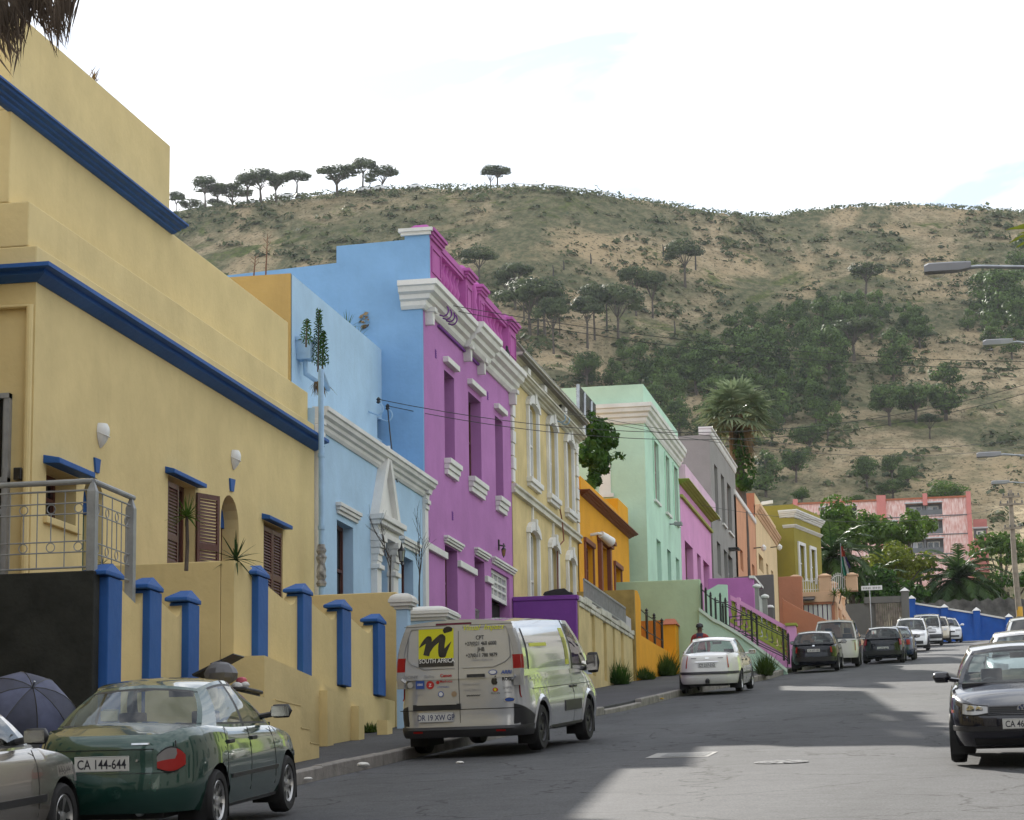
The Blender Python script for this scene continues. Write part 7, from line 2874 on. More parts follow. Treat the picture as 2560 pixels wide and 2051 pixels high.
def smoothpath(ps, k=6):
 out = []
 for i in range(len(ps) - 1):
  p0, p1, p2, p3 = ps[max(0, i - 1)], ps[i], ps[i + 1], ps[min(len(ps) - 1, i + 2)]
  for j in range(k):
   t = j / k
   out.append(tuple(.5 * ((2 * b) + (c - a) * t + (2 * a - 5 * b + 4 * c - d) * t * t + (-a + 3 * b - 3 * c + d) * t ** 3) for a, b, c, d in zip(p0, p1, p2, p3)))
 out.append(ps[-1])
 return out
flat(smoothpath([yz(272, 452, .003), yz(318, 400, .030), yz(362, 362, .036), yz(352, 440, .044), yz(335, 525, .046)]), M_lblk, parent=bd)
flat(smoothpath([yz(335, 520, .03), yz(385, 430, .036), yz(440, 375, .042), yz(480, 352, .045), yz(470, 440, .047), yz(478, 522, .050), yz(510, 470, .030), yz(558, 392, .003)]), M_lblk, parent=bd)
flat([yz(488, 300, .022), yz(505, 290, .045), yz(530, 284, .055), yz(552, 276, .045), yz(566, 264, .012)], M_lblk, parent=bd)
def txt(s_, cx, cy, size, m, sx=1, shear=0, bold=0, ax='LEFT', parent=None):
 y, z, _ = yz(cx, cy)
 lettering(s_, size, m, parent or VN.root, vm(y, z, .011), sx=sx, shear=shear, bold=bold, ax=ax)
txt('SOUTH AFRICA', 430, 592, .088, M_lwht, .88, 0, .001, 'CENTER', bd)
txt('Visual  Impact', 838, 280, .105, M_lime2, 1.05, .35, .001, 'CENTER')
txt('CPT', 812, 372, .085, M_lblk, .8, 0, .001, 'CENTER')
txt('+27(0)21 468 6000', 818, 425, .078, M_lblk, .78, 0, .001, 'CENTER')
txt('JHB', 822, 482, .085, M_lblk, .8, 0, .001, 'CENTER')
txt('+27(0)11 788 9879', 826, 535, .078, M_lblk, .78, 0, .001, 'CENTER')
txt('WWW.VISUALS.TV', 830, 573, .042, M_lgry, .9, 0, 0, 'CENTER')
txt('SONY', 145, 745, .066, M_lgry, 1.15, 0, .001)
txt('GoPro', 312, 735, .058, M_lgry, 1.0, .1)
txt('Canon', 458, 725, .066, M_lred, 1.0, 0, .002)
txt('Manfrotto', 452, 775, .046, M_lred, 1.0, 0, .001)
txt('LITEPANELS', 425, 828, .036, M_lblu, 1.0)
txt('sachtler', 225, 905, .044, M_lgry, 1.0)
txt('ARRI', 998, 690, .072, M_lblu, 1.0, .2, .002)
txt('RODE', 1003, 752, .066, M_lblk, 1.0, 0, .002)
txt('SOUND DEVICES', 652, 805, .034, M_lgry, 1.0)
txt('VIDEO DEVICES', 660, 858, .038, M_lgry, 1.0)
txt('oconnor', 684, 905, .046, M_lblk, 1.3, .1, .001)
txt('PELICAN', 900, 882, .036, M_lblk, .95)
txt('SHAPE', 1008, 832, .05, M_lgry, 1.05)
txt('cartoni', 1012, 872, .044, M_lgry, 1.05)
def disc(cx, cy, r, m, ry=None, name='logo_mark', off=.010):
 y, z, _ = yz(cx, cy)
 mb = MB()
 mb.add([(vanface(z) - off, y + r * math.cos(t), z + (ry or r) * math.sin(t)) for t in [2 * math.pi * k / 20 for k in range(20)]], [tuple(range(20))])
 return mb.build(name, m, VN.root)
disc(365, 800, .06, M_lred)
txt('Z', 365, 815, .06, M_lwht, 1, 0, .001, 'CENTER')
disc(433, 775, .026, M_lred)
disc(187, 802, .05, M_lgry, off=.009)
disc(187, 802, .04, P_van, off=.011)
y, z, _ = yz(275, 800)
vquad('logo_mark', M_lblu, y + .065, y - .065, z - .058, z + .058, .010)
txt('ZEISS', 275, 806, .038, M_lwht, .95, 0, .001, 'CENTER')
disc(458, 885, .042, M_lblu)
disc(458, 885, .030, M_lwht, off=.012)
disc(925, 676, .065, M_lblu, .036)
disc(925, 676, .052, M_lwht, .026, off=.012)
disc(940, 838, .04, M_lred, .03)
disc(940, 838, .022, M_lime2, .02, off=.012)
disc(575, 882, .04, pbr('logo_tan', (.35, .25, .15), .5))
# fruit mark: two lobes with a bite and a leaf
y, z, _ = yz(935, 762)
mb = MB()
q = []
for k in range(28):
 t = 2 * math.pi * k / 28
 r = .050 * (1 - .14 * math.cos(2 * t) * .4)
 yy_, zz_ = r * math.cos(t), r * math.sin(t) * 1.02
 if abs(t - math.pi / 2) < .3: zz_ -= .010
 if abs(t - 3 * math.pi / 2) < .25: zz_ += .007
 dy = yy_ + .058
 if math.hypot(dy, zz_ - .008) < .028: yy_ = -.058 + .028 * (dy / max(1e-3, math.hypot(dy, zz_ - .008)))
 q.append((vanface(z) - .010, y + yy_, z + zz_))
mb.add(q, [tuple(range(28))])
mb.add([(vanface(z) - .010, y - .004, z + .055), (vanface(z) - .010, y - .026, z + .066), (vanface(z) - .010, y - .024, z + .086), (vanface(z) - .010, y - .006, z + .074)], [(0, 1, 2, 3)])
mb.build('logo_mark', M_lblk, VN.root)
disc(1062, 930, .080, M_chrome, .034, 'badge', .012)
disc(1062, 930, .072, M_lblu, .028, 'badge', .014)
txt('Ford', 1062, 938, .042, M_chrome, 1.1, .35, 0, 'CENTER')
pl = VN.plate('DR 19 XW GP', .555, y=.36, w=.52, h=.135, off=.026, ink=pbr('plate_blue_ink', (.03, .04, .12), .5))
for (yq, z0, hh_) in ((.14, 0, 0),): pass
txt('T', 1450, 2600, .001, M_lgry) if False else None
# flank lettering and lime film on the side (seen at a grazing angle)
def vflank(xa, za, left):
 z0, z1 = tab(sp['ztop'], xa), 1.97 - .08
 if za <= z0: return VN.pt(VN.phi_x(xa, za, left), za).y
 t = (za - z0) / (z1 - z0)
 return (1 if left else -1) * (.95 - .15 * t + .05 * math.sin(math.pi * t))
def vfilm(name, m, pts, left, off=.006):
 """pts: rows of (x, z) forming a grid on the flank"""
 sd = 1 if left else -1
 mb = MB()
 mb.grid([[(x, vflank(x, z, left) + sd * off, z) for x, z in r] for r in pts])
 return mb.build(name, m, VN.root)
for left in (False, True):
 N_ = 12
 def rg(x0, x1, f0, f1, k=5): return [[(x0 + (x1 - x0) * i / N_, f0(i / N_) + (f1(i / N_) - f0(i / N_)) * q / k) for i in range(N_ + 1)] for q in range(k + 1)]
 M_filmw = pbr('foil_window', (.55, .58, .60), .12, metal=.5, coat=1)
 vfilm('foil_window', M_filmw, rg(-2.05, .36, lambda t: 1.20, lambda t: 1.80), left, .005)
 vfilm('film_stripe', M_lime2, rg(.12, .34, lambda t: 1.22, lambda t: 1.78), left, .008)
 for k in range(3): vfilm('film_mark', M_lblk, rg(.13 + .06 * k, .155 + .06 * k, lambda t: 1.30, lambda t: 1.64), left, .010)
 vfilm('film_stripe', M_lime2, rg(-1.9, -.9, lambda t: 1.52, lambda t: 1.57), left, .008)
VN.park(1361, 1876, (-1.43, -.97), 1, -.075)
print('VAN front wheel', pix(VN.wpt((1.5, -.97, 0))), 'rear L bottom', pix(VN.wpt((-2.43, .9, .3))), 'roof rear', pix(VN.wpt((-2.33, 0, 1.97))), 'rear R', pix(VN.wpt((-2.43, -.97, .8))))
# ============================ the other parked vehicles
def tails(c, z0, z1, yi, xo, m=None, top=None, taper=0.0):
 for sd in (1, -1):
  left = sd > 0
  zc = (z0 + z1) / 2
  a, b = c.phi_y(sd * yi, zc, True), c.phi_x(xo, zc, left)
  if not left: b += 2 * math.pi
  ph = [a + (b - a) * i / 8 for i in range(9)]
  hi = [z1 - taper * (1 - i / 8) for i in range(9)]
  t = c.patch('tail_light', m or M_redl, ph, z0, hi, .012)
  if top: c.patch('lens', top, ph[:5], [(z0 + h_) / 2 for h_ in hi[:5]], [h_ - .02 for h_ in hi[:5]], .017, parent=t)
def heads(c, z0, z1, yi, xo):
 for sd in (1, -1):
  left = sd > 0
  a, b = c.phi_y(sd * yi, (z0 + z1) / 2, False), c.phi_x(xo, (z0 + z1) / 2, left)
  ph = [a + (b - a) * i / 8 for i in range(9)]
  c.patch('headlight', M_clr, ph, [z0 + .02 * i / 8 for i in range(9)], [z1 + .03 * i / 8 for i in range(9)], .012)
def std(c, style='hub', doors=(.74, -.15, -.95), hx=(-.02, -.85), seats=(.12, -.8), gl=None, mirror=None, mm=None):
 c.shell()
 c.cabin(gl or M_cglass)
 if seats: c.seats(*seats)
 c.wheels(style)
 c.mirror(*(mirror or (c.sp['cab']['base'][1] - .1, tab(c.sp['ztop'], .7) + .08)), m=mm)
 c.seams(doors)
 c.handles(hx, c.sp['ztop'][3][1] - .16)
GL = 'cars parked on the left side'
P_wht = paint('white_car_paint', (.64, .63, .59), rough=.25)
P_wh2 = paint('cool_white_paint', (.68, .68, .68), rough=.25)
WS = Car('parked_car', 'white saloon car with plate CY 217-212 beside the mint stair', 'car', sedan_spec(4.15, .825, 1.45, .29, (1.24, -1.22), .90, 1.02), P_wht, GL)
std(WS, gl=M_cglass2, mm=P_wht)
tails(WS, .66, .98, .52, -1.93, taper=.10, top=M_orl)
WS.rear('bumper_strip', M_trim, -.76, .76, .50, .565, .014, 14)
for lf in (True, False):
 WS.side('bumper_strip', M_trim, -2.0, -1.56, .50, .565, lf, .014, 6)
 WS.side('side_trim', M_trim, -.85, .80, .46, .51, lf, .014, 10)
WS.rear('boot_lip', M_chrome, -.30, .30, .81, .83, .016, 6)
WS.rear('boot_gap', M_gap, -.60, .60, .60, .606, .004, 12)
WS.rear('badge', M_chrome, -.05, .05, .90, .935, .008, 3)
for ya, yb in ((.42, .28), (-.28, -.42)): WS.rear('badge', M_lgry, yb, ya, .905, .925, .006, 3)
WS.plate('CY 217-212', .735, w=.46, h=.125, off=.016)
mb = MB()
mb.lathe([(.02, -2.20), (.055, -2.16), (.05, -2.1), (.03, -2.0)], (0, -.02, .34), axis='X', seg=10)
mb.box(-2.16, -1.9, -.06, .04, .26, .34)
mb.build('tow_bar', M_trim, WS.root)
WS.park(1857, 1730, (-1.22, -.81), 1, -.02)
P_nvy = paint('near_black_paint', (.008, .010, .016), rough=.18, coat=.4, spec=.25)
BH = Car('parked_car', 'black hatchback at the foot of the pink balustrade', 'car', hatch_spec(4.02, .845, 1.42, .295, (1.22, -1.25), .92, .95), P_nvy, GL)
std(BH, 'steel')
tails(BH, .66, .86, .58, -1.86)
BH.rear('bumper_trim', M_trim, -.78, .78, .36, .52, .016, 12)
BH.rear('badge', M_chrome, -.04, .04, .885, .93, .006, 3)
BH.plate('CA 637-105', .74, w=.44, h=.11, off=.014)
BH.park(2099, 1677, (-1.25, -.83), 1)
sp_ = dict(L=4.7, H=1.78, R=.33, xw=(1.42, -1.40), crown=.03, N=8.0, sill=.34, fb=.3, rb=.36, tuck=.01,
           ztop=[(-2.35, 1.02), (-1.0, 1.05), (.4, 1.04), (1.2, 1.02), (1.7, .97), (2.2, .90), (2.35, .80)],
           xf=[(.2, 2.28), (.5, 2.35), (.8, 2.32), (1.0, 2.2)], xr=[(.2, -2.3), (.5, -2.35), (1.1, -2.33)],
           w=[(.2, .78), (.5, .84), (.9, .84), (1.1, .80)],
           cab=dict(base=[1.25, 1.08, .15, .05, -.35, -.45, -2.15, -2.33], roof=[.55, .48, .08, 0, -.35, -.45, -2.08, -2.22], kinds=['p', 'w', 'b', 'w', 'p', 'w', 'p'], wb=.80, wr=.66, bow=.1, rbow=.1, pin=.02, crown=.05, arc=.03))
BK = Car('bakkie', 'white pickup with a white canopy behind the black hatchback', 'pickup truck', sp_, P_wht, GL)
std(BK, 'steel', (1.05, .08), (.2,), (.55, None))
tails(BK, .62, .92, .70, -2.25)
BK.park(2150, 1667, (-1.40, -.83), 1, .02)
CO = Car('parked_car', 'small black hatchback with red upright tail lights and a learner square', 'car', hatch_spec(3.82, .82, 1.44, .285, (1.22, -1.26), .93, .96), P_nvy, GL)
std(CO, 'steel')
tails(CO, .72, 1.0, .70, -1.70)
CO.rear('bumper_trim', M_trim, -.75, .75, .34, .50, .016, 12)
CO.plate('CA 820-466', .60, w=.44, h=.11, off=.014)
e_ = CO.sd(6, .5, 1)
mb = MB()
xq = CO.sd(len(CO.sp['cab']['base']) - 1, .62, 1)
mb.add([(xq[0] - .07, .42, xq[2] - .06), (xq[0] - .07, .24, xq[2] - .06), (xq[0] - .03, .24, xq[2] + .10), (xq[0] - .03, .42, xq[2] + .10)], [(0, 1, 2, 3)])
st = mb.build('learner_plate', M_plate, CO.root)
lettering('L', .15, M_lred, st, Matrix(((0, .25, -1, xq[0] - .072), (-1, 0, 0, .38), (0, .97, 0, xq[2] - .04), (0, 0, 0, 1))), bold=.004)
CO.park(2262, 1657, (-1.26, -.80), 1)
P_dbl = paint('dark_blue_paint', (.016, .03, .07), rough=.18, coat=.5, spec=.3)
DB = Car('parked_car', 'dark blue car half hidden behind the small black hatchback', 'car', sedan_spec(4.2, .83, 1.42), P_dbl, GL)
std(DB)
tails(DB, .66, .86, .5, -1.9)
DB.park(2289, 1651, (-1.18, -.81), 1)
suv = lambda L, W, H, **k: hatch_spec(L, W, H, .35, (1.38, -1.36), 1.05, 1.10, sill=.32, fb=.3, rb=.34,
      ztop=[(-L / 2, 1.06), (-L / 2 + .15, 1.12), (-1.2, 1.12), (.3, 1.08), (.95, 1.06), (1.5, 1.02), (L / 2 - .15, .94), (L / 2, .86)], **k)
SU = Car('parked_car', 'white sport utility car facing us with black roof rails', 'car', suv(4.45, .90, 1.68), P_wh2, GL)
std(SU, 'five', mm=P_wh2)
heads(SU, .76, .86, .42, 1.9)
SU.rear('grille', M_trim, -.36, .36, .68, .86, .01, 8, back=False)
SU.rear('lower_intake', M_trim, -.62, .62, .36, .52, .012, 10, back=False)
SU.plate('CA 512-880', .58, back=False, off=.03)
for y in (.52, -.52):
 mb = MB()
 mb.tube([(.30, y, 1.62), (.2, y, 1.70), (-1.1, y, 1.70), (-1.2, y, 1.62)], .018, 6)
 mb.build('roof_rail', M_trim, SU.root)
SU.park(2323, 1627, (1.38, .88), -1)
BX = Car('parked_car', 'boxy white off road car facing us behind the white sport utility car', 'car', suv(4.5, .88, 1.80, N=8.0, cab=dict(base=[1.05, .9, .05, -.03, -1.0, -1.1, -1.9, -2.12], roof=[.62, .55, .02, -.05, -1.0, -1.1, -1.85, -2.02], kinds=['p', 'w', 'b', 'w', 'b', 'w', 'p'], wb=.82, wr=.70, bow=.08, rbow=.2)), P_wh2, GL)
std(BX, 'steel')
heads(BX, .78, .95, .55, 2.1)
BX.rear('grille', M_trim, -.50, .50, .74, .94, .01, 8, back=False)
BX.rear('bumper_trim', M_trim, -.84, .84, .42, .66, .03, 10, back=False)
BX.park(2357, 1614, (1.38, .86), -1)
P_gld = paint('champagne_paint', (.42, .37, .28), metal=.5, rough=.28)
GD = Car('parked_car', 'champagne coloured car tucked behind the boxy white car', 'car', suv(4.4, .86, 1.62), P_gld, GL)
std(GD)
heads(GD, .76, .88, .45, 1.9)
GD.park(2378, 1608, (1.38, .85), -1)
WH = Car('parked_car', 'white hatchback facing us, last in the row before the blue wall', 'car', hatch_spec(4.1, .86, 1.5, .30, (1.25, -1.25), .98, 1.0), P_wh2, GL)
std(WH, 'five', mm=P_wh2)
heads(WH, .68, .80, .40, 1.75)
WH.rear('grille', M_trim, -.35, .35, .62, .70, .01, 8, back=False)
WH.rear('lower_intake', M_trim, -.6, .6, .34, .44, .012, 8, back=False)
WH.park(2406, 1606, (1.25, .84), -1, .10)
def at_world(c, X, Y, face, yaw=0):
 c.root.location = (X, Y, gz(Y) + .004)
 c.root.rotation_euler = (0, -math.atan(.098) * face, R(90 * face) + yaw)
RW = Car('parked_car', 'white car just behind the black hatchback at the right edge', 'car', hatch_spec(4.2, .87, 1.46, .31, (1.28, -1.28), 1.0, 1.04), P_wh2, 'cars parked on the right side')
std(RW, 'five', mm=P_wh2)
heads(RW, .74, .86, .42, 1.8)
RW.rear('grille', M_trim, -.4, .4, .66, .78, .01, 8, back=False)
at_world(RW, .93, 46.5, -1)
tmb = MB()
for xw in (.6, ):
 tmb.tube([(.62 + .0, -.05, 1.05), (.50, -.08, 1.30)], .008, 5)
tmb.build('wiper', M_trim, RW.root)
P_teal = paint('teal_stripe_paint', (.05, .30, .27))
sp_ = dict(sp, xf=sp['xf'])
RV = Car('van', 'white minibus with teal side behind the white car at the right edge', 'van', dict(sp, H=1.72), P_wh2, 'cars parked on the right side')
std(RV, 'steel', (1.6, .5), (.4,), (.75, None), mirror=(1.38, 1.22))
RV.side('teal_panel', P_teal, -2.2, 1.4, .75, 1.08, False, .01, 14)
at_world(RV, 1.62, 62.0, -1)
mb = MB()
mb.box(.78, .90, -.66, .66, 1.56, 1.70)
mb.build('sun_visor', M_curtain, RV.root)
# tiny cars on the ridge road
few = [k for k in kids(WH.root) if k.name.split('.')[0] in ('body', 'roof', 'pillars', 'windscreen', 'side_window')]
for px, py, lab in ((905, 478, 'small white car on the ridge road, leftmost of the pair under the twin pines'), (945, 473, 'small white car on the ridge road, rightmost of the pair under the twin pines'), (715, 498, 'pale car on the ridge road beneath the long row of pines'), (1035, 466, 'pale car on the crest between the twin pines and the lone pair')):
 a_ = ray(px, py).x
 Y = hD(a_) - 2
 dup(WH.root, (a_ * Y, Y, hill(a_, Y) + .1), R(rnd.uniform(160, 200)), lab, 1.0, few)['group'] = 'cars on the ridge road'
print('WS front wheel', pix(WS.wpt((1.24, -.81, 0))), 'roof', pix(WS.wpt((-.5, 0, 1.45))), 'left', pix(WS.wpt((-2.0, .78, .6))))
print('BH', pix(BH.wpt((0, 0, 1.42))), 'SU', pix(SU.wpt((0, 0, 1.68))), 'RW', pix(RW.wpt((-.3, 0, 1.6))), pix(RW.wpt((1, -.8, 1.0))), 'RV', pix(RV.wpt((0, -.8, 2.05))))
# ------------------------------------------------------------------ vegetation
LP1 = leafmat('pine_needles', (.010, .024, .012), (.15, .235, .06), .28, .15)
LP2 = leafmat('umbrella_needles', (.014, .027, .016), (.12, .155, .06), .28, .15)
LB = leafmat('broad_leaves', (.03, .075, .012), (.12, .19, .03), .5, .35)
LY = leafmat('yellow_green_leaves', (.07, .10, .010), (.22, .25, .03), .5, .35)
LPALM = leafmat('palm_leaf', (.018, .045, .014), (.08, .13, .035), .4, .25, .4)
LFAN = leafmat('fan_palm_leaf', (.07, .11, .05), (.26, .31, .19), .8, .25, .4)
LDRY = leafmat('dry_frond', (.12, .075, .035), (.34, .25, .14), 2.0, .2)
LTH = leafmat('dry_grey_frond', (.045, .034, .026), (.17, .13, .10), 3.0, .25)
LSC = leafmat('scrub_leaf', (.040, .060, .026), (.12, .135, .055), .06, .25)
LWEED = leafmat('weed_leaf', (.02, .05, .01), (.09, .14, .025), 2.0, .3)
LIVY = leafmat('ivy_leaf', (.012, .04, .008), (.07, .15, .022), 1.5, .3)
M_bark = pbr('pine_bark', (.085, .068, .055), .95, var=.4, vscale=1.5, bump=.6, bscale=6)
M_deadw = pbr('charred_wood', (.05, .043, .038), .95, var=.5, vscale=1)
class Tuft:
 """many small leaf faces gathered into one mesh"""
 def __init__(s, r, jit=.5): s.v, s.f, s.r, s.jit = [], [], r, jit
 def leaf(s, c, n, size, asp=1.0):
  r = s.r
  a = n.cross(Vector((r.uniform(-1, 1), r.uniform(-1, 1), r.uniform(-1, 1))))
  if a.length < 1e-5: a = Vector((1, 0, 0))
  a = a.normalized() * size
  b = n.cross(a).normalized() * size * asp
  o = len(s.v)
  k = r.uniform(.5, .9)
  s.v += [tuple(c - a), tuple(c - b * k), tuple(c + a), tuple(c + b)]
  s.f.append((o, o + 1, o + 2, o + 3))
 def lobe(s, c, rad, n, size, up=.35, shell=.55, asp=.8):
  c, r = Vector(c), s.r
  for i in range(n):
   d = Vector((r.gauss(0, 1), r.gauss(0, 1), r.gauss(0, 1)))
   d.normalize()
   if d.z < -.3: d.z *= .5
   k = shell + (1 - shell) * r.random() ** .6
   k *= 1 + .16 * mnoise.noise(d * 2.3 + c * .7)
   p = c + Vector((d.x * rad[0], d.y * rad[1], d.z * rad[2])) * k
   nn = (d + Vector((r.gauss(0, s.jit), r.gauss(0, s.jit), r.gauss(0, s.jit) + up))).normalized()
   s.leaf(p, nn, size * r.uniform(.6, 1.35), asp)
 def build(s, name, m, parent=None):
  me = bpy.data.meshes.new(name)
  me.from_pydata(s.v, [], s.f)
  me.materials.append(m)
  o = bpy.data.objects.new(name, me)
  C.objects.link(o)
  if parent is not None: o.parent = parent
  return o
def proto(name, seed, kind, mat):
 """a tree 10 m tall standing at the origin: trunk with limbs, crown of leaf clumps"""
 r = random.Random(seed)
 T = bpy.data.objects.new(name, None)
 C.objects.link(T)
 mb, t = MB(), Tuft(r, .22)
 if kind == 'umb':                                     # bare trunk, forking high, flat dome
  lean = r.uniform(-.5, .5)
  hf = r.uniform(4.4, 5.8)
  mb.tube([(0, 0, -.6), (lean * .2, 0, hf * .4), (lean * .6, .1, hf * .8), (lean, 0, hf)], [.30, .24, .19, .16], 7)
  n = r.randint(8, 11)
  W = r.uniform(3.6, 4.8)
  for i in range(n):
   an = 2 * math.pi * i / n + r.uniform(-.4, .4)
   d = W * r.uniform(.35, .85)
   z = 8.5 + r.uniform(-1.0, .6) - d * .22
   e = (lean + d * math.cos(an), d * math.sin(an), z)
   mb.tube([(lean, 0, hf - r.uniform(0, 1.2)), (lean + d * .5 * math.cos(an), d * .5 * math.sin(an), hf + (z - hf) * .62), e], [.11, .07, .03], 5)
   t.lobe(e, (r.uniform(1.2, 1.9), r.uniform(1.2, 1.9), r.uniform(.9, 1.5)), 190, .24)
  t.lobe((lean, 0, 8.9), (W * .75, W * .75, 1.0), 420, .24)
 elif kind == 'dense':                                 # full crown to near the ground
  mb.tube([(0, 0, -.6), (.1, 0, 3), (0, 0, 7.5)], [.32, .25, .08], 7)
  for i in range(r.randint(15, 19)):
   z = r.uniform(1.6, 8.6)
   w = 4.3 * math.sin(math.pi * min(1, (z - .2) / 10.4)) ** .8
   an = r.uniform(0, 6.28)
   d = w * r.uniform(.25, .75)
   q = r.uniform(1.2, 1.9)
   e = (d * math.cos(an), d * math.sin(an), z)
   mb.tube([(0, 0, z - 1.2), e], [.09, .03], 4)
   t.lobe(e, (q, q, q * .8), 150, .22, .15, .8)
  t.lobe((0, 0, 8.7), (1.1, 1.1, 1.4), 140, .26)
  t.lobe((0, 0, 4.6), (2.2, 2.2, 3.2), 260, .28)
 elif kind == 'round':                                 # short stem, broad round head
  mb.tube([(0, 0, -.5), (.1, .1, 2.6), (0, 0, 6)], [.34, .26, .1], 7)
  for i in range(16):
   an, u = r.uniform(0, 6.28), r.uniform(.1, 1)
   d = 4.2 * math.sqrt(1 - (u - .35) ** 2 / .8 if u < 1 else .3) * r.uniform(.4, .8)
   e = (d * math.cos(an), d * math.sin(an), 3.4 + 4.6 * u)
   mb.tube([(0, 0, 2.6), e], [.12, .03], 4)
   t.lobe(e, (1.9, 1.9, 1.5), 150, .23)
  t.lobe((0, 0, 5.8), (3.3, 3.3, 2.9), 420, .27)
 if kind != 'x':
  mb.build('trunk', M_bark, T)
  t.build('crown', mat, T)
 return T
PROTO = {'umb': [proto('umbrella_pine', 40 + i, 'umb', LP2) for i in range(5)], 'dense': [proto('pine_tree', 60 + i, 'dense', LP1) for i in range(5)], 'round': [proto('pine_tree', 80 + i, 'round', LP1) for i in range(3)], 'leafy': [proto('leafy_tree', 90 + i, 'round', LB) for i in range(2)], 'yellow': [proto('leafy_tree', 95, 'round', LY)]}
PK = {id(q): kids(q) for v in PROTO.values() for q in v}
used_proto = set()
def plant(kind, px, py, hpx, label, group, wide=1.0, Y=None, cat='tree', i=None):
 if Y is None: P = on_hill(px, py)
 else: P = atY(px, py, Y)
 v = PROTO[kind]
 q = v[(i if i is not None else rnd.randrange(len(v))) % len(v)]
 h = hpx * P.y / 5950.0
 s_ = h / 10.0
 sc3 = (s_ * wide * rnd.uniform(.92, 1.08), s_ * wide * rnd.uniform(.92, 1.08), s_)
 o = dup(q, P, rnd.uniform(0, 6.28), None, sc3, PK[id(q)])
 return tag(o, label, cat, group)
UG = 'umbrella pines on the slope'
for px, py, top, w, lab in ((1713, 719, 593, 1.05, 'flat topped umbrella pine standing alone highest on the slope'), (1546, 862, 700, .95, 'tallest forked umbrella pine in the middle of the slope group'), (1632, 796, 671, .85, 'slim umbrella pine at the right of the slope group'), (1591, 791, 658, .75, 'slim umbrella pine between the tall forked pine and the right hand one'),
       (1469, 869, 732, .9, 'low umbrella pine with a double crown left of the tall forked pine'), (1487, 851, 700, .75, 'thin umbrella pine just behind the double crowned pine'), (1325, 849, 690, 1.1, 'umbrella pine with thick trunk nearest the purple parapet'), (1362, 849, 687, 1.0, 'umbrella pine with wide dark crown in the left slope group'),
       (1384, 883, 732, .7, 'small crowned umbrella pine with long bare trunk above the cream house'), (1288, 775, 648, 1.1, 'umbrella pine rising behind the purple parapet end'), (1263, 768, 677, .7, 'thin leaning umbrella pine beside the purple parapet'), (1198, 712, 612, 1.3, 'dark round headed pine seen above the purple balustrade'), (1310, 800, 690, .8, 'umbrella pine at the back of the left slope group'), (1400, 850, 735, .5, 'young pine between two bare trunks above the cream house')):
 plant('umb', px, py, py - top, lab, UG, w)
RG_ = 'pines along the ridge'
for px, py, top, w, k, lab in ((440, 524, 443, .6, 'umb', 'ridge pine half hidden by the yellow parapet'), (474, 520, 470, 1.3, 'umb', 'low spreading ridge pine at the left end of the long row'), (513, 516, 432, .9, 'umb', 'thin ridge pine with open crown, left in the long row'), (545, 513, 436, .9, 'umb', 'airy ridge pine below the mast'), (580, 509, 432, 1.25, 'umb', 'broad dark ridge pine left of the centre of the long row'), (618, 507, 430, 1.0, 'umb', 'ridge pine between the two broadest of the long row'), (652, 505, 418, 1.25, 'umb', 'tallest broad ridge pine of the long row'), (690, 501, 428, 1.1, 'umb', 'dense ridge pine just right of the tallest in the long row'), (540, 513, 478, 1.6, 'umb', 'low dark ridge pine beneath the airy one'),
                               (742, 494, 423, 1.15, 'umb', 'open crowned ridge pine at the right end of the long row'), (843, 488, 410, 1.45, 'umb', 'wide fan shaped ridge pine standing by itself'), (907, 480, 390, .9, 'umb', 'left one of the twin tall ridge pines'), (952, 471, 388, 1.0, 'umb', 'right one of the twin tall ridge pines'), (925, 478, 440, .9, 'umb', 'short ridge pine filling the gap of the twin pines'), (1226, 463, 388, .7, 'umb', 'upright pine of the lone pair on the crest'), (1243, 463, 391, 1.0, 'umb', 'leaning pine of the lone pair on the crest')):
 plant(k, px, py + 1, (py - top) * 1.05, lab, RG_, w * 1.3)
WG = 'dark pines of the hillside wood'
WL = 'dark pine inside the dense wood on the hillside'
for px, py, h in ((1560, 905, 70), (1600, 960, 110), (1650, 985, 120), (1700, 960, 110), (1740, 985, 130), (1680, 1030, 110), (1640, 1060, 110), (1600, 1030, 110), (1770, 930, 110), (1800, 990, 140), (1850, 1000, 150), (1790, 1060, 130), (1850, 890, 120), (1880, 830, 75), (1900, 960, 160), (1905, 1060, 130), (1950, 860, 110), (1950, 960, 150), (1960, 1060, 140), (2000, 830, 90), (2010, 910, 120), (2020, 1000, 150), (2040, 1060, 110), (2050, 790, 70), (2060, 870, 130), (2075, 960, 160), (2110, 820, 100), (2110, 880, 130), (2150, 800, 80), (2200, 810, 90), (2180, 850, 90),
                  (1720, 905, 60), (1480, 960, 60), (1530, 970, 80), (1880, 1130, 110), (1830, 1110, 110), (1930, 1110, 90), (2100, 1000, 90), (1760, 1110, 110), (1700, 1100, 110), (1560, 1000, 80), (2460, 790, 120), (2500, 830, 170), (2540, 790, 130), (2555, 860, 130), (2480, 880, 90), (2530, 900, 90), (2420, 830, 60), (2555, 690, 110)):
 plant('dense', px, py, h, WL if px < 2400 else 'dark pine in the clump at the right edge of the hillside', WG, 1.0)
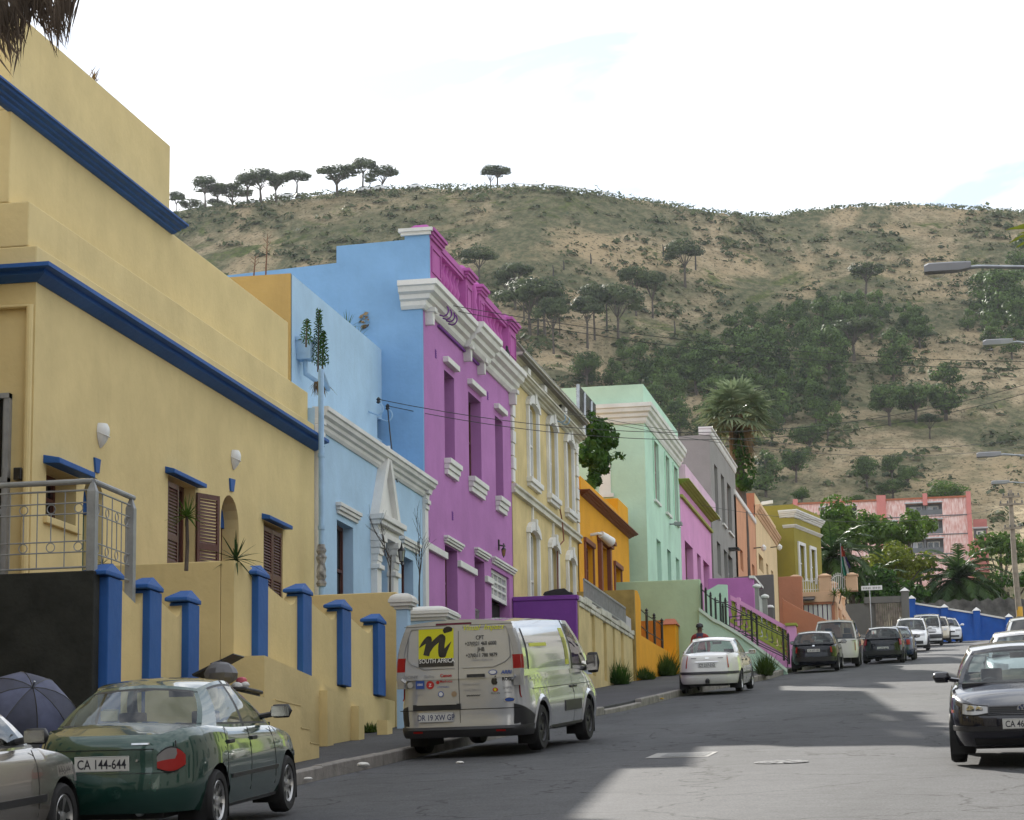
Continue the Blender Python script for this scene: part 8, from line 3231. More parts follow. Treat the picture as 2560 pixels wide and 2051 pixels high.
for k, px, py, h, w, lab in (('round', 1466, 968, 95, 1.3, 'big rounded pine directly above the mint house roof'), ('umb', 2136, 905, 110, 1.4, 'pine with bare trunk at the edge of the wood clearing'), ('umb', 2165, 742, 90, 1.5, 'wide low pine with forked trunk on the upper edge of the wood'), ('dense', 2235, 955, 145, .95, 'tall cone shaped pine right of the wood clearing'), ('dense', 2272, 850, 100, 1.0, 'pine on the right upper edge of the wood'), ('dense', 2300, 870, 95, 1.1, 'rightmost pine on the upper edge of the wood'),
                          ('round', 2225, 1065, 125, 1.1, 'left pine of the large round clump above the flats'), ('round', 2290, 1060, 120, 1.1, 'middle pine of the large round clump above the flats'), ('dense', 2365, 1050, 150, 1.0, 'tallest right hand pine of the large round clump above the flats'), ('umb', 2325, 1098, 65, 1.2, 'small olive green tree under the large round clump'), ('round', 2025, 1135, 88, 1.3, 'bright topped round pine left of the dirt track'), ('round', 1990, 1205, 100, .95, 'round pine with clear stem below the bright topped one'), ('dense', 1915, 1240, 125, 1.0, 'dark pine beside the fan palm'), ('dense', 2070, 1095, 110, .9, 'slender pine at the lower right end of the wood'),
                          ('round', 2168, 1225, 98, .85, 'left tree of the group just above the flats'), ('round', 2232, 1205, 80, .9, 'tree at the back of the group just above the flats'), ('round', 2270, 1220, 62, 1.1, 'small round tree at the right of the group just above the flats'), ('round', 2232, 1252, 62, 1.7, 'low flat domed tree on the roof line of the flats'), ('leafy', 2365, 1275, 86, 1.7, 'broad olive green tree behind the right end of the flats'), ('leafy', 2143, 1262, 28, 1.5, 'small bright bush on the roof line of the flats'), ('leafy', 2005, 1262, 50, 1.2, 'light green bushy tree above the olive house')):
 plant(k, px, py, h, lab, 'trees on the lower slope', w)
for (px, py, top, lab) in ((1517, 830, 739, 'straight dead trunk left of the tall forked pine'), (1687, 845, 802, 'short dead trunk above the wood at the bare patch'), (1477, 663, 635, 'dead stump post alone high on the slope'), (1409, 674, 652, 'small dead stump left of the lone high stump'), (1383, 692, 664, 'thick dead stump above the left slope group'), (1658, 645, 612, 'thin dead trunk left of the lone flat topped pine'), (1739, 674, 625, 'thin dead trunk right of the lone flat topped pine'), (1345, 850, 740, 'bare dark trunk among the left slope group')):
 P = on_hill(px, py)
 h = (py - top) * P.y / 5950
 mb = MB()
 mb.tube([(0, 0, -.5), (.1, 0, h * .5), (-.05, 0, h)], [.26, .2, .12], 6)
 mb.tube([(.05, 0, h * .7), (.5, .1, h * .85)], [.06, .02], 4)
 o = mb.build('dead_tree', M_deadw)
 o.location = P
 tag(o, label=lab, cat='dead tree', group='dead trunks on the slope')
for T in [q for v in PROTO.values() for q in v]:          # the patterns themselves are not part of the place
 for c in PK[id(T)]: bpy.data.objects.remove(c)
 bpy.data.objects.remove(T)
# scrub that nobody could count: one object of leaf clumps over the slope
r_ = random.Random(5)
t = Tuft(r_)
nsc = 0
while nsc < 3600:
 px, py = r_.uniform(330, 2600), r_.uniform(470, 1330)
 d = ray(px, py)
 a_ = d.x
 if d.z > lerp_tab(SK, a_) - .0005: continue
 dens = mnoise.fractal(Vector((px * .006, py * .011, 1.7)), 1.0, 2.0, 4)
 base = .20 + (.34 if 1350 < px < 2480 and 560 < py < 1000 else 0) - (.22 if py > 1010 and px > 2080 else 0)
 if dens + r_.uniform(-.35, .35) + base < .22: continue
 P = on_hill(px, py)
 R0 = r_.uniform(.6, 1.9) * (1.0 + .5 * max(0, dens)) * (.7 + P.y / 1500)
 for q in range(r_.randint(8, 14)):
  d = Vector((r_.gauss(0, 1), r_.gauss(0, 1), abs(r_.gauss(0, .7))))
  p_ = P + Vector((d.x * R0 * .6, d.y * R0 * .6, d.z * R0 * .42))
  t.leaf(p_, (d + Vector((0, 0, .7))).normalized(), R0 * r_.uniform(.25, .5), .8)
 nsc += 1
for i in range(1500):                                     # dark ragged edge along the skyline
 px = r_.uniform(380, 2600)
 a_ = ray(px, 520).x
 Y = hD(a_) - r_.uniform(-3, 6)
 P = Vector((a_ * Y, Y, hill(a_, Y)))
 R0 = r_.uniform(.3, 1.0)
 for q in range(6):
  t.leaf(P + Vector((r_.gauss(0, .8), r_.gauss(0, .8), r_.uniform(0, .7))), Vector((r_.gauss(0, .4), -1, .6)).normalized(), R0 * r_.uniform(.3, .6), .8)
tag(t.build('scrub', LSC), kind='stuff')
# mast and guard rail on the ridge
a_ = ray(567, 500).x
P = Vector((a_ * 668, 668, hill(a_, 668)))
h = 110 * 668 / 5950
MS = thing('radio_mast', 'thin lattice mast behind the long row of ridge pines', 'mast', P)
for k in range(3):
 mb = MB()
 c_ = [P + Vector((.55 * math.cos(2.1 * k), .55 * math.sin(2.1 * k), 0)), P + Vector((.35 * math.cos(2.1 * k), .35 * math.sin(2.1 * k), h))]
 mb.tube(c_, .07, 4)
 mb.build('leg', M_greymetal, MS)
mb = MB()
for i in range(14):
 z = h * i / 14
 mb.tube([P + Vector((.5 * math.cos(2.1 * (i % 3)), .5 * math.sin(2.1 * (i % 3)), z)), P + Vector((.5 * math.cos(2.1 * (i % 3 + 1)), .5 * math.sin(2.1 * (i % 3 + 1)), z + h / 14))], .05, 4)
tag(mb.build('lattice', M_greymetal, MS), kind='stuff')
GRL = thing('guard_rail', 'pale guard rail following the crest of the hill', 'guard rail', (0, 700, hill(0, 700)))
pts = []
for i in range(26):
 px = 1265 + 11 * i
 a_ = ray(px, 470).x
 Y = hD(a_) - 1.5
 pts.append(Vector((a_ * Y, Y, hill(a_, Y) + 1.15)))
mb = MB()
mb.tube(pts, .13, 5)
mb.build('rail', M_white, GRL)
for p_ in pts[::2]:
 mb = MB()
 mb.box(p_.x - .1, p_.x + .1, p_.y, p_.y + .2, p_.z - 1.6, p_.z + .1)
 mb.build('post', M_greymetal, GRL)
# ------------------------------------------------------------------ palms
def blade(mb, base, tip, w, droop=0.0, n=4, fold=.25, up=Vector((0, 0, 1))):
 base, tip = Vector(base), Vector(tip)
 ax = (tip - base)
 sd = ax.cross(up)
 sd = sd.normalized() if sd.length > 1e-6 else Vector((1, 0, 0))
 P = []
 for i in range(n + 1):
  t_ = i / n
  p = base + ax * t_ - Vector((0, 0, droop * t_ * t_))
  ww = w * (1 - t_) ** .7 * (.55 + .45 * min(1, t_ * 5))
  P.append([p - sd * ww, p + Vector((0, 0, -fold * ww)), p + sd * ww])
 mb.grid([[tuple(q) for q in r] for r in P], smooth=False)
def feather_palm(label, C0, zb, rad, nf, seed, trunk_r=.45, mat=LPALM):
 """date palm: arching fronds, each a rib set with leaflets"""
 r = random.Random(seed)
 C0 = Vector(C0)
 T = thing('palm_tree', label, 'palm tree', (C0.x, C0.y, zb))
 mb = MB()
 mb.tube([(C0.x, C0.y, zb - .5), (C0.x, C0.y, (zb + C0.z) / 2), (C0.x, C0.y, C0.z)], [trunk_r * 1.1, trunk_r, trunk_r * 1.2], 10)
 mb.build('trunk', M_bark, T)
 for i in range(nf):
  an = 2.4 * i + r.uniform(-.2, .2)
  el = R(80) - R(112) * (i / nf) ** .85 + r.uniform(-.08, .08)
  L = rad * r.uniform(.85, 1.1)
  hd = Vector((math.cos(an), math.sin(an), 0))
  pts = []
  p = C0.copy()
  e = el
  for k in range(10):
   pts.append(p.copy())
   p += (hd * math.cos(e) + Vector((0, 0, math.sin(e)))) * L / 9
   e -= R(9 + 3 * r.random())
  m2 = MB()
  m2.tube(pts, [.035 * (1 - k / 11) + .008 for k in range(10)], 4)
  for k in range(1, 10):
   for q in (0, .25, .5, .75):
    if k + q > 9: continue
    p = pts[k - 1].lerp(pts[k], q)
    tg = (pts[k] - pts[k - 1]).normalized()
    sdv = tg.cross(Vector((0, 0, 1))).normalized()
    ll = rad * .20 * math.sin(math.pi * min(1, (k + q) / 9.6)) ** .6
    for sg in (1, -1):
     dv = (sdv * sg * .75 + tg * .75 + Vector((0, 0, r.uniform(-.15, .25)))).normalized()
     a, b = p, p + dv * ll
     w = tg * (.045 + rad * .006)
     o = len(m2.v)
     b = b - Vector((0, 0, ll * .25))
     m2.add([a - w, a + w, (a + b) / 2 + w * .8 + Vector((0, 0, .03)), b, (a + b) / 2 - w * .8 + Vector((0, 0, .03))], [(0, 1, 2, 3, 4)])
  m2.build('frond', mat, T)
 return T
feather_palm('large date palm with arching fronds behind the blue wall', atY(2398, 1455, 170), gz(160), 4.3, 46, 3, .5)
feather_palm('date palm with long drooping fronds right of the olive house', atY(2080, 1395, 160), gz(158), 4.2, 34, 4, .4)
feather_palm('smaller date palm behind the street sign', atY(2185, 1470, 166), gz(158), 3.4, 30, 8, .4)
def fan_palm(label, C0, zb, r0, seed):
 r = random.Random(seed)
 C0 = Vector(C0)
 T = thing('fan_palm', label, 'palm tree', (C0.x, C0.y, zb))
 mb = MB()
 mb.tube([(C0.x + .1, C0.y, zb - .5), (C0.x + .15, C0.y, (zb + C0.z) / 2), (C0.x, C0.y, C0.z - .2)], [.42, .32, .26], 10)
 mb.build('trunk', M_bark, T)
 for i in range(44):
  an = 2.4 * i + r.uniform(-.2, .2)
  el = R(85) - R(120) * (i / 44) ** .9
  hd = Vector((math.cos(an), math.sin(an), 0))
  d = hd * math.cos(el) + Vector((0, 0, math.sin(el)))
  pl = r0 * r.uniform(.42, .58)
  hub = C0 + d * pl - Vector((0, 0, .12 * pl))
  m2 = MB()
  m2.tube([C0, C0 + d * pl * .5 + Vector((0, 0, .05)), hub], [.03, .02, .015], 4)
  sdv = d.cross(Vector((0, 0, 1)))
  sdv = sdv.normalized() if sdv.length > .1 else Vector((hd.y, -hd.x, 0))
  nrm = sdv.cross(d)
  n = 15
  for k in range(n):
   t_ = (k / (n - 1) - .5) * 2 * R(105)
   v = d * math.cos(t_) + sdv * math.sin(t_)
   blade(m2, hub, hub + v * r0 * r.uniform(.42, .6), r0 * .045, droop=r0 * r.uniform(.10, .26), n=3, fold=.5, up=nrm)
  m2.build('leaf', LFAN, T)
 m3 = MB()
 for i in range(260):                                  # skirt of dead leaves
  an = r.uniform(0, 6.28)
  k = r.random() ** 1.3
  top = C0 + Vector((math.cos(an) * .3, math.sin(an) * .3, -.1 - r.random() * 1.0))
  out = r0 * (.12 + .30 * k * (1 if math.cos(an) > -.2 else .6))
  tip = Vector((C0.x + math.cos(an) * out + .22, C0.y + math.sin(an) * out, C0.z - 1.1 - r.random() * 2.3))
  blade(m3, top, tip, .06 * r.uniform(.5, 1.4), n=3, up=Vector((math.sin(an), -math.cos(an), .3)))
 tag(m3.build('dead_leaf_skirt', LDRY, T), kind='stuff')
 return T
FP = fan_palm('tall fan palm with brown leaf skirt rising behind the grey house', atY(1840, 1030, 128), gz(128), 2.5, 5)
t = Tuft(random.Random(9))
c0 = atY(1862, 1190, 127.6)
t.lobe(c0, (.62, .5, 1.7), 420, .13)
t.lobe(c0 + Vector((-.25, 0, 1.6)), (.35, .3, 1.2), 180, .12)
o = t.build('ivy', LIVY)
place(o, c0)
tag(o, 'dark ivy wrapped round the trunk of the tall fan palm', 'ivy')
# broadleaf trees between the olive house and the palm
def leafy(label, px, py, Y, rad, n, m, size=.2, zb=None, cat='tree', name='leafy_tree', lobes=9):
 r = random.Random(int(px + py))
 c = atY(px, py, Y)
 zb = gz(Y) if zb is None else zb
 T = thing(name, label, cat, (c.x, Y, zb))
 mb = MB()
 mb.tube([(c.x, Y, zb - .5), (c.x + .1, Y, (zb + c.z) / 2), (c.x, Y, c.z)], [.25, .18, .08], 7)
 t = Tuft(r)
 for i in range(lobes):
  d = Vector((r.gauss(0, .55) * rad[0], r.gauss(0, .5) * rad[1], r.gauss(0, .5) * rad[2]))
  mb.tube([(c.x, Y, (zb + c.z) / 2), tuple(c + d)], [.1, .03], 4)
  k = r.uniform(.42, .62)
  t.lobe(c + d, (rad[0] * k, rad[1] * k, rad[2] * k), n // lobes, size)
 mb.build('trunk', M_bark, T)
 o = t.build('crown', m, T)
 o.location = -Vector(T.location)
 return T
leafy('bright green leafy tree in front of the pink flats', 2190, 1335, 190, (3.0, 2.5, 1.9), 3400, LB, .19)
leafy('bushy green tree left of the pink flats balconies', 2120, 1350, 182, (2.4, 2.2, 2.2), 2600, LB, .19)
leafy('green tree right before the lower flats balconies', 2260, 1370, 186, (1.9, 1.9, 1.7), 2200, LB, .18)
leafy('yellow green tree above the street sign', 2232, 1420, 172, (2.0, 1.8, 1.9), 2600, LY, .16)
leafy('yellow green tree left of the large date palm', 2300, 1440, 178, (2.4, 1.8, 1.6), 2400, LY, .17)
leafy('dark shrub under the date palm beside the olive house', 2130, 1470, 162, (2.6, 1.6, 1.5), 2400, LIVY, .17, name='shrub', cat='shrub')
leafy('dark shrub behind the dark gate pillar', 2235, 1480, 164, (2.2, 1.4, 1.2), 1800, LIVY, .17, name='shrub', cat='shrub')
leafy('dark shrub at the foot of the large date palm', 2380, 1500, 172, (3.4, 1.5, 1.0), 2400, LIVY, .17, name='shrub', cat='shrub')
leafy('dark bush behind the utility pole', 2520, 1480, 176, (2.4, 1.6, 1.5), 1800, LIVY, .17, name='shrub', cat='shrub')
leafy('grey green bush on the slope right of the flats', 2500, 1370, 260, (3.0, 2.0, 2.2), 1500, LB, .25, name='shrub', cat='shrub', zb=gz(165) + 9)
# ------------------------------------------------------------------ plants and small things near the houses
def rosette(label, base, h, n, L, seed, m=LPALM, w=.022, name='spiky_plant', cat='plant', lean=(0, 0), pot=False, flat=20):
 r = random.Random(seed)
 b = Vector(base)
 T = thing(name, label, cat, b)
 top = b + Vector((lean[0], lean[1], h))
 if h > .1:
  mb = MB()
  mb.tube([b, b.lerp(top, .5) + Vector((.01, .01, 0)), top], [.03, .026, .022], 7)
  mb.build('stem', M_bark, T)
 for i in range(n):
  an, el = 2.4 * i + r.uniform(-.3, .3), R(82) - R(82 + flat) * (i / n) ** .9
  d = Vector((math.cos(an) * math.cos(el), math.sin(an) * math.cos(el), math.sin(el)))
  mb = MB()
  blade(mb, top, top + d * L * r.uniform(.75, 1.1), w, droop=L * .28 * (1 - math.sin(max(0, el))), n=5, fold=.5)
  mb.build('leaf', m, T)
 return T
zf = zbk
v = atX(467, 1292, -10.7)
rosette('spiky plant on a bare stem before the half open shutters', (v.x, v.y, zr1 - .35), v.z - zr1 + .35, 34, .34, 1, LB, .018)
v = atX(590, 1398, -10.6)
rosette('low spiky plant in front of the second arched doorway', (v.x, v.y, v.z - .05), .05, 26, .46, 2, LPALM, .022, flat=35)
v = atX(257, 1404, XW - .3)
rosette('tiny spiky plant behind the grey balcony railing corner', (v.x, v.y, zbk - .45), v.z - zbk + .42, 12, .16, 3, LPALM, .01)
for px, h, lab, sd in ((2080, 1486, 'small palm in a row of stems on the terrace ledge, leftmost', 4), (2097, 1482, 'middle small palm on the terrace ledge', 5), (2112, 1486, 'small palm on the terrace ledge, nearest the corner', 6)):
 v = atY(px, h, 117.7)
 rosette(lab, (v.x, 117.7, v.z - .55), .55, 14, .45, sd, LB, .05, lean=(.12, 0))
def branchy(label, base, h, seed, name='bare_sapling'):
 r = random.Random(seed)
 b = Vector(base)
 T = thing(name, label, 'sapling', b)
 mb = MB()
 def go(p, d, L, rad, lv):
  q = p + d * L
  mb.tube([p, p.lerp(q, .5) + Vector((r.uniform(-.02, .02), r.uniform(-.02, .02), 0)), q], [rad, rad * .8, rad * .6], 4)
  if lv:
   for k in range(3 if lv > 1 else 4):
    nd = (d + Vector((r.gauss(0, .33), r.gauss(0, .33), r.uniform(-.05, .3)))).normalized()
    go(p.lerp(q, r.uniform(.45, 1)), nd, L * r.uniform(.5, .8), rad * .55, lv - 1)
 go(b, Vector((.03, .02, 1)), h * .42, .02, 3)
 mb.build('twigs', M_deadw, T)
v = atX(975, 1492, -10.9)
branchy('bare sapling in front of the white pediment door', v, 1.9, 3)
v = atX(1048, 1516, -10.9)
branchy('bare sapling at the right end of the light blue house', v, 1.9, 7)
def tuft(label, c, rad, n, size, m, name='weed', cat='weed', seed=0, up=.6):
 t = Tuft(random.Random(seed + n))
 t.lobe((0, 0, 0), rad, n, size, up)
 o = t.build(name, m)
 o.location = c
 return tag(o, label, cat)
def grass(label, c, rad, h, n, m, seed, name='weed', cat='weed', group=None):
 r = random.Random(seed)
 mb = MB()
 for i in range(n):
  a, d = r.uniform(0, 6.28), r.random() ** .5
  b = Vector((rad[0] * d * math.cos(a), rad[1] * d * math.sin(a), 0))
  blade(mb, b, b + Vector((r.gauss(0, .25) * h, r.gauss(0, .25) * h, h * r.uniform(.4, 1) * (1 - .4 * d))), .018, droop=.04, n=2)
 for i in range(n // 3):
  pass
 o = mb.build(name, m)
 o.location = c
 return tag(o, label, cat, group)
for px, py, Y, rad, h, n, lab in ((1545, 1712, 70.5, (.35, .9), .95, 190, 'dark grassy weed at the end of the cream retaining wall'), (1612, 1700, 76.3, (.25, 1.2), .6, 170, 'low bright weed along the orange stair wall'), (1668, 1690, 81, (.25, 1.0), 1.05, 200, 'tall leafy weed by the orange gate pillar'), (1914, 1688, 83.6, (.22, .5), 1.0, 150, 'weed growing up the foot of the mint stair wall'), (925, 1832, 38.6, (.12, .3), .28, 70, 'small weed at the foot of the yellow wall plinth')):
 v = atG(px, py, .1)
 grass(lab, (v.x, v.y, v.z), rad, h, n * 3, LWEED if 'dark' not in lab else LIVY, int(px))
v = atX(1492, 1128, XF - .4)
t = Tuft(random.Random(31))
for (px, py, rx, rz, n) in ((1480, 1080, .55, .7, 500), (1505, 1100, .6, .75, 600), (1478, 1140, .5, .8, 480), (1500, 1165, .4, .6, 380), (1487, 1198, .25, .5, 200), (1478, 1215, .16, .3, 90), (1530, 1142, .5, .12, 60)):
 q = atX(px, py, XF - .4) - v
 t.lobe(q, (rx, rx * 1.6, rz), n, .10)
o = t.build('climbing_bush', LIVY)
o.location = v
tag(o, 'dark green climbing bush hanging beside the cream house end', 'bush')
TR = thing('trellis', 'dark slatted screen with grey steel posts above the climbing bush', 'screen', atX(1465, 1060, XF - .8))
for px, pt in ((1445, 962), (1461, 983), (1478, 1004)):
 a, b = atX(px, pt, XF - .5), atX(px, pt + 110, XF - .5)
 mb = MB()
 mb.tube([b, a], .055, 8)
 mb.build('post', M_steel, TR)
a, b = atX(1441, 958, XF - .7), atX(1487, 1015, XF - .7)
for k in range(16):
 mb = MB()
 z = a.z - .05 - k * .085
 mb.box(XF - .72, XF - .66, a.y, b.y, z - .03, z + .03)
 mb.build('slat', M_black, TR)
# roof garden and gutter plants of the light blue house
v = atX(868, 812, XB - .5)
rosette('green fan leaved plant peeping over the blue roof wall', (v.x, v.y, v.z - .3), .2, 20, .5, 11, LB, .02)
v = atX(893, 838, XB - .5)
rosette('yellowing spiky plant on the blue roof, middle of the row', (v.x, v.y, v.z - .2), .1, 24, .42, 12, LFAN, .02)
for px, py, rz, lab, m in ((918, 815, .38, 'dry brown seeded plant on the blue roof', LDRY), (935, 858, .28, 'yellow green bush on the blue roof', LY), (955, 868, .25, 'small dry bush at the right of the blue roof plants', LDRY)):
 v = atX(px, py, XB - .4)
 tuft(lab, v, (.22, .35, rz), 150, .06, m, 'roof_plant', 'plant', px)
for px, pt, pb, lab in ((765, 800, 868, 'stiff green weed growing from the rain hopper'), (795, 775, 930, 'tall green weed growing out of the blue downpipe bend'), (806, 830, 925, 'leafy green weed beside the tall one on the blue downpipe')):
 a, b = atX(px, pb, XB + .42), atX(px + 2, pt, XB + .42)
 T = thing('gutter_weed', lab, 'weed', a)
 mb = MB()
 mb.tube([a, b], [.022, .01], 5)
 mb.build('stem', M_bark, T)
 t = Tuft(random.Random(px))
 n = int((b - a).length / .014)
 for i in range(n):
  u = i / n
  p_ = a.lerp(b, .08 + .92 * u)
  an = 2.4 * i
  rr_ = .13 * (1 - u * .7)
  for q in (.45, 1.0):
   t.leaf(p_ + Vector((math.cos(an) * rr_ * q, math.sin(an) * rr_ * q, rr_ * .55 * q)), Vector((math.cos(an + 1.6), math.sin(an + 1.6), .4)).normalized(), .06, .3)
 o = t.build('leaves', LIVY, T)
 o.location = -Vector(T.location)
v = atX(798, 955, XB + .5)
grass('dry root tangle hanging from the blue downpipe bend', v, (.12, .12), -.42, 60, LDRY, 9, 'dry_roots', 'roots')
for px, pt, pb, lab in ((664, 585, 695, 'tall red brown dead stalk on the blue roof edge'), (634, 640, 697, 'shorter dead stalk on the blue roof edge')):
 a, b = atY(px, pb, 50), atY(px + 5, pt, 50)
 mb = MB()
 mb.tube([a, a.lerp(b, .5), b], [.02, .014, .006], 5)
 for k in range(5): mb.tube([a.lerp(b, .55 + .08 * k), a.lerp(b, .6 + .08 * k) + Vector((.09 * (-1) ** k, 0, .06))], .006, 4)
 o = place(mb.build('dead_stalk', plaster('dead_stalk_brown', (.16, .08, .05))), a)
 tag(o, lab, 'plant')
v = atX(234, 199, XU - .1)
grass('wisp of dry grass on the yellow parapet top', v, (.05, .16), .34, 16, LDRY, 4, 'dry_grass', 'grass')
# dry palm skirt hanging in at the top left, and leaves at the right edge
PS = thing('palm_tree', 'shaggy dry brown palm fronds hanging in at the upper left corner', 'palm tree', atY(-160, 900, 15) * 1.0)
c = atY(40, -70, 15)
PS.location = (c.x - 1.1, 15, gz(15))
mb = MB()
mb.tube([(c.x - 1.1, 15, gz(15) - .3), (c.x - 1.1, 15, c.z - 1), (c.x - .5, 15, c.z + .5)], [.28, .22, .2], 10)
mb.build('trunk', M_bark, PS)
r = random.Random(77)
mb = MB()
for i in range(900):
 px = r.uniform(-70, 178)
 lim = 95 + 45 * math.sin(px * .05) + (25 if px < 60 else 0) - max(0, px - 120) * .5
 py = r.uniform(-60, lim) if i > 300 else r.uniform(lim - 70, lim + 35)
 Y = 15 + r.uniform(-.3, .3)
 tip = atY(px, py, Y)
 top = tip + Vector((r.gauss(-.05, .06), 0, r.uniform(.15, .40)))
 blade(mb, top, tip, r.uniform(.004, .014), n=2, up=Vector((0, 1, .1)))
tag(mb.build('dead_leaf_skirt', LTH, PS), kind='stuff')
T = thing('leafy_tree', 'few bright green leaves reaching in at the right edge of the sky', 'tree', (2.4, 22, gz(22)))
mb = MB()
e = atY(2566, 600, 22)
mb.tube([(2.4, 22, gz(22) - .2), (2.35, 22, 3.5), (1.9, 22, e.z + .1), (e.x + .3, 22, e.z), (e.x, 22, e.z)], [.12, .09, .04, .015, .006], 7)
mb.build('trunk', M_bark, T)
r = random.Random(3)
for px, py, L, an in ((2540, 568, .20, 2.9), (2552, 590, .16, 3.3), (2556, 608, .16, 3.7), (2562, 580, .15, 2.4), (2534, 600, .10, 3.4), (2568, 560, .2, 2.6), (2572, 610, .2, 4.2), (2580, 590, .2, 3.0)):
 p_ = atY(px, py, 22 + r.uniform(-.1, .1))
 d = Vector((math.cos(an), .1, math.sin(an) * .4))
 mb = MB()
 blade(mb, p_ - d * L * .5, p_ + d * L * .5, L * .16, droop=.03, n=5, up=Vector((0, -1, .6)))
 mb.build('leaf', LY, T)
# ------------------------------------------------------------------ lanterns
def lantern(label, H, px, py, px0, py0, s_, up):
 y, z = H.p(px, py, .35)
 y0, z0 = H.p(px0, py0)
 X = H.X
 T = thing('wall_lantern', label, 'lantern', (X, y0, z0))
 mb = MB()
 mb.box(X, X + .03, y0 - .06, y0 + .06, z0 - .14, z0 + .14)
 mb.tube([(X, y0, z0), (X + .18, y0, z0 - .04), (X + .35, y, z + (-.62 if up else .62) * s_)] , .02, 6)
 mb.build('bracket', M_black, T)
 mb = MB()
 mb.lathe([(.03, -.62), (.08, -.56), (.05, -.5), (.14, -.45), (.12, -.42)] if up else [(.02, -.6), (.06, -.5), (.10, -.42)], (0, 0, 0), seg=6)
 mb.lathe([(.24, .12), (.20, .2), (.08, .32), (.05, .42), (.02, .58), (.001, .62)], (0, 0, 0), seg=6)
 for k in range(6):
  t = k * math.pi / 3
  mb.tube([(.11 * math.cos(t), .11 * math.sin(t), -.44), (.20 * math.cos(t), .20 * math.sin(t), .14)], .014, 4)
 mb.v = [(X + .35 + v[0] * s_, y + v[1] * s_, z + v[2] * s_) for v in mb.v]
 mb.build('frame', M_black, T)
 mb = MB()
 mb.lathe([(.10, -.43), (.18, .13)], (0, 0, 0), seg=6)
 mb.v = [(X + .35 + v[0] * s_, y + v[1] * s_, z + v[2] * s_) for v in mb.v]
 mb.build('glass', M_clr if up else pbr('amber_glass', (.30, .17, .05), .2), T)
lantern('large black coach lantern on the light blue house front', H2, 1004, 1384, 989, 1405, .40, True)
lantern('black lantern with amber glass on the purple house', H3, 1259, 1378, 1246, 1363, .30, False)
# ------------------------------------------------------------------ rubbish bin, bags, umbrella, road covers, litter
bx = atX(578, 1722, -9.75)
BN = thing('rubbish_bin', 'black wheeled rubbish bin with its lid thrown open behind the green car', 'bin', (bx.x, bx.y, gz(bx.y) + .1))
zb_ = gz(bx.y) + .1
zt_b = bx.z - .06
mb = MB()
mb.add([(bx.x - .24, bx.y - .28, zb_), (bx.x + .24, bx.y - .28, zb_), (bx.x + .24, bx.y + .28, zb_), (bx.x - .24, bx.y + .28, zb_), (bx.x - .30, bx.y - .36, zt_b), (bx.x + .30, bx.y - .36, zt_b), (bx.x + .30, bx.y + .36, zt_b), (bx.x - .30, bx.y + .36, zt_b)],
       [(0, 3, 2, 1), (0, 1, 5, 4), (1, 2, 6, 5), (2, 3, 7, 6), (3, 0, 4, 7), (4, 5, 6, 7)])
mb.box(bx.x - .33, bx.x + .33, bx.y - .39, bx.y + .39, zt_b, zt_b + .05)
mb.build('body', M_trim, BN, bevel=.02)
a, b = atY(496, 1694, bx.y), atY(598, 1640, bx.y)
mb = MB()
d = (b - a)
nrm = Vector((-d.z, 0, d.x)).normalized() * .03
mb.add([a + Vector((0, -.24, 0)), b + Vector((0, -.24, 0)), b + Vector((0, .24, 0)), a + Vector((0, .24, 0)), a + nrm + Vector((0, -.24, 0)), b + nrm * .5 + Vector((0, -.24, 0)), b + nrm * .5 + Vector((0, .24, 0)), a + nrm + Vector((0, .24, 0))],
       [(0, 3, 2, 1), (4, 5, 6, 7), (0, 1, 5, 4), (1, 2, 6, 5), (2, 3, 7, 6), (3, 0, 4, 7)])
mb.tube([a.lerp(b, .45) + nrm * 1.2 + Vector((0, -.2, 0)), a.lerp(b, .6) + nrm * 2.0 + Vector((0, 0, 0)), a.lerp(b, .45) + nrm * 1.2 + Vector((0, .2, 0))], .014, 5)
mb.build('lid', M_trim, BN, recalc=True)
def bag(label, px, py, X, r0, m, seed, sq=.8):
 r = random.Random(seed)
 v = atX(px, py, X)
 P = []
 for i in range(9):
  u = math.pi * i / 8
  P.append([(r0 * math.sin(u) * math.cos(k * math.pi / 6) * (1 + .22 * r.random()), r0 * math.sin(u) * math.sin(k * math.pi / 6) * (1 + .22 * r.random()), -r0 * sq * math.cos(u)) for k in range(12)])
  P[-1].append(P[-1][0])
 mb = MB()
 mb.grid(P)
 o = mb.build('rubbish_bag', m, auto=25)
 o.location = v
 return tag(o, label, 'bag')
bag('grey bag stuffed under the open bin lid', 552, 1685, -9.75, .2, pbr('grey_bag', (.10, .10, .11), .5), 1)
bag('crumpled pink bag on top of the bin', 604, 1703, -9.7, .07, pbr('pink_bag', (.55, .10, .13), .5), 2)
bag('white bag beside the pink one on the bin', 592, 1716, -9.7, .07, M_white, 3)
bag('second white bag under the pink one on the bin', 612, 1713, -9.65, .06, M_white, 4)
v = atX(908, 1917, -8.0)
bag('torn white plastic bag lying at the kerb by the van', 908, 1914, -8.05, .08, M_white, 5, .45).location.z = gz(atX(908, 1917, -8.05).y) + .06
for i, (px, py) in enumerate(((1655, 1746), (1552, 1768), (770, 1945), (1150, 1905))):
 g_ = atG(px, py, .03)
 bag(('yellow scrap of litter at the kerb before the white sedan', 'yellow scrap of litter by the dropped kerb', 'scrap of paper at the kerb beside the green car', 'pale scrap of litter under the van')[i], px, py, g_.x, .05, pbr('yellow_litter', (.6, .38, .04), .6) if i < 2 else M_white, 20 + i, .4).location.z = gz(g_.y) + .02
um = atX(60, 1765, -9.9)
UB = thing('umbrella', 'dark blue grey open umbrella standing before the black wall', 'umbrella', (um.x, um.y, gz(um.y) + .1))
